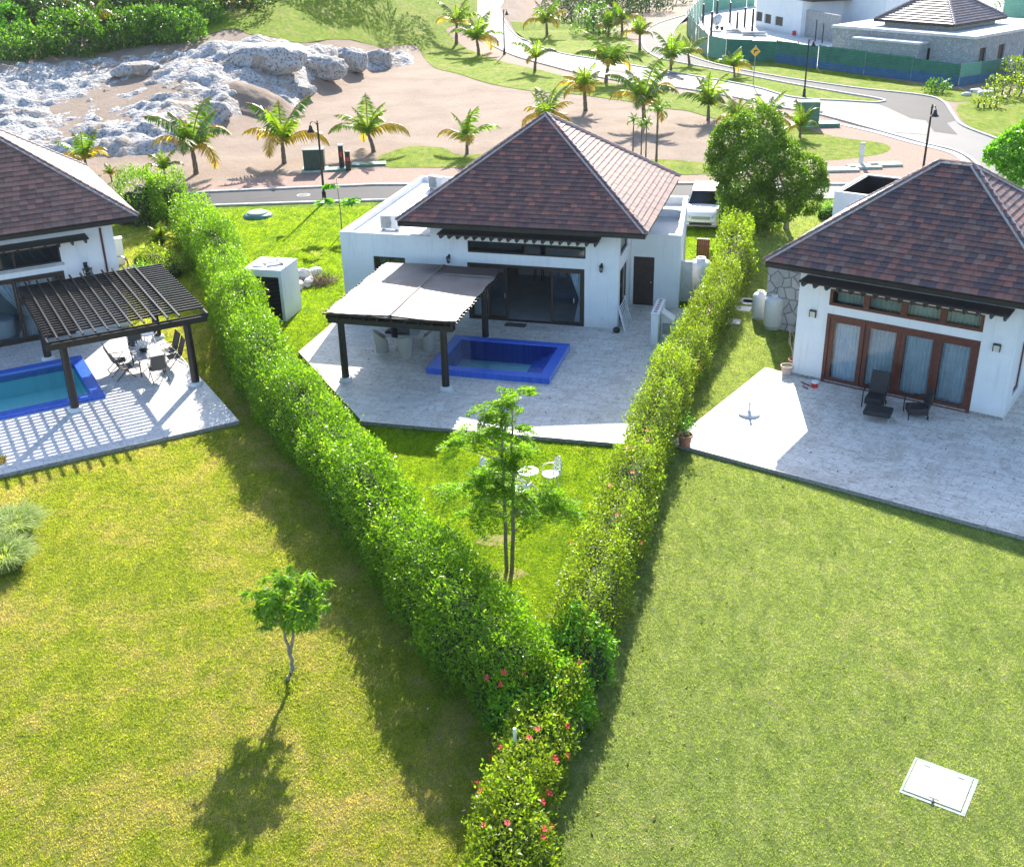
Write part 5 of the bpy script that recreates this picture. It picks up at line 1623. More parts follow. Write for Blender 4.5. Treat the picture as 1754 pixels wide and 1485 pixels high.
# ================================================================== PALMS
def palm_proto(seed, nf, L, trunk_h, dry=.15, mat_=None, up=1.0, foxtail=False, rname='coconut_palm', lean=0.0):
    rg = np.random.default_rng(seed)
    root = thing(rname, 'young coconut palm', 'palm tree', (0, 0, 0))
    t = MB(); n = 7
    t.tube([(lean * (i / n) ** 2, 0, -.15 + (trunk_h + .15) * i / n) for i in range(n + 1)], [(.10 if not foxtail else .06) * (1.15 - .4 * i / n) + .015 * (i % 2) for i in range(n + 1)], 9)
    t.build('trunk', M['trunk'], root, True)
    G_ = {'g': [], 'y': [], 'd': []}
    st = MB()
    for i in range(nf):
        th = i * 2.399 + rg.normal(0, .15); age = (i + .5) / nf
        el = (1.5 - .85 * age ** 1.2 * (1.0 if not foxtail else 1.3)) * up + rg.normal(0, .1); l = L * rg.uniform(.7, 1.12) * (1 - .25 * max(0, .25 - age) * 4)
        curl = .3 + 1.35 * age + rg.uniform(-.1, .15)
        kind = 'y' if (age > 1 - dry or (dry > .1 and rg.random() < dry * .6 and age > .4)) else ('d' if rg.random() < .3 else 'g')
        p = np.array([lean, 0, trunk_h]); pts = []; S_ = 16; ang = el
        for k in range(S_ + 1):
            pts.append(p.copy())
            p = p + l / S_ * np.array([math.cos(th) * math.cos(ang), math.sin(th) * math.cos(ang), math.sin(ang)]); ang -= curl * 2.0 / S_ * (k / S_ + .35)
        for a, b in zip(pts[:-1:2], pts[2::2]): st.bar(a, b, .045, .035)
        sd0 = np.array([-math.sin(th), math.cos(th), 0]); V = []
        tw = rg.normal(0, .35)
        for k in range(2, S_ * 2 + 1):
            f = k / 2; j = min(int(f), S_ - 1); q = pts[j] + (pts[j + 1] - pts[j]) * (f - j)
            tan = pts[min(j + 1, S_)] - pts[j]; tan = tan / np.linalg.norm(tan); t_ = f / S_
            ll = l * (.25 if not foxtail else .2) * rg.uniform(.8, 1.1) * (math.sin(min(1, t_ * .9 + .13) * math.pi) ** .6)
            for s_ in (-1, 1):
                up_ = np.cross(tan, sd0) * -1
                dd = sd0 * s_ * math.cos(tw * s_) + tan * .55 + np.array([0, 0, -.55 + rg.normal(0, .18) + tw * s_ * .5])
                if foxtail: dd += rg.normal(0, .5, 3)
                dd /= np.linalg.norm(dd)
                wv = tan * .038 * (l / 2.2)
                e = q + dd * ll; e[2] -= ll * .12; m1 = q + dd * ll * .5
                V.append([q - wv * .6, q + wv * .6, m1 + wv, m1 - wv]); V.append([m1 - wv, m1 + wv, e + wv * .15, e - wv * .15])
        G_[kind] += V
    for key, nm, mm in (('g', 'green_fronds', M['palm_g']), ('d', 'dark_fronds', M['palm_dk']), ('y', 'yellowing_fronds', M['palm_y'])):
        if G_[key]: quads(nm, np.array(G_[key]), mm, root)
    st.build('frond_stalks', M['palm_y'] if not foxtail else M['leaf_mid'], root)
    return root


protos = [palm_proto(111, 11, 2.4, 1.0, .15, lean=.2), palm_proto(112, 8, 2.6, .8, .25, up=1.04), palm_proto(113, 10, 2.2, 1.3, .3, lean=-.2), palm_proto(101, 10, 2.5, .95, .2), palm_proto(102, 9, 2.4, .85, .15, up=1.03), palm_proto(103, 12, 2.6, 1.1, .26, lean=.15), palm_proto(104, 7, 2.2, .9, .3, up=.98, lean=-.12), palm_proto(105, 15, 1.8, 1.1, .5, up=1.0)]
prot_h = [max(v.co.z for ch in p_.children for v in ch.data.vertices) for p_ in protos]
used_p = [False] * 8
palms = [
    (336, 298, 172, 2, 'tall young coconut palm with wide arching fronds, behind the tall bush by the road'),
    (487, 281, 166, 0, 'young coconut palm left of the dark green utility box on the sand'),
    (640, 260, 166, 1, 'young coconut palm with bright fronds right of the utility pedestals'),
    (800, 263, 180, 3, 'small young palm with one yellow drooping frond on the grass patch behind the middle villa'),
    (150, 300, 218, 0, 'young palm behind the right slope of the left villa roof'),
    (283, 305, 255, 1, 'half hidden young palm rising behind the tall bush by the road'),
    (192, 312, 285, 4, 'small low palm between the left villa roof and the tall bush'),
    (782, 76, -6, 2, 'leafy palm left of the upper road, the left one of a pair'),
    (820, 95, 20, 3, 'narrow palm beside the upper road, the right one of a pair'),
    (937, 63, -8, 0, 'palm on the grass bank right of the upper road at the top of the picture'),
    (916, 123, 62, 3, 'thin palm on the gravel verge below the upper road'),
    (1038, 142, 56, 2, 'large palm on the gravel verge in the middle of the upper road'),
    (1042, 62, 8, 1, 'palm in front of the dark thicket, leftmost of three'),
    (1066, 60, -2, 0, 'palm in front of the dark thicket, middle one of three'),
    (1096, 86, 22, 4, 'palm in front of the dark thicket, rightmost of three'),
    (1149, 120, 54, 1, 'palm on the grass median before the road bend, left of a close pair'),
    (1181, 112, 62, 3, 'small yellow green palm on the grass median, right of a close pair'),
    (1258, 132, 82, 3, 'small palm beside the yellow diamond road sign'),
    (1003, 190, 106, 4, 'shaggy palm with drooping orange dead fronds on the sand'),
    (940, 232, 146, 0, 'dark palm rising behind the peak of the middle villa roof'),
    (1103, 215, 104, 2, 'tall palm with orange lower fronds behind the cluster of slender palms'),
    (1213, 207, 122, 1, 'palm on the sand left of the big bushy tree'),
    (1265, 240, 152, 2, 'wide palm behind the top of the big bushy tree'),
    (1312, 232, 155, 3, 'palm behind the big bushy tree with a long frond reaching right'),
    (165, 72, -10, 2, 'yellow tinged palm standing among the shrubs at the upper left'),
    (400, 22, -40, 0, 'palm at the top edge above the white boulders'),
    (1370, 235, 175, 1, 'low palm between the bushy tree and the green transformer box'),
    (250, 40, -22, 3, 'palm with sparse fronds among the hill shrubs, right of the yellow tinged one'),
    (60, 46, -20, 1, 'palm near the left edge among the hill shrubs'),
    (318, 38, -20, 4, 'dark palm at the right end of the shrub belt on the hill'),
]
pal_i = 0
for (a, b, ty, k, lb) in palms:
    pal_i += 1; k = k + 3 if (k == 4 or pal_i % 5 < 3) else pal_i % 3
    p = hit(a, b); h = max(tall(p, a, ty), 1.2)
    o = protos[k] if not used_p[k] else dup(protos[k])
    used_p[k] = True
    o.location = p; s_ = h / prot_h[k]; o.scale = (s_ * random.uniform(.95, 1.15), s_ * random.uniform(.95, 1.15), s_); o.rotation_euler = (random.uniform(-.06, .06), random.uniform(-.06, .06), random.uniform(0, 6.28))
    o['label'] = lb; o['group'] = 'young palms along the roads and the sandy lot'
fx = palm_proto(201, 9, 1.1, 3.0, 0, foxtail=True, rname='foxtail_palm')
first = True
for i, (a, b, ty, lb) in enumerate([(1084, 262, 195, 'short slender foxtail palm, leftmost of the clump behind the middle villa'), (1098, 268, 205, 'slender foxtail palm second from the left in the clump behind the middle villa'), (1106, 272, 200, 'slender foxtail palm in the middle of the clump behind the middle villa'), (1124, 280, 170, 'tallest slender foxtail palm, rightmost of the clump behind the middle villa')]):
    p = hit(a, b); h = tall(p, a, ty)
    o = fx if first else dup(fx); first = False
    o.location = p; o.scale = (h / 3.7,) * 3; o.rotation_euler = (0, 0, i * 1.7); o['label'] = lb; o['group'] = 'foxtail palm clump'
cy = palm_proto(301, 26, 1.25, .15, 0, up=1.15, rname='cycad')
p = hit(277, 425); cy.location = p; cy['label'] = 'silvery green cycad in the shade beside the left villa and the long hedge'; cy['category'] = 'cycad'


# ================================================================== SCRUB on the hill and beyond
def scrub(label, px, py, wpx, hpx, m, seed, name='shrub', dens=14, size=.34, n=5, cat='shrub', group=None):
    p = hit(px, py); s_ = (p - Vector((0, 0, CAM_H))).length / F_PX
    W = wpx * s_; Hh = hpx * s_ * 1.05
    root = thing(name, label, cat, p, 0, group)
    rg = np.random.default_rng(seed); sp = []
    for i in range(n):
        x = (i + .5) / n - .5; r_ = Hh * rg.uniform(.32, .5)
        sp.append((x * W, rg.uniform(-.3, .6) * W * .25, Hh - r_ * rg.uniform(.9, 1.2), r_))
        sp.append((x * W + rg.normal(0, .1 * W), rg.uniform(-.3, .3) * W * .2, r_ * .7, r_ * 1.0))
    blobs(root, sp, dens, size, m, seed, lump=.5, gap=.25, fill=.5)
    c = MB()
    for (x, y, z, r_) in sp[::2]: limb(c, (x * .7, y, -.2), (x, y, z), .09, .04, rg, .1, 3)
    c.build('stems', M['trunk'], root)


srows = []
rgs = random.Random(4)
for i in range(9):
    srows.append((20 + i * 36, 106 - i * 4.5 + rgs.uniform(-4, 4), 50, (40 if i % 3 else 58) + rgs.uniform(-14, 14), 'leaf_wild'))
for i in range(10):
    srows.append((-20 + i * 40, 66 - i * 3 + rgs.uniform(-4, 4), 60, 44 + rgs.uniform(-18, 18), 'leaf_dark' if i % 3 else 'leaf_wild'))
for i in range(9):
    srows.append((-10 + i * 52, 30 - i * 2, 80, 56 + rgs.uniform(-20, 16), 'leaf_dark'))
posn = ['front row of the hillside shrub belt', 'second row of the hillside shrub belt', 'back row of the hillside belt']
ordn = ['leftmost', 'second from left', 'third from left', 'fourth from left', 'fifth from left', 'sixth from left', 'seventh from left', 'eighth from left', 'ninth from left', 'rightmost']
cnt = [0, 0, 0]
for i, (a, b, w_, h_, m_) in enumerate(srows):
    r_ = 0 if i < 9 else (1 if i < 19 else 2); k = cnt[r_]; cnt[r_] += 1
    col_ = 'bright green' if m_ == 'leaf_wild' else 'dark green'
    scrub('%s wild shrub, %s in the %s' % (col_, ordn[k] if not (r_ != 1 and k == 8) else 'rightmost', posn[r_]), a, b, w_, h_, M[m_], 300 + i, group='shrub belt on the hill at upper left')
for i, (a, b, w_, h_, m_, lb) in enumerate([
    (985, 40, 60, 46, 'leaf_dark', 'dark thicket shrub at the top edge right of the upper road'),
    (1022, 58, 50, 44, 'leaf_wild', 'bright green shrub at the front of the thicket behind the grass bank'),
    (1060, 30, 60, 46, 'leaf_dark', 'dark shrub in the middle of the thicket at the top of the picture'),
    (1105, 22, 60, 40, 'leaf_dark', 'dark shrub at the right end of the thicket near the grey retaining wall'),
    (1030, 8, 90, 40, 'leaf_dark', 'wide dark shrub at the very top of the thicket'),
    (960, 10, 50, 36, 'leaf_dark', 'dark shrub beside the palm at the top of the upper road'),
    (1135, 8, 80, 30, 'leaf_dark', 'low dark shrub above the far road at the top edge'),
    (1725, 168, 60, 34, 'leaf_hibiscus', 'yellow green flowering bush below the right end of the construction fence'),
    (1745, 140, 50, 38, 'leaf_hibiscus', 'taller yellow green bush at the right edge beside the construction fence'),
    (1690, 185, 40, 18, 'leaf_hibiscus', 'low yellow green bush at the edge of the rubble strip'),
    (1606, 160, 28, 20, 'leaf_wild', 'small tuft of weeds at the foot of the blue and green fence'),
    (1740, 12, 70, 30, 'leaf_wild', 'bright green bush behind the far green fence at the top right corner'),
    (1400, 0, 140, 30, 'leaf_dark', 'dark trees behind the construction site at the top edge'),
    (8, 75, 40, 60, 'leaf_mid', 'pale leaved shrub at the far left edge on the hill'),
    (640, -30, 170, 90, 'leaf_dark', 'dark bushes above the green hillside at the top edge'),
    (480, -34, 150, 80, 'leaf_dark', 'tall dark trees at the top edge shading the green hillside'),
    (560, -40, 120, 90, 'leaf_dark', 'tall dark tree above the middle of the green hillside'),
    (1230, -6, 110, 26, 'leaf_dark', 'dark bushes behind the left end of the construction fence')]):
    scrub(lb, a, b, w_, h_, M[m_], 400 + i, n=4, group='shrubs beyond the roads', dens=12 if b < 60 else 26, size=.36 if b < 60 else .24)

# ================================================================== UTILITIES, ROADSIDE
def at(px, py, z=GL): return G(px, py, z)


# white service shed with louvred door
sh = thing('garden_shed', 'small white flat topped shed with a black louvred door between hedge and middle villa', 'shed', (-9.67, 46.2, GL), R(-14))
w_ = MB(); w_.wall('x', -1.72, 0, 0, 2.32, 0, .14, [(-1.36, -.14, .06, 2.0)]); w_.box(-1.72, -1.58, .14, 1.75, 0, 2.32); w_.box(-.14, 0, .14, 1.75, 0, 2.32); w_.box(-1.58, -.14, 1.61, 1.75, 0, 2.32)
w_.box(-1.58, -.14, .14, 1.61, 2.18, 2.30); w_.build('wall', M['white'], sh)
d_ = MB().box(-1.36, -1.30, .03, .08, .06, 2.0).box(-.20, -.14, .03, .08, .06, 2.0).box(-1.30, -.20, .03, .08, 1.94, 2.0).box(-1.30, -.20, .03, .08, .06, .12)
for k in range(30): d_.cbox((-.75, .06, .15 + k * .06), (1.1, .05, .012), 0, R(35))
d_.build('louvred_door', M['black'], sh)
rg5 = random.Random(9)
for k, lb in enumerate(('large cracked tile lying on the shed roof', 'narrow tile strip lying on the shed roof', 'tilted broken tile at the back of the shed roof')):
    b = MB(); b.cbox((0, 0, .03), ((.5, .45, .05), (.7, .12, .05), (.35, .5, .06))[k], rg5.random() * 3, .06)
    b.cbox((.25, .16, .07), (.3, .1, .03), rg5.random() * 3)
    o = b.build('roof_tile_scrap', M['conc_lt'] if k != 1 else M['conc']); a_ = Matrix.Rotation(R(-14), 4, 'Z') @ Vector(((-1.25, .6, 0), (-.55, .7, 0), (-1.0, 1.3, 0))[k])
    o.location = Vector((-9.67, 46.2, GL + 2.30)) + a_; tag(o, lb, 'tile scrap', 'scrap on the shed roof')
for k, (a, b, s_, lb) in enumerate([(518, 482, (.55, .3, .35), 'large white boulder leaning against the shed, with hollow underside'), (540, 470, (.4, .25, .2), 'flat white boulder on top of the dry brush pile'), (512, 494, (.45, .25, .22), 'low white boulder in front of the pile by the shed'), (530, 488, (.22, .4, .2), 'narrow white boulder lying on the grass beside the shed')]):
    p = at(a, b); boulder('white_rock', p + Vector((0, 0, s_[2] * .7)), s_, 40 + k, M['mortar'] if k == 2 else M['conc_lt'], lb, 'rock', 'white rocks beside the shed', rz=k)
rg_ = np.random.default_rng(77)
br = thing('brush_pile', 'heap of dry brown twigs and cut branches behind the white rocks by the shed', 'brush pile', at(546, 486))
b = MB()
for k in range(220):
    p = np.array([rg_.normal(0, .45), rg_.normal(0, .3), abs(rg_.normal(0, .16))]); d = rg_.normal(0, 1, 3) * np.array([1, 1, .35]); d /= np.linalg.norm(d)
    b.bar(p, p + d * rg_.uniform(.2, .6), .014, .014)
b.build('twigs', M['dry'], br)
P = rg_.normal(0, 1, (350, 3)) * np.array([.42, .28, .1]) + [0, 0, .16]
quads('dead_leaves', leafcloud(P, np.tile([0, 0, 1.], (350, 1)), .11, .4, rg_), M['trunk'], br)

# green domed manhole lid on the lawn
mh = thing('septic_lid', 'round dark green domed lid set in the lawn near the road', 'tank lid', at(442, 371))
MB().lathe([(.86, -.05), (.86, .04), (.80, .14), (.66, .2), (.6, .2)], 36).build('collar', M['green_lid'], mh, True)
MB().lathe([(.6, .19), (.58, .27), (.5, .3), (.2, .31), (0, .31)], 36).build('lid', M['pad_green'], mh, True)


# street lamps
def street_lamp():
    t = thing('street_lamp', 'street lamp', 'street lamp', (0, 0, 0), 0, 'black bell shaded street lamps')
    MB().lathe([(.17, -.1), (.17, .1), (.13, .14), (.12, .55), (.14, .6), (.075, .66), (.065, 2.5), (.05, 4.55), (.07, 4.58), (.07, 4.62), (.03, 4.66), (.045, 4.74), (0, 4.82)], 14).build('pole', M['metal_dk'], t, True)
    MB().tube(crom([(0, 0, 4.5), (.15, 0, 4.72), (.36, 0, 4.74), (.42, 0, 4.58)], 4), .025, 8).build('arm', M['metal_dk'], t, True)
    s_ = MB().lathe([(.03, .36), (.07, .34), (.10, .22), (.12, .12), (.2, .03), (.27, -.04), (.26, -.05), (.18, .01), (.09, .1)], 20, (.42, 0, 4.22)).build('shade', M['metal_dk'], t, True)
    MB().lathe([(.0, -.06), (.08, -.03), (.09, .04), (.06, .08)], 14, (.42, 0, 4.22)).build('bulb', M['metal_lt'], s_, True)
    return t


sl0 = street_lamp(); first = True
for (a, b, ty, rz, lb) in [(556, 345, 203, 200, 'black street lamp in front of the green utility box, left of the middle villa'), (864, 94, -6, 30, 'black street lamp beside the upper road at the top of the picture'), (1377, 167, 70, 0, 'black street lamp behind the green transformer box, leaning slightly right'), (1577, 318, 195, -80, 'black street lamp rising behind the ridge of the right villa roof')]:
    o = sl0 if first else dup(sl0); first = False
    o.location = hit(a, b); h = tall(o.location, 0, ty) if False else 4.9; o.rotation_euler = (0, 0, R(rz)); o['label'] = lb
    o['group'] = 'black bell shaded street lamps'
o.rotation_euler = (0, R(1), R(-80))

# transformer boxes and pedestals
def cabinet(name, label, c, rz, size, m, roof=True, pad=None, cat='utility box', slope=.0):
    t = thing(name, label, cat, c, rz); x, y, z = size
    z0 = .12 if pad else 0
    b = MB().add([(-x / 2, -y / 2, z0), (x / 2, -y / 2, z0), (x / 2, y / 2, z0), (-x / 2, y / 2, z0), (-x / 2, -y / 2, z0 + z * (1 - slope)), (x / 2, -y / 2, z0 + z * (1 - slope)), (x / 2, y / 2, z0 + z), (-x / 2, y / 2, z0 + z)],
                 [(0, 1, 2, 3), (4, 5, 6, 7), (0, 1, 5, 4), (1, 2, 6, 5), (2, 3, 7, 6), (3, 0, 4, 7)])
    b.build('housing', m, t, bevel=.02)
    MB().box(-x / 2 + .06, -.01, -y / 2 - .02, -y / 2 - .001, z0 + .08, z0 + z * (1 - slope) - .06).build('door', m, t)
    MB().box(.01, x / 2 - .06, -y / 2 - .02, -y / 2 - .001, z0 + .08, z0 + z * (1 - slope) - .06).build('door', m, t)
    MB().box(-.03, .03, -y / 2 - .05, -y / 2 - .021, z0 + z * .45, z0 + z * .6).build('handle', M['black'], t)
    if roof: MB().box(-x / 2 - .04, x / 2 + .04, -y / 2 - .04, y / 2 + .04, z0 + z + .001, z0 + z + .05).build('lid', m, t)
    if pad: MB().box(-pad[0] / 2, pad[0] / 2, -pad[1] / 2, pad[1] / 2, -.1, .118).build('base_pad', M['pad_green'], t)
    return t


cabinet('transformer_box', 'dark green square utility box on the sand behind the first street lamp', at(540, 292), R(4), (1.35, 1.1, 1.3), M['green_box'], True, (1.7, 1.4))
cabinet('transformer_box', 'green metal transformer box on a pale pad beside the road bend, behind the bushy tree', at(1381, 215), R(-8), (1.7, 1.1, 1.7), M['green_lid'], False, (2.3, 1.8))
MB_ = MB().box(-.9, .9, -.5, .5, -.1, .3); o = MB_.build('junction_box_pad', M['green_lid'], bevel=.02); o.location = at(1400, 216) + Vector((.6, -.3, 0)); tag(o, 'low green box in front of the transformer by the road bend', 'junction box')
for k, (a, b, h_, lb) in enumerate([(586, 290, 1.55, 'thin dark pedestal with a white cap left of the thicker one'), (597, 292, 1.15, 'short black pedestal with a red label on the sand near the lamp')]):
    t = thing('utility_pedestal', lb, 'pedestal', at(a, b), .2)
    MB().box(-.16, .16, -.14, .14, 0, h_).build('post', M['black'], t, bevel=.03)
    MB().box(-.18, .18, -.16, .16, h_ + .001, h_ + .12).build('cap', M['metal_lt'] if k == 0 else M['black'], t, bevel=.03)
    MB().box(-.08, .08, -.155, -.141, h_ * .55, h_ * .75).build('label_plate', M['red'], t)
for k, (a, b, sx, sy, lb) in enumerate([(575, 292, 1.4, .9, 'dark green slab between the utility box and the pedestals'), (632, 283, 2.3, .9, 'dark green slab on the sand right of the pedestals')]):
    o = MB().box(-sx / 2, sx / 2, -sy / 2, sy / 2, -.1, .14).build('cable_chamber', M['green_lid'], bevel=.02); o.location = at(a, b); o.rotation_euler.z = .06; tag(o, lb, 'chamber lid', 'green chamber lids on the verge')
for k, (a, b, lb) in enumerate([(1441, 293, 'pale slab left of the white post on the gravel verge'), (1480, 288, 'pale slab at the foot of the white post'), (1515, 284, 'pale slab right of the white post, nearest the kerb')]):
    o = MB().box(-1.05, 1.05, -.5, .5, -.1, .16).build('cable_chamber', M['pad_green'], bevel=.02); o.location = at(a, b); o.rotation_euler.z = .02; tag(o, lb, 'chamber lid', 'pale chamber lids behind the right villa')
t = thing('marker_post', 'short white square post standing on the pale slabs behind the right villa', 'post', at(1474, 283, GL))
MB().box(-.12, .12, -.12, .12, 0, 1.35).build('shaft', M['white_old'], t, bevel=.02); MB().box(-.15, .15, -.15, .15, 1.351, 1.43).build('cap', M['pad_green'], t)

# yellow diamond sign
sg = thing('road_sign', 'yellow diamond road sign with a black arrow on a thin post by the median', 'road sign', hit(1290, 147), R(-8))
MB().tube([(0, 0, 0), (0, 0, 3.5)], .04, 8).build('post', M['grey'], sg)
s_ = .46
MB().add([(0, -.05, 3.0 - s_), (s_, -.05, 3.0), (0, -.05, 3.0 + s_), (-s_, -.05, 3.0), (0, -.08, 3.0 - s_), (s_, -.08, 3.0), (0, -.08, 3.0 + s_), (-s_, -.08, 3.0)], [(0, 1, 2, 3), (4, 5, 6, 7), (0, 1, 5, 4), (1, 2, 6, 5), (2, 3, 7, 6), (3, 0, 4, 7)]).build('sign_plate', M['yellow'], sg)
MB().add([(-.14, -.085, 2.84), (-.05, -.085, 2.84), (-.05, -.085, 3.02), (.06, -.085, 3.02), (.06, -.085, 2.96), (.2, -.085, 3.09), (.06, -.085, 3.22), (.06, -.085, 3.14), (-.14, -.085, 3.14)], [tuple(range(9))]).build('arrow_symbol', M['black'], sg)

# ================================================================== CONSTRUCTION SITE
site = px2([(1180, 40), (1210, 92), (1330, 104), (1480, 128), (1641, 146), (1676, 141), (1800, 125), (2000, 60), (1900, -20), (1500, -40), (1250, -30), (1190, 5)])
sheet('building_site_ground', site, .03, M['conc_lt'])
fence_pts = [((1178, 60), 27), ((1196, 84), 44), ((1213, 98), 62), ((1243, 103), 68), ((1328, 107), 71), ((1400, 118), 79), ((1480, 129), 89), ((1560, 139), 99), ((1641, 148), 110), ((1676, 143), 106), ((1721, 133), 99)]
fc = thing('construction_fence', 'tall fence of green and blue corrugated sheets around the building site', 'fence', hit(1641, 148))
o0 = fc.location
cols = ['fence_green', 'fence_green', 'fence_pale', 'fence_green', 'fence_green', 'fence_green', 'fence_green', 'fence_green', 'fence_pale', 'fence_green']
blue = {4: .45, 5: .35, 6: .4, 7: .45, 8: .42, 9: .4}
post_ = []
for i in range(len(fence_pts) - 1):
    (a, ta), (b, tb) = fence_pts[i], fence_pts[i + 1]
    A = hit(*a); B = hit(*b); hA = tall(A, a[0], ta); hB = tall(B, b[0], tb)
    L = (B - A).length; n = max(1, int(L / 2.4)); d = (B - A).normalized(); nn = Vector((d.y, -d.x, 0))
    up_ = MB(); lo_ = MB()
    for j in range(n):
        p = A + (B - A) * (j / n); q = A + (B - A) * ((j + 1) / n)
        h0 = hA + (hB - hA) * j / n; h1 = hA + (hB - hA) * (j + 1) / n; off = nn * (.02 + .05 * (j % 2) + rg5.uniform(0, .02)); top = rg5.uniform(-.06, .08)
        cutf = blue.get(i, 0) + (rg5.uniform(-.02, .02) if i in blue else 0)
        ribs = 14
        for mbx, f0, f1 in ((lo_, 0.0, cutf), (up_, cutf, 1.0)):
            if f1 <= f0: continue
            if mbx is lo_ and i == 4 and j > n * .6: mbx = up_
            k = max(2, int(ribs * (f1 - f0))); vs = []
            for r_ in range(k * 2 + 1):
                f = f0 + (f1 - f0) * r_ / (k * 2); o_ = off + nn * (.035 if r_ % 2 else 0)
                vs += [p + o_ + Vector((0, 0, h0 * f + (top if f == 1 else 0))) - o0, q + o_ + Vector((0, 0, h1 * f + (top if f == 1 else 0))) - o0]
            mbx.add(vs, [(2 * r_, 2 * r_ + 1, 2 * r_ + 3, 2 * r_ + 2) for r_ in range(k * 2)])
        post_.append((p - nn * .08 - o0, h0))
    if up_.f: up_.build('pale_sheets' if cols[i] == 'fence_pale' else 'green_sheets', M[cols[i]], fc)
    if lo_.f: lo_.build('blue_sheets', M['fence_blue'], fc)
for p, h in post_: MB().bar(p, p + Vector((0, 0, h + .12)), .09, .09).build('post', M['trunk'], fc)
for (a, b, h_, lb) in [((1206, 22), (1292, 10), 2.6, 'far stretch of faded green sheet fence behind the building site'), ((1716, 32), (1830, 40), 3.0, 'green sheet fence behind the building site at the top right corner'), ((1178, 58), (1206, 22), 2.6, 'short green fence run along the far road beside the building site')]:
    A = hit(*a); B = hit(*b); f = thing('construction_fence', lb, 'fence', A)
    L = (B - A).length; n = int(L / 2.5) + 1; m_ = MB(); d = (B - A).normalized(); nn = Vector((d.y, -d.x, 0))
    for j in range(n):
        p = (B - A) * (j / n); q = (B - A) * ((j + 1) / n); o_ = nn * (.05 * (j % 2)); vs = []
        for r_ in range(21): vs += [p + o_ + nn * (.03 * (r_ % 2)) + Vector((0, 0, h_ * r_ / 20)), q + o_ + nn * (.03 * (r_ % 2)) + Vector((0, 0, h_ * r_ / 20))]
        m_.add(vs, [(2 * r_, 2 * r_ + 1, 2 * r_ + 3, 2 * r_ + 2) for r_ in range(20)])
    m_.build('green_sheets', M['fence_pale'], f)
    for j in range(n + 1): p = (B - A) * (j / n) - nn * .1; MB().bar(p, p + Vector((0, 0, h_ + .1)), .09, .09).build('post', M['trunk'], f)


def plane_uz(o, ang, px, py, v=0):
    ex = Vector((math.cos(ang), math.sin(ang), 0)); ey = Vector((-ex.y, ex.x, 0))
    d = ray(px, py); t = ((o - Vector((0, 0, CAM_H))).dot(ey) + v) / d.dot(ey)
    X = Vector((0, 0, CAM_H)) + d * t
    return (X - o).dot(ex), X.z


TW = 3.3
A, B, C_ = G(1428, 48, TW), G(1670, 68, TW), G(1790, 40, TW)
ang = math.atan2(B.y - A.y, B.x - A.x); WU = (B - A).xy.length
hN = thing('unfinished_house', 'unfinished grey blockwork house with flat roof and brown pyramid roof behind the fence', 'house', (A.x, A.y, 0), ang)
oN = Vector((A.x, A.y, 0)); exN = Vector((math.cos(ang), math.sin(ang), 0)); eyN = Vector((-exN.y, exN.x, 0))
DV = (C_ - B).dot(eyN)
holes = []
for (a, b, c, d) in [(1475, 75, 1486, 89), (1579, 82, 1591, 104)]:
    u0, z1 = plane_uz(oN, ang, a, b); u1, z0 = plane_uz(oN, ang, c, d); holes.append((u0, u1, max(z0, .2), z1))
w_ = MB(); w_.wall('x', 0, WU, GL, TW, 0, .25, holes)
w_.wall('y', .25, DV, GL, TW, WU - .25, WU, [(1.2, 2.4, .3, 2.4), (4.6, 5.8, .3, 2.4), (9.5, 12.5, .8, 2.6)])
w_.box(0, .25, .25, DV, GL, TW); w_.box(.25, WU - .25, DV - .25, DV, GL, TW)
u0, _ = plane_uz(oN, ang, 1478, 70); u1, _ = plane_uz(oN, ang, 1590, 78)
w_.box(u0, u1, -1.6, -.002, GL, TW - .7)
w_.build('block_wall', M['block'], hN)
MB().box(-.15, WU + .15, -.15, DV + .15, TW + .001, TW + .25).build('roof_slab', M['conc_lt'], hN)
MB().box(u0 - .12, u1 + .12, -1.75, -.16, TW - .699, TW - .5).build('canopy_slab', M['conc_lt'], hN)
for h_ in holes: MB().box(h_[0] + .01, h_[1] - .01, .18, .22, h_[2] + .01, h_[3] - .01).build('window', M['black'], hN)
for y0, y1, z0, z1 in ((1.2, 2.4, .3, 2.4), (4.6, 5.8, .3, 2.4), (9.5, 12.5, .8, 2.6)): MB().box(WU - .2, WU - .16, y0 + .01, y1 - .01, z0 + .01, z1 - .01).build('window', M['black'], hN)
e0, e1, e2 = G(1495, 33, 4.2), G(1636, 43, 4.2), G(1722, 28, 4.2)
c0 = ((e0 - oN).dot(exN), (e0 - oN).dot(eyN)); c1 = ((e1 - oN).dot(exN), (e1 - oN).dot(eyN)); c2 = ((e2 - oN).dot(exN), (e2 - oN).dot(eyN))
hx = (c1[0] - c0[0]) / 2; hy = max(hx * .95, min((c2[1] - c1[1]) / 2, hx * 1.25))
MB().box(c0[0] + .8, c1[0] - .8, (c0[1] + c1[1]) / 2 + .8, (c0[1] + c1[1]) / 2 + hy * 2 - .8, TW + .251, 4.1).build('upper_wall', M['conc'], hN)
hip_roof(hN, (c0[0] + c1[0]) / 2, (c0[1] + c1[1]) / 2 + hy, hx, hy, 0, 4.2, 4.2 + hx * .68, M['tile_far'], .55, 16, seed=12)
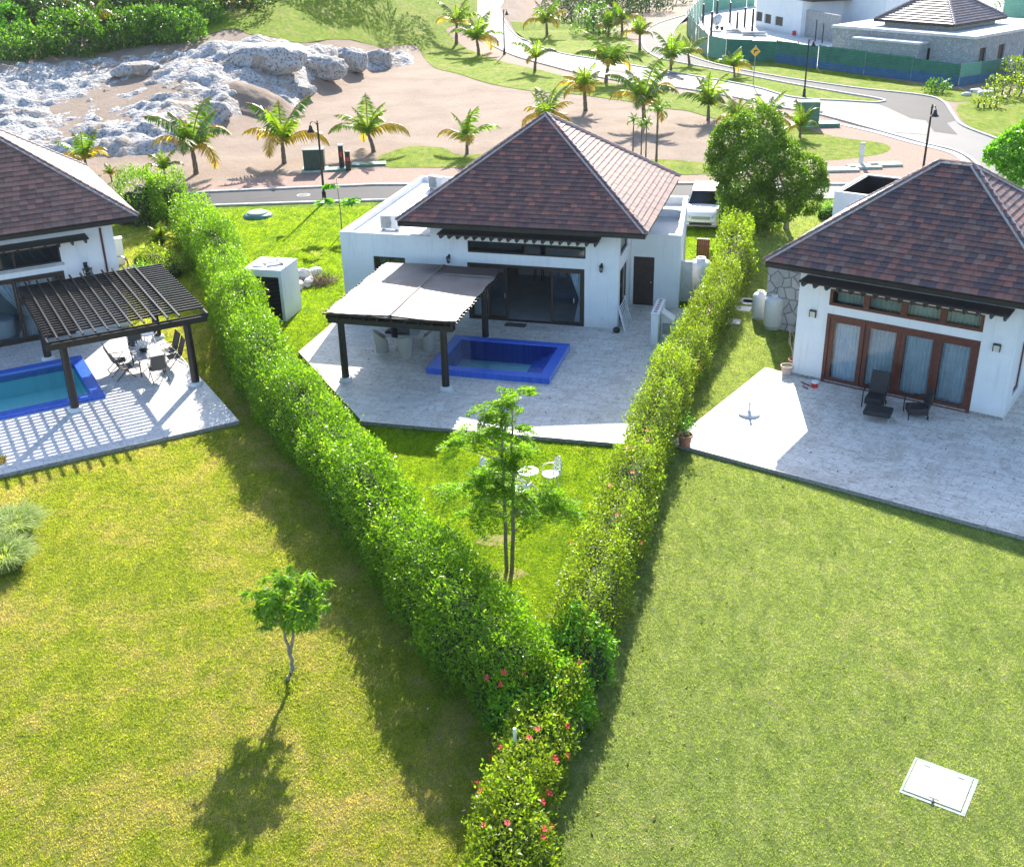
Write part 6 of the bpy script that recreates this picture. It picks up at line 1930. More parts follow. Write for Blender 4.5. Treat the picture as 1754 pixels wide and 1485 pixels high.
# white house
A, B = G(1293, 47, GL), G(1370, 64, GL)
ang2 = math.atan2(B.y - A.y, B.x - A.x); W2 = (B - A).xy.length
hW = thing('house', 'new white villa with three dark windows and tiled roof on the building site', 'house', (A.x, A.y, 0), ang2)
oW = Vector((A.x, A.y, 0)); wh = []
for (a, b, c, d) in [(1295, 20, 1305, 38), (1310, 24, 1320, 43), (1328, 28, 1340, 48)]:
    u0, z1 = plane_uz(oW, ang2, a, b); u1, z0 = plane_uz(oW, ang2, c, d); wh.append((max(u0, .1), u1, max(z0, .6), min(z1, 3.0)))
w_ = MB(); w_.wall('x', 0, W2, GL, 3.9, 0, .25, wh); w_.box(0, .25, .25, 10, GL, 3.9); w_.box(W2 - .25, W2, .25, 10, GL, 3.9); w_.box(.25, W2 - .25, 9.7, 10, GL, 3.9)
w_.box(W2 + .001, W2 + 9, 5.5, 12.5, GL, 6.0)
w_.build('wall', M['white'], hW)
for h_ in wh: MB().box(h_[0] + .01, h_[1] - .01, .16, .2, h_[2] + .01, h_[3] - .01).build('window', M['frame_dk'], hW)
MB().box(W2 + .001, W2 + 7.5, .6, .9, GL, 2.9).build('yard_wall', M['block'], hW)
hip_roof(hW, W2 * .5 + 1.2, 5.2, W2 * .5 + .6, 5.0, 1.5, 4.15, 6.9, M['tile_far'], .6, 14, seed=14)
g2 = G(1585, -6, 4.3)
# posts, barrow and materials on the site
for k, (a, b, h_, lb) in enumerate([(1218, 62, 2.8, 'thick dark timber post just inside the left fence corner'), (1250, 40, 2.6, 'dark post behind the concrete mixer'), (1262, 52, 2.2, 'dark post in the middle of the site yard'), (1275, 47, 2.4, 'dark post right of the plank stack'), (1288, 58, 2.9, 'dark post nearest the new white villa'), (1204, 40, 2.4, 'dark post by the far left fence'), (1228, 30, 2.2, 'dark post at the back of the site yard'), (1408, 75, 2.2, 'thin steel post before the unfinished yard wall, left one'), (1396, 72, 2.4, 'thin steel post before the unfinished yard wall, right one')]):
    p = hit(a, b); r_ = .16 if k < 7 else .07
    t = thing('timber_post', lb, 'post', p, .1 * k, 'posts standing on the building site'); MB().lathe([(r_, -.1), (r_ * .95, h_ * .5), (r_ * .8, h_)], 8).build('shaft', M['dark'], t)
cm = thing('concrete_mixer', 'small weathered concrete mixer standing in the yard of the building site', 'concrete mixer', hit(1227, 52), .4)
MB().lathe([(.3, -.6), (.55, -.3), (.6, .1), (.4, .6), (.3, .75)], 18, (0, 0, 0)).build('drum', M['conc_lt'], cm, True).matrix_local = Matrix.Translation((0, 0, 1.2)) @ Matrix.Rotation(.7, 4, 'Y')
b_ = MB(); b_.bar((-.7, -.5, 0), (-.2, -.5, 1.1), .08, .08); b_.bar((-.7, .5, 0), (-.2, .5, 1.1), .08, .08); b_.bar((.5, -.5, 0), (-.2, -.5, 1.1), .08, .08); b_.bar((.5, .5, 0), (-.2, .5, 1.1), .08, .08); b_.bar((-.2, -.5, 1.1), (-.2, .5, 1.1), .08, .08); b_.build('stand', M['conc'], cm)
for y in (-.55, .55): MB().add([(.5 + .25 * math.cos(q * math.pi / 7), y, .25 + .25 * math.sin(q * math.pi / 7)) for q in range(14)] + [(.5 + .25 * math.cos(q * math.pi / 7), y + .08, .25 + .25 * math.sin(q * math.pi / 7)) for q in range(14)], [tuple(range(14)), tuple(range(14, 28))] + [(q, (q + 1) % 14, 14 + (q + 1) % 14, 14 + q) for q in range(14)]).build('wheel', M['black'], cm)
for k, (a, b, lb) in enumerate([(1262, 58, 'stack of pale planks on the ground of the site yard'), (1292, 62, 'second plank stack close to the new white villa')]):
    m_ = MB()
    for j in range(7): m_.cbox((rg5.uniform(-.2, .2), rg5.uniform(-.25, .25), .06 + j * .07), (3.0, .25, .06), rg5.uniform(-.3, .3))
    o = m_.build('plank_stack', M['conc_lt']); o.location = hit(a, b); o.rotation_euler.z = -.4; tag(o, lb, 'plank stack', 'plank stacks on the building site')
t = thing('work_cart', 'red and dark site generator with blue water drum beside the white villa wall', 'generator', hit(1362, 62), .2)
MB().box(-.35, .2, -.2, .2, .1, .6).build('engine', M['red'], t, bevel=.05); MB().lathe([(.2, 0), (.22, .35), (.2, .7), (0, .72)], 16, (.6, 0, 0)).build('drum', M['fence_blue'], t, True)
# rubble at the right of the fence
for k, (a, b, s_) in enumerate([(1690, 163, .5), (1672, 158, .35), (1704, 158, .4), (1655, 164, .3)]):
    p = hit(a, b); boulder('rubble_rock', p + Vector((0, 0, .1)), (s_ * 1.3, s_, s_ * .6), 60 + k, M['conc_lt'], ['largest pale rubble rock right of the fence end', 'small rubble rock between the fence corner and the verge', 'rubble rock beside the yellow green bushes', 'smallest rubble rock at the edge of the road verge'][k], 'rock', 'rubble at the end of the construction fence')

# ================================================================== PARKED CAR
cp = fr(HC, 3.9, 7.3, GL)
p0 = at(1199, 395)
car = thing('parked_car', 'white sport utility car parked nose first on the driveway right of the middle villa', 'car', p0, HC[1] + R(2))
# y=0 nose, length 4.7
def carshell(sections, closed_top=True):
    m_ = MB(); n = len(sections[0]); vs = [p for s in sections for p in s]; fs = []
    for i in range(len(sections) - 1):
        for j in range(n - 1): fs.append((i * n + j, i * n + j + 1, (i + 1) * n + j + 1, (i + 1) * n + j))
    fs.append(tuple(range(n))); fs.append(tuple(range((len(sections) - 1) * n, len(sections) * n))[::-1])
    m_.add(vs, fs); return m_


def sec(y, w_, zb, zs, zt, wt):
    return [(-w_ * .96, y, zb), (-w_, y, zb + .15), (-w_, y, zs), (-wt, y, zt), (-wt * .5, y, zt + .02), (0, y, zt + .025), (wt * .5, y, zt + .02), (wt, y, zt), (w_, y, zs), (w_, y, zb + .15), (w_ * .96, y, zb)]


body = carshell([sec(0, .78, .32, .62, .72, .68), sec(.08, .88, .26, .72, .86, .78), sec(.35, .95, .24, .82, .98, .84), sec(1.25, .97, .24, .92, 1.08, .88), sec(1.5, .97, .24, .95, 1.12, .88), sec(3.9, .97, .24, 1.0, 1.12, .88), sec(4.55, .95, .26, 1.0, 1.1, .86), sec(4.7, .88, .34, .9, 1.02, .78)])
bo = body.build('body', M['carpaint'], car, True, )
md = bo.modifiers.new('sb', 'SUBSURF'); md.levels = md.render_levels = 1
gh = [[(-.84, 1.3, 1.07), (-.60, 2.05, 1.70), (.60, 2.05, 1.70), (.84, 1.3, 1.07)]]
ca = MB()
V8 = [(-.86, 1.28, 1.05), (.86, 1.28, 1.05), (.68, 2.0, 1.68), (-.68, 2.0, 1.68), (-.88, 4.5, 1.05), (.88, 4.5, 1.05), (.68, 4.25, 1.68), (-.68, 4.25, 1.68)]
ca.add(V8, [(3, 2, 6, 7), (0, 1, 2, 3), (4, 5, 6, 7), (0, 3, 7, 4), (1, 2, 6, 5)])
ca.build('cabin', M['carpaint'], car, bevel=.04)
def inset(q, k=.1, off=(0, 0, 0)):
    c = sum((Vector(p) for p in q), Vector()) / len(q)
    return [Vector(p) + (c - Vector(p)) * k + Vector(off) for p in q]
MB().add(inset([V8[0], V8[1], V8[2], V8[3]], .09, (0, -.02, .015)), [(0, 1, 2, 3)]).build('windscreen', M['carglass'], car)
for s_ in (-1, 1):
    q = [(s_ * .875, 1.45, 1.09), (s_ * .69, 2.05, 1.64), (s_ * .69, 4.1, 1.64), (s_ * .885, 4.3, 1.09)]
    for a, b in ((0.02, .36), (.39, .68), (.71, .97)):
        P_ = lambda t, k: Vector(q[0 + 0 * k]).lerp(Vector(q[3]), t) if k == 0 else Vector(q[1]).lerp(Vector(q[2]), t)
        MB().add([P_(a, 0) + Vector((s_ * .015, 0, 0)), P_(b, 0) + Vector((s_ * .015, 0, 0)), P_(b, 1) + Vector((s_ * .015, 0, 0)), P_(a, 1) + Vector((s_ * .015, 0, 0))], [(0, 1, 2, 3)]).build('side_window', M['carglass'], car)
    MB().box(min(s_ * .9, s_ * 1.12), max(s_ * .9, s_ * 1.12), 1.5, 1.6, 1.08, 1.24).build('wing_mirror', M['carpaint'], car, bevel=.03)
    MB().add([(s_ * .55, -.005 - .03, .66), (s_ * .86, .05, .70), (s_ * .90, .22, .84), (s_ * .60, .0, .80)], [(0, 1, 2, 3)]).build('headlight', M['headlamp'], car)
    MB().bar((s_ * .62, 2.2, 1.72), (s_ * .62, 4.1, 1.72), .04, .03).build('roof_rail', M['alu'], car)
    MB().box(min(s_ * .5, s_ * .72), max(s_ * .5, s_ * .72), -.02, .02, .40, .48).build('fog_light', M['headlamp'], car)
    for y in (.95, 3.75):
        wh_ = MB()
        ring = [(.36, -.11), (.37, -.06), (.37, .06), (.36, .11), (.22, .11)]
        base = []
        for r_, x in ring: base.append([(s_ * .86 + x * s_, y + r_ * math.cos(q * math.pi / 12), .37 + r_ * math.sin(q * math.pi / 12)) for q in range(24)])
        vs = [p for r in base for p in r]; fs = [(i * 24 + q, i * 24 + (q + 1) % 24, (i + 1) * 24 + (q + 1) % 24, (i + 1) * 24 + q) for i in range(4) for q in range(24)]; fs.append(tuple(range(24)))
        wh_.add(vs, fs); tyre = wh_.build('tyre', M['black'], car, True)
        rm = MB(); rm.add([(s_ * .965, y + .22 * math.cos(q * math.pi / 12), .37 + .22 * math.sin(q * math.pi / 12)) for q in range(24)], [tuple(range(24))])
        for q in range(5): a = q * 2 * math.pi / 5; rm.bar((s_ * .975, y, .37), (s_ * .975, y + .21 * math.cos(a), .37 + .21 * math.sin(a)), .02, .06)
        rm.build('rim', M['alu'], tyre)
gr = MB().box(-.5, .5, -.03, .0, .60, .76)
gr.build('grille', M['grey'], car)
for z in (.64, .70): MB().box(-.48, .48, -.045, -.031, z, z + .02).build('grille_bar', M['chrome'], car)
MB().box(-.6, .6, -.02, .02, .30, .44).build('lower_grille', M['black'], car)
MB().box(-.22, .22, -.045, -.02, .46, .57).build('licence_plate', M['metal_lt'], car)
MB().box(-.86, .86, .05, .5, .2, .3).build('bumper_skirt', M['grey'], car)
# red brown gate, tank, side items
gt = thing('timber_gate', 'red brown timber gate leaf standing open beside the white villa corner', 'gate', fr(HC, 2.2, 8.6, GL), HC[1])
for k in range(6): MB().box(.02 + k * .1, .11 + k * .1, 0, .05, .05, 1.7).build('board', M['rust'], gt)
MB().box(0, .63, .051, .08, .3, .4).build('rail', M['rust'], gt); MB().box(0, .63, .051, .08, 1.3, 1.4).build('rail', M['rust'], gt)


def gas_tank(label, c, r_, h_, group=None, rz=0):
    t = thing('gas_cylinder', label, 'gas cylinder', c, rz, group)
    MB().lathe([(r_ * .8, 0), (r_ * .8, .06), (r_ * .86, .07)], 24).build('foot_ring', M['gas'], t, True)
    MB().lathe([(r_ * .4, .05), (r_ * .85, .09), (r_, .2), (r_, h_ * .80), (r_ * .95, h_ * .88), (r_ * .78, h_ * .935), (r_ * .3, h_ * .96), (0, h_ * .965)], 28).build('shell', M['gas'], t, True)
    c_ = MB().lathe([(r_ * .38, h_ * .93), (r_ * .40, h_ * 1.04), (r_ * .36, h_ * 1.04), (r_ * .34, h_ * .94)], 20).build('valve_collar', M['gas'], t, True)
    MB().lathe([(.05, 0), (.05, .06), (.03, .12)], 10, (0, 0, h_ * .96)).build('valve', M['conc'], c_)
    return t


gas_tank('large white gas cylinder against the rubble stone wall, the nearer and wider of two', at(1323, 562), .40, 1.45, 'gas cylinders by the stone wall')
gas_tank('smaller white gas cylinder half hidden behind the wider one by the stone wall', at(1300, 546), .33, 1.2, 'gas cylinders by the stone wall', 1)
gas_tank('large white tank standing between the right hedge and the middle villa wall', fr(HC, 2.75, 5.6, GL), .52, 1.65)

# pier and grill cabinet, ladder, mat, ball
pr = thing('garden_pier', 'narrow white wall pier with tiled top at the right edge of the middle terrace', 'pier', fr(HC, 1.75, -.55, 0), HC[1])
MB().box(-.14, .14, -.9, .9, 0, 1.25).build('wall', M['white'], pr)
MB().box(-.17, .17, -.93, .93, 1.251, 1.31).build('coping', M['white_old'], pr)
for k in range(6): MB().box(-.06, .06, -.75 + k * .28, -.62 + k * .28, 1.311, 1.325).build('pebble_inlay', M['dry'], pr)
gc = thing('meter_cabinet', 'white sloping topped cabinet attached behind the narrow white pier', 'cabinet', fr(HC, 2.15, -.5, 0), HC[1])
MB().add([(-.24, -.3, 0), (.3, -.3, 0), (.3, .3, 0), (-.24, .3, 0), (-.24, -.3, 1.15), (.3, -.3, .8), (.3, .3, .8), (-.24, .3, 1.15)], [(0, 1, 2, 3), (4, 5, 6, 7), (0, 1, 5, 4), (1, 2, 6, 5), (2, 3, 7, 6), (3, 0, 4, 7)]).build('housing', M['white_old'], gc, bevel=.01)
MB().box(-.15, .2, -.33, -.301, .25, .7).build('door', M['grey'], gc)
ld = thing('folding_rack', 'white folded slatted rack leaning on the side wall of the middle villa', 'rack', fr(HC, .03, .0, 0), HC[1])
for a in (-.3, 1.1): MB().bar((.36, a, 0), (.03, a + .15, 1.05), .05, .05).build('side_rail', M['metal_lt'], ld)
for k in range(9): f = (k + .6) / 9.6; MB().bar((.36 - .33 * f, -.3 + .15 * f, 1.05 * f), (.36 - .33 * f, 1.1 + .15 * f, 1.05 * f), .035, .05).build('slat', M['white_old'], ld)
o = MB().lathe([(0, 0), (.12, .03), (.16, .12), (.12, .2), (.05, .24), (.0, .24)], 16).build('black_bucket', M['black'], smooth=True); o.location = fr(HC, .05, -.42, 0); tag(o, 'small black pot on the terrace at the corner of the middle villa', 'pot')
o = MB().box(-.45, .45, -.2, .2, .0, .025).build('door_mat', M['sling']); o.location = fr(HC, -4.25, -.45, 0.002); o.rotation_euler.z = HC[1]; tag(o, 'dark rectangular door mat in front of the open doors of the middle villa', 'door mat')


# wicker dining set under the canvas
def tub_chair(label, u, v, rz, h=HC):
    t = thing('wicker_chair', label, 'wicker chair', fr(h, u, v, 0), h[1] + rz, 'pale wicker chairs round the glass table')
    m_ = MB(); n = 16; V = []
    for i in range(n + 1):
        a = math.pi * (-.22 + 1.44 * i / n); e = math.sin(max(0, min(1, (i / n))) * math.pi)
        top = .58 + .34 * e ** 1.5
        for (r_, z) in ((.24, .0), (.25, .25), (.29, .42), (.31 + .04 * e, top), (.27 + .04 * e, top), (.25, .42)):
            V.append((r_ * math.cos(a), r_ * math.sin(a) * .98, z))
    m_.add(V, [(i * 6 + j, i * 6 + j + 1, (i + 1) * 6 + j + 1, (i + 1) * 6 + j) for i in range(n) for j in range(5)])
    m_.build('backrest', M['wicker'], t, True)
    MB().lathe([(.25, 0), (.25, .38), (.26, .42), (.2, .44), (0, .44)], 20).build('seat', M['wicker'], t, True)
    for a in (.8, 2.3, 3.9, 5.5): MB().bar((.2 * math.cos(a), .2 * math.sin(a), -.0), (.2 * math.cos(a), .2 * math.sin(a), .03), .03, .03).build('foot', M['metal_dk'], t)


tcx, tcv = -7.95, -4.05
tt_ = thing('glass_table', 'round frosted glass dining table under the canvas covered pergola', 'table', fr(HC, tcx, tcv, 0), HC[1])
MB().lathe([(0, .72), (.68, .72), (.70, .73), (.68, .74), (0, .74)], 40).build('tabletop', M['glass_dk'], tt_)
MB().lathe([(.34, 0), (.3, .06), (.22, .3), (.26, .6), (.36, .715), (0, .716)], 24).build('pedestal', M['wicker'], tt_, True)
MB().lathe([(.69, .700), (.72, .705), (.72, .75), (.70, .75), (.69, .735)], 40).build('rim', M['wicker'], tt_, True)
for (du, dv_, lb) in [(-.72, -.35, 'pale wicker tub chair at the left of the round glass table'), (.38, -.78, 'pale wicker tub chair in front of the round glass table, nearest the camera'), (.95, .15, 'pale wicker tub chair at the right of the round glass table'), (-.15, .95, 'pale wicker tub chair behind the round glass table')]:
    tub_chair(lb, tcx + du * 1.05, tcv + dv_ * 1.05, math.atan2(dv_, du) - math.pi / 2)


# sling dining set at the left villa
def sling_chair(label, u, v, rz):
    t = thing('sling_chair', label, 'garden chair', fr(HL, u, v, 0), HL[1] + rz, 'reclining sling chairs round the patio table')
    for s_ in (-.29, .29):
        MB().tube([(s_, -.32, 0), (s_, .05, .40), (s_, .38, .0)][:2] + [(s_, .24, .52), (s_, .46, 1.12)], .016, 6).build('side_frame', M['metal_dk'], t, True)
        MB().tube([(s_, .42, 0), (s_, -.05, .42), (s_, -.26, .62), (s_, .28, .64)], .016, 6).build('armrest', M['metal_dk'], t, True)
    MB().add([(-.27, -.28, .43), (.27, -.28, .43), (.27, .0, .40), (-.27, .0, .40), (.27, .2, .42), (-.27, .2, .42)], [(0, 1, 2, 3), (3, 2, 4, 5)]).build('seat', M['sling'], t)
    MB().add([(-.27, .2, .43), (.27, .2, .43), (.27, .46, 1.1), (-.27, .46, 1.1)], [(0, 1, 2, 3)]).build('backrest', M['sling'], t)
    return t


tc = [G(a, b, .74) for a, b in ((210, 595), (264, 582), (285, 610), (238, 620.6))]
tcen = sum(tc, Vector()) / 4
rel_ = tcen - HL[0]; tu = rel_.x * math.cos(HL[1]) + rel_.y * math.sin(HL[1]); tv = -rel_.x * math.sin(HL[1]) + rel_.y * math.cos(HL[1])
pt = thing('patio_table', 'dark framed rectangular glass topped patio table under the slatted pergola', 'table', fr(HL, tu, tv, 0), HL[1])
MB().box(-.5, .5, -.8, .8, .70, .735).build('tabletop', M['grey'], pt, bevel=.01)
for a in (-.42, .42):
    for b in (-.7, .7): MB().bar((a, b, 0), (a, b, .70), .04, .04).build('leg', M['metal_dk'], pt)
for (du, dv_, rz, lb) in [(0.1, -1.25, 180, 'reclining grey sling chair at the near end of the patio table'), (-.05, 1.3, 0, 'reclining grey sling chair at the far end of the patio table, nearest the villa'), (-.95, -.35, 95, 'dark sling chair on the pool side of the patio table, nearer the camera'), (-1.0, .45, 84, 'dark sling chair on the pool side of the patio table, the further one'), (.98, -.3, -92, 'dark sling chair on the hedge side of the patio table, nearer the camera'), (.98, .45, -86, 'dark sling chair on the hedge side of the patio table, the further one')]:
    sling_chair(lb, tu + du, tv + dv_, R(rz))
vs_ = thing('flower_vase', 'dark bowl with white flowers standing on the patio table', 'vase', fr(HL, tu - .05, tv + .05, .737), 0)
MB().lathe([(.1, 0), (.17, .06), (.2, .14), (.16, .16)], 18).build('bowl', M['black'], vs_, True)
rgv = np.random.default_rng(8); P = rgv.normal(0, 1, (260, 3)) * [.14, .14, .06] + [0, 0, .26]
quads('white_blossoms', leafcloud(P, np.tile([0, 0, 1.], (260, 1)), .07, .7, rgv), M['metal_lt'], vs_)
t = thing('side_table', 'small round glass side table beside the rear pergola post of the left terrace', 'side table', G(256, 590, 0), 0)
MB().lathe([(0, .5), (.36, .5), (.38, .51), (.36, .52), (0, .52)], 28).build('tabletop', M['glass_dk'], t)
MB().tube([(.36 * math.cos(q * .35), .36 * math.sin(q * .35), .50) for q in range(18)], .02, 6, True).build('rim', M['metal_lt'], t)
for q in range(3): MB().bar((.3 * math.cos(q * 2.1), .3 * math.sin(q * 2.1), 0), (.15 * math.cos(q * 2.1), .15 * math.sin(q * 2.1), .5), .03, .03).build('leg', M['metal_lt'], t)
t = thing('utility_column', 'small white square column beside the corner of the left villa', 'column', G(208, 452, GL), .4)
MB().box(-.2, .2, -.2, .2, 0, 1.3).build('shaft', M['white'], t); MB().box(-.24, .24, -.24, .24, 1.301, 1.36).build('cap', M['white_old'], t)
t = thing('wire_bundle', 'tangle of thin grey wires hanging beside the left villa corner', 'wire bundle', fr(HL, 5.4, 1.2, GL), HL[1])
m_ = MB(); rw = random.Random(2)
for k in range(16): m_.tube(crom([(rw.uniform(0, .2), rw.uniform(0, .5), 2.0), (.4 + rw.uniform(0, .4), rw.uniform(0, .5), 1.7 + rw.uniform(0, .4)), (.8 + rw.uniform(0, .3), rw.uniform(0, .6), .6)], 3), .012, 4)
m_.build('wires', M['alu'], t)
t = thing('hose_reel', 'coiled dark garden hose beside the small white column', 'hose', G(207, 470, GL), .3)
for k in range(5): MB().tube([(.42 * math.cos(q * .4), .06 * k - .1, .5 + .42 * math.sin(q * .4)) for q in range(16)], .025, 5, True).build('hose_loop', M['metal_dk'], t)

# right terrace
def armchair(label, c, rz, back_h=.92, tilt=.25):
    t = thing('wicker_armchair', label, 'armchair', c, rz)
    MB().box(-.30, .30, -.36, .30, .14, .38).build('seat', M['wicker_dk'], t, bevel=.03)
    M_ = Matrix.Translation((0, .27, .36)) @ Matrix.Rotation(-tilt, 4, 'X')
    MB().box(-.31, .31, -.04, .04, 0, back_h - .36, M_).build('backrest', M['wicker_dk'], t, bevel=.03)
    for s_ in (-.36, .36):
        MB().tube(crom([(s_, .36, .62), (s_, 0, .64), (s_, -.34, .58), (s_, -.38, .2), (s_, -.36, .0)], 4), .022, 7).build('armrest', M['metal_dk'], t, True)
        MB().bar((s_ * .85, .28, 0), (s_ * .85, .28, .14), .05, .05).build('leg', M['wicker_dk'], t)
    return t


armchair('tall backed black wicker lounge chair in front of the mahogany doors', fr(HR, 3.5, -1.05, 0), HR[1] + R(5), 1.15, .3)
armchair('lower black wicker armchair turned sideways, right of the tall backed one', fr(HR, 5.0, -1.15, 0), HR[1] + R(-60), .95, .2)
t = thing('wicker_ottoman', 'black wicker footstool on chrome legs in front of the lounge chair', 'footstool', fr(HR, 3.95, -2.1, 0), HR[1] + R(8))
MB().box(-.45, .45, -.33, .33, .2, .38).build('cushion', M['wicker_dk'], t, bevel=.04)
for a in (-.4, .4):
    for b in (-.28, .28): MB().bar((a, b, 0), (a, b, .2), .035, .035).build('leg', M['alu'], t)
ub = thing('umbrella_base', 'round pale concrete parasol base with a short white tube on the right terrace', 'parasol base', G(1283, 710, 0))
MB().lathe([(.36, 0), (.37, .05), (.33, .08), (.08, .11), (.07, .13)], 32).build('base_disc', M['conc_lt'], ub, True)
MB().lathe([(.045, .12), (.045, .5), (.03, .5), (.03, .2)], 14).build('tube', M['metal_lt'], ub, True); MB().cbox((.07, 0, .42), (.09, .02, .04)).build('clamp_knob', M['alu'], ub)
pc_ = thing('paint_can', 'small red and white can on the right terrace near the door', 'can', G(1395, 663, 0))
MB().lathe([(.12, 0), (.12, .17)], 20).build('lower_body', M['red'], pc_, True); MB().lathe([(.121, .171), (.121, .24), (0, .24)], 20).build('lid', M['metal_lt'], pc_, True)
for k, (a, b, c, d) in enumerate([(1372, 654, 1388, 661), (1375, 661, 1384, 666)]):
    p, q = G(a, b, .02), G(c, d, .02); o = MB().bar((0, 0, 0), q - p, .035, .03).build('hand_tool', M['rust']); o.location = p; tag(o, ['longer red brown stick tool lying beside the red can', 'shorter dark stick tool lying beside the red can'][k], 'tool')


def flowerpot(label, c, r_, h_, m, plant=None):
    t = thing('flower_pot', label, 'flower pot', c)
    MB().lathe([(r_ * .68, 0), (r_ * .92, h_ * .8), (r_, h_ * .82), (r_ * 1.02, h_), (r_ * .9, h_), (r_ * .85, h_ * .86), (0, h_ * .86)], 24).build('pot', m, t, True)
    MB().lathe([(r_ * .85, h_ * .87), (0, h_ * .9)], 20).build('soil', M['core'], t)
    if plant: plant(t, h_)


def dead(t, h_):
    m_ = MB(); rr = np.random.default_rng(3)
    for k in range(11): limb(m_, (rr.normal(0, .04), rr.normal(0, .04), h_ * .85), (rr.normal(-.1, .25), rr.normal(0, .2), h_ + rr.uniform(.6, 1.5)), .012, .005, rr, .06, 4)
    m_.build('dead_stems', M['trunk_pale'], t)


def herb(t, h_):
    rr = np.random.default_rng(4); P = rr.normal(0, 1, (160, 3)) * [.16, .16, .16] + [0, 0, h_ + .35]
    quads('leaves', leafcloud(P, np.tile([0, 0, 1.], (160, 1)), .1, .4, rr), M['leaf_mid'], t)
    m_ = MB()
    for k in range(6): limb(m_, (0, 0, h_ * .85), (rr.normal(0, .14), rr.normal(0, .14), h_ + .4), .01, .005, rr, .03, 3)
    m_.build('stems', M['trunk_pale'], t)


flowerpot('cream plastic pot with a dead plant at the left corner of the right villa', G(1347, 641, 0), .24, .36, M['pot_cream'], None)
flowerpot('terracotta pot behind the cream one, holding tall dead stems', G(1356, 634, 0) + Vector((.12, .2, 0)), .22, .36, M['terracotta'], dead)
flowerpot('terracotta pot with a leafy herb at the far left corner of the right terrace', G(1173, 762, 0), .25, .38, M['terracotta'], herb)

# hatch on the right lawn
hc4 = [G(a, b, GL + .06) for a, b in ((1571, 1295), (1680, 1334), (1651, 1395), (1537, 1353))]
c = sum(hc4, Vector()) / 4; an = math.atan2(hc4[1].y - hc4[0].y, hc4[1].x - hc4[0].x)
lx = ((hc4[1] - hc4[0]).length + (hc4[2] - hc4[3]).length) / 4; ly = ((hc4[0] - hc4[3]).length + (hc4[1] - hc4[2]).length) / 4
ht = thing('access_hatch', 'pale green painted steel hatch set into the lawn at the lower right', 'hatch', (c.x, c.y, GL), an)
b_ = MB().box(-lx, lx, -ly, -ly + .07, -.05, .03).box(-lx, lx, ly - .05, ly, -.05, .03).box(-lx, -lx + .05, -ly + .07, ly - .05, -.05, .03).box(lx - .09, lx, -ly + .07, ly - .05, -.05, .03)
b_.build('frame', M['hatchmat'], ht, bevel=.008)
MB().box(-lx + .06, lx - .10, -ly + .09, ly - .06, -.03, .04).build('lid', M['hatchmat'], ht, bevel=.008)
MB().box(-lx + .05, lx - .09, -ly + .07, ly - .05, -.05, -.032).build('recess', M['black'], ht)
for x, y in ((-lx * .55, ly * .72), (lx * .5, ly * .72)): MB().box(x - .06, x + .06, y - .008, y + .008, .0401, .044).build('hinge_slot', M['black'], ht)
MB().box(-.1, .1, -ly * .72 - .008, -ly * .72 + .008, .0401, .044).build('grip_slot', M['black'], ht)
MB().box(-.02, .02, -ly + .03, -ly + .12, .0402, .07).build('padlock', M['metal_dk'], ht, bevel=.006)


# ornate white garden set
def ornate_chair(label, c, rz):
    t = thing('wrought_chair', label, 'garden chair', c, rz, 'ornate white garden chairs')
    b_ = MB()
    for i in range(7):
        x = -.22 + i * .073
        b_.tube(crom([(x, .2, .42), (x * 1.15 + .02 * (-1) ** i, .24, .62), (x * 1.05 - .02 * (-1) ** i, .27, .8), (x * .7, .29, .95 - abs(x) * .5)], 3), .011, 5)
    b_.tube(crom([(-.25, .2, .42), (-.27, .25, .72), (-.15, .28, .9), (0, .3, .98), (.15, .28, .9), (.27, .25, .72), (.25, .2, .42)], 4), .018, 6)
    for z in (.58, .72, .84): b_.tube([(-.24, .245, z), (0, .26, z + .03), (.24, .245, z)], .011, 5)
    b_.build('backrest', M['metal_lt'], t)
    s_ = MB().lathe([(0, .42), (.25, .42), (.27, .43), (.25, .445), (0, .445)], 24); s_.build('seat', M['metal_lt'], t)
    for q in (.7, 2.44, 3.84, 5.58): MB().tube([(.2 * math.cos(q), .2 * math.sin(q), .42), (.24 * math.cos(q), .24 * math.sin(q), .2), (.3 * math.cos(q), .3 * math.sin(q), 0)], .016, 6).build('leg', M['metal_lt'], t)
    for s2 in (-1, 1): MB().tube(crom([(s2 * .26, .23, .66), (s2 * .3, .0, .66), (s2 * .28, -.16, .6), (s2 * .22, -.18, .43)], 3), .014, 6).build('armrest', M['metal_lt'], t)


q_ = at(905, 840)
wt = thing('wrought_table', 'round ornate white metal garden table between the white chairs on the middle lawn', 'table', q_)
MB().lathe([(0, .64), (.30, .64), (.32, .65), (.32, .68), (0, .68)], 32).build('tabletop', M['metal_lt'], wt)
for q in range(3): MB().tube(crom([(.04 * math.cos(q * 2.1), .04 * math.sin(q * 2.1), .63), (.05 * math.cos(q * 2.1), .05 * math.sin(q * 2.1), .3), (.3 * math.cos(q * 2.1), .3 * math.sin(q * 2.1), 0)], 4), .022, 6).build('leg', M['metal_lt'], wt)
ornate_chair('ornate white metal chair left of the small round garden table, partly behind the tree', at(842, 834), R(70))
ornate_chair('ornate white metal chair right of the small round garden table on the grass', at(943, 833), R(-70))
ornate_chair('ornate white metal chair nearest the camera, mostly hidden by the feathery tree', at(893, 858), R(160))

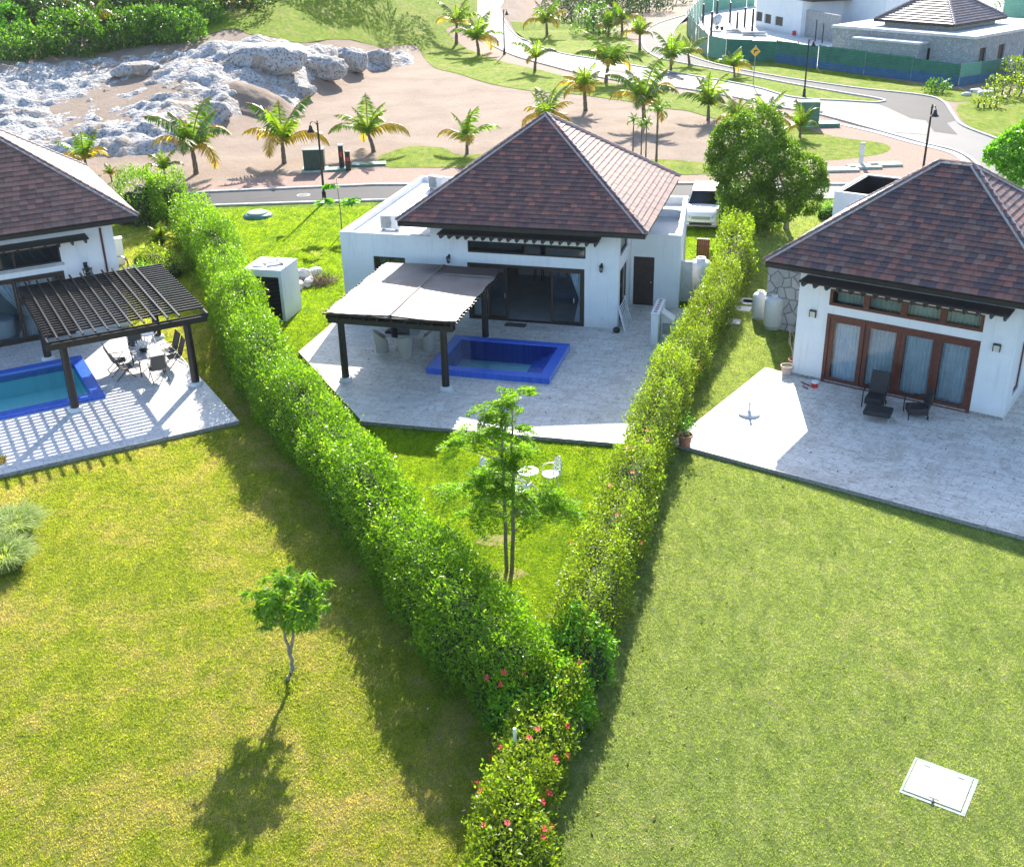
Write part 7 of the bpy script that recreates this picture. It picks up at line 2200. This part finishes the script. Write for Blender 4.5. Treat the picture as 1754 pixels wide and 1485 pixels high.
# stakes and pipes in the hedges
for (a, b, h_, m_, nm, lb) in [(884, 1352, 1.6, 'metal_lt', 'plastic_pipe', 'upright white plastic pipe sticking out of the red flowered hibiscus bushes'), (1214, 590, .5, 'metal_lt', 'garden_tap', 'small white standpipe at the foot of the right hedge')]:
    p = G(a, b, GL); t = thing(nm, lb, 'pipe', p)
    MB().lathe([(.035, 0), (.035, h_), (.025, h_), (.025, h_ - .1)], 10).build('tube', M[m_], t, True)
    if h_ < 1: MB().bar((0, 0, h_ - .05), (.3, 0, h_ - .05), .03, .03).build('arm', M[m_], t)
# road furniture
for k, (a, b, lb) in enumerate([(1548, 228, 'long dark drain grate along the kerb at the road bend')]):
    t = thing('drain_grate', lb, 'drain grate', hit(a, b) + Vector((0, 0, .03)), R(-28))
    MB().box(-1.6, 1.6, -.25, .25, -.02, .012).build('frame', M['conc'], t)
    for j in range(14): MB().box(-1.5 + j * .22, -1.4 + j * .22, -.2, .2, .0121, .02).build('bar', M['black'], t)
for k, (a, b, lb) in enumerate([(520, 336, 'round iron manhole cover in the lower road left of the middle villa'), (1460, 205, 'round iron manhole cover in the pale road near the junction'), (960, 104, 'round iron manhole cover in the upper road below the palms')]):
    t = thing('manhole_cover', lb, 'manhole cover', hit(a, b) + Vector((0, 0, .027)))
    MB().lathe([(.42, 0), (.42, .008), (0, .008)], 24).build('ring', M['conc'], t); MB().lathe([(.34, .0085), (.33, .014), (0, .014)], 24).build('plate', M['metal_dk'], t)
for pp_ in ([(420, 335), (470, 332), (474, 340), (424, 343)], [(1300, 322), (1400, 322), (1402, 330), (1302, 331)], [(1580, 200), (1620, 210), (1640, 232), (1600, 226)], [(1040, 118), (1090, 124), (1086, 129), (1036, 122)]):
    sheet('asphalt_patch', px2(pp_), .031, M['asphalt'])
# fallen leaves
rgl = np.random.default_rng(90); PL = []
for ln_, cnt_ in ((hedL, 260), (hedR, 200), (hedF[:6], 120)):
    Q_, _ = polyline(ln_, 200); ii = rgl.integers(0, 200, cnt_)
    PL.append(np.stack([Q_[ii, 0] + rgl.normal(0, 1.9, cnt_), Q_[ii, 1] + rgl.normal(0, 1.9, cnt_), np.full(cnt_, GL + .05)], 1))
n_ = 160; PL.append(np.stack([rgl.uniform(1, 12, n_), rgl.uniform(18, 34, n_), np.full(n_, GL + .05)], 1))
PL = np.concatenate(PL)
tag(quads('fallen_leaves', leafcloud(PL, np.tile([.6, .3, .1], (len(PL), 1)), .09, .5, rgl, flat=.8), island('dead_leaf', [(.35, .22, .08), (.5, .4, .2), (.6, .55, .4), (.22, .12, .05)], .7)), 'scattered dry fallen leaves lying on the lawns beside the hedges', 'fallen leaves', kind='stuff')
rgl = np.random.default_rng(91); PT = []
for h_, u0, u1, v0, v1, c_ in ((HC, -10, 1.5, -9.5, -.3, 160), (HR, 0, 11, -7.2, -.4, 180), (HL, -2, 5.5, -11.5, -8, 40)):
    for k in range(c_):
        q = fr(h_, rgl.uniform(u0, u1), rgl.uniform(v0, v1), .008); PT.append(q[:])
    if h_ is HC: PT = [q for q in PT if not (-6.3 < (Vector(q) - HC[0]).dot(Vector((math.cos(HC[1]), math.sin(HC[1]), 0))) < -1.3 and -6.4 < (Vector(q) - HC[0]).dot(Vector((-math.sin(HC[1]), math.cos(HC[1]), 0))) < -2.5)]
PT = np.array(PT)
tag(quads('fallen_leaves', leafcloud(PT, np.tile([.6, .3, .05], (len(PT), 1)), .07, .45, rgl, flat=.8), M['trunk']), 'small brown leaves scattered over the stone terraces', 'fallen leaves', kind='stuff')

# ================================================================== HAZE
hm = bpy.data.materials.new('air_haze'); hm.use_nodes = True
hn = hm.node_tree; hn.nodes.remove(hn.nodes['Principled BSDF'])
pv_ = hn.nodes.new('ShaderNodeVolumePrincipled'); pv_.inputs['Density'].default_value = .00012; pv_.inputs['Color'].default_value = (.9, .95, 1, 1)
hn.links.new(pv_.outputs[0], hn.nodes['Material Output'].inputs['Volume'])
tag(MB().box(-1700, 1700, -400, 1800, -2.5, 40).build('haze', hm), kind='stuff')
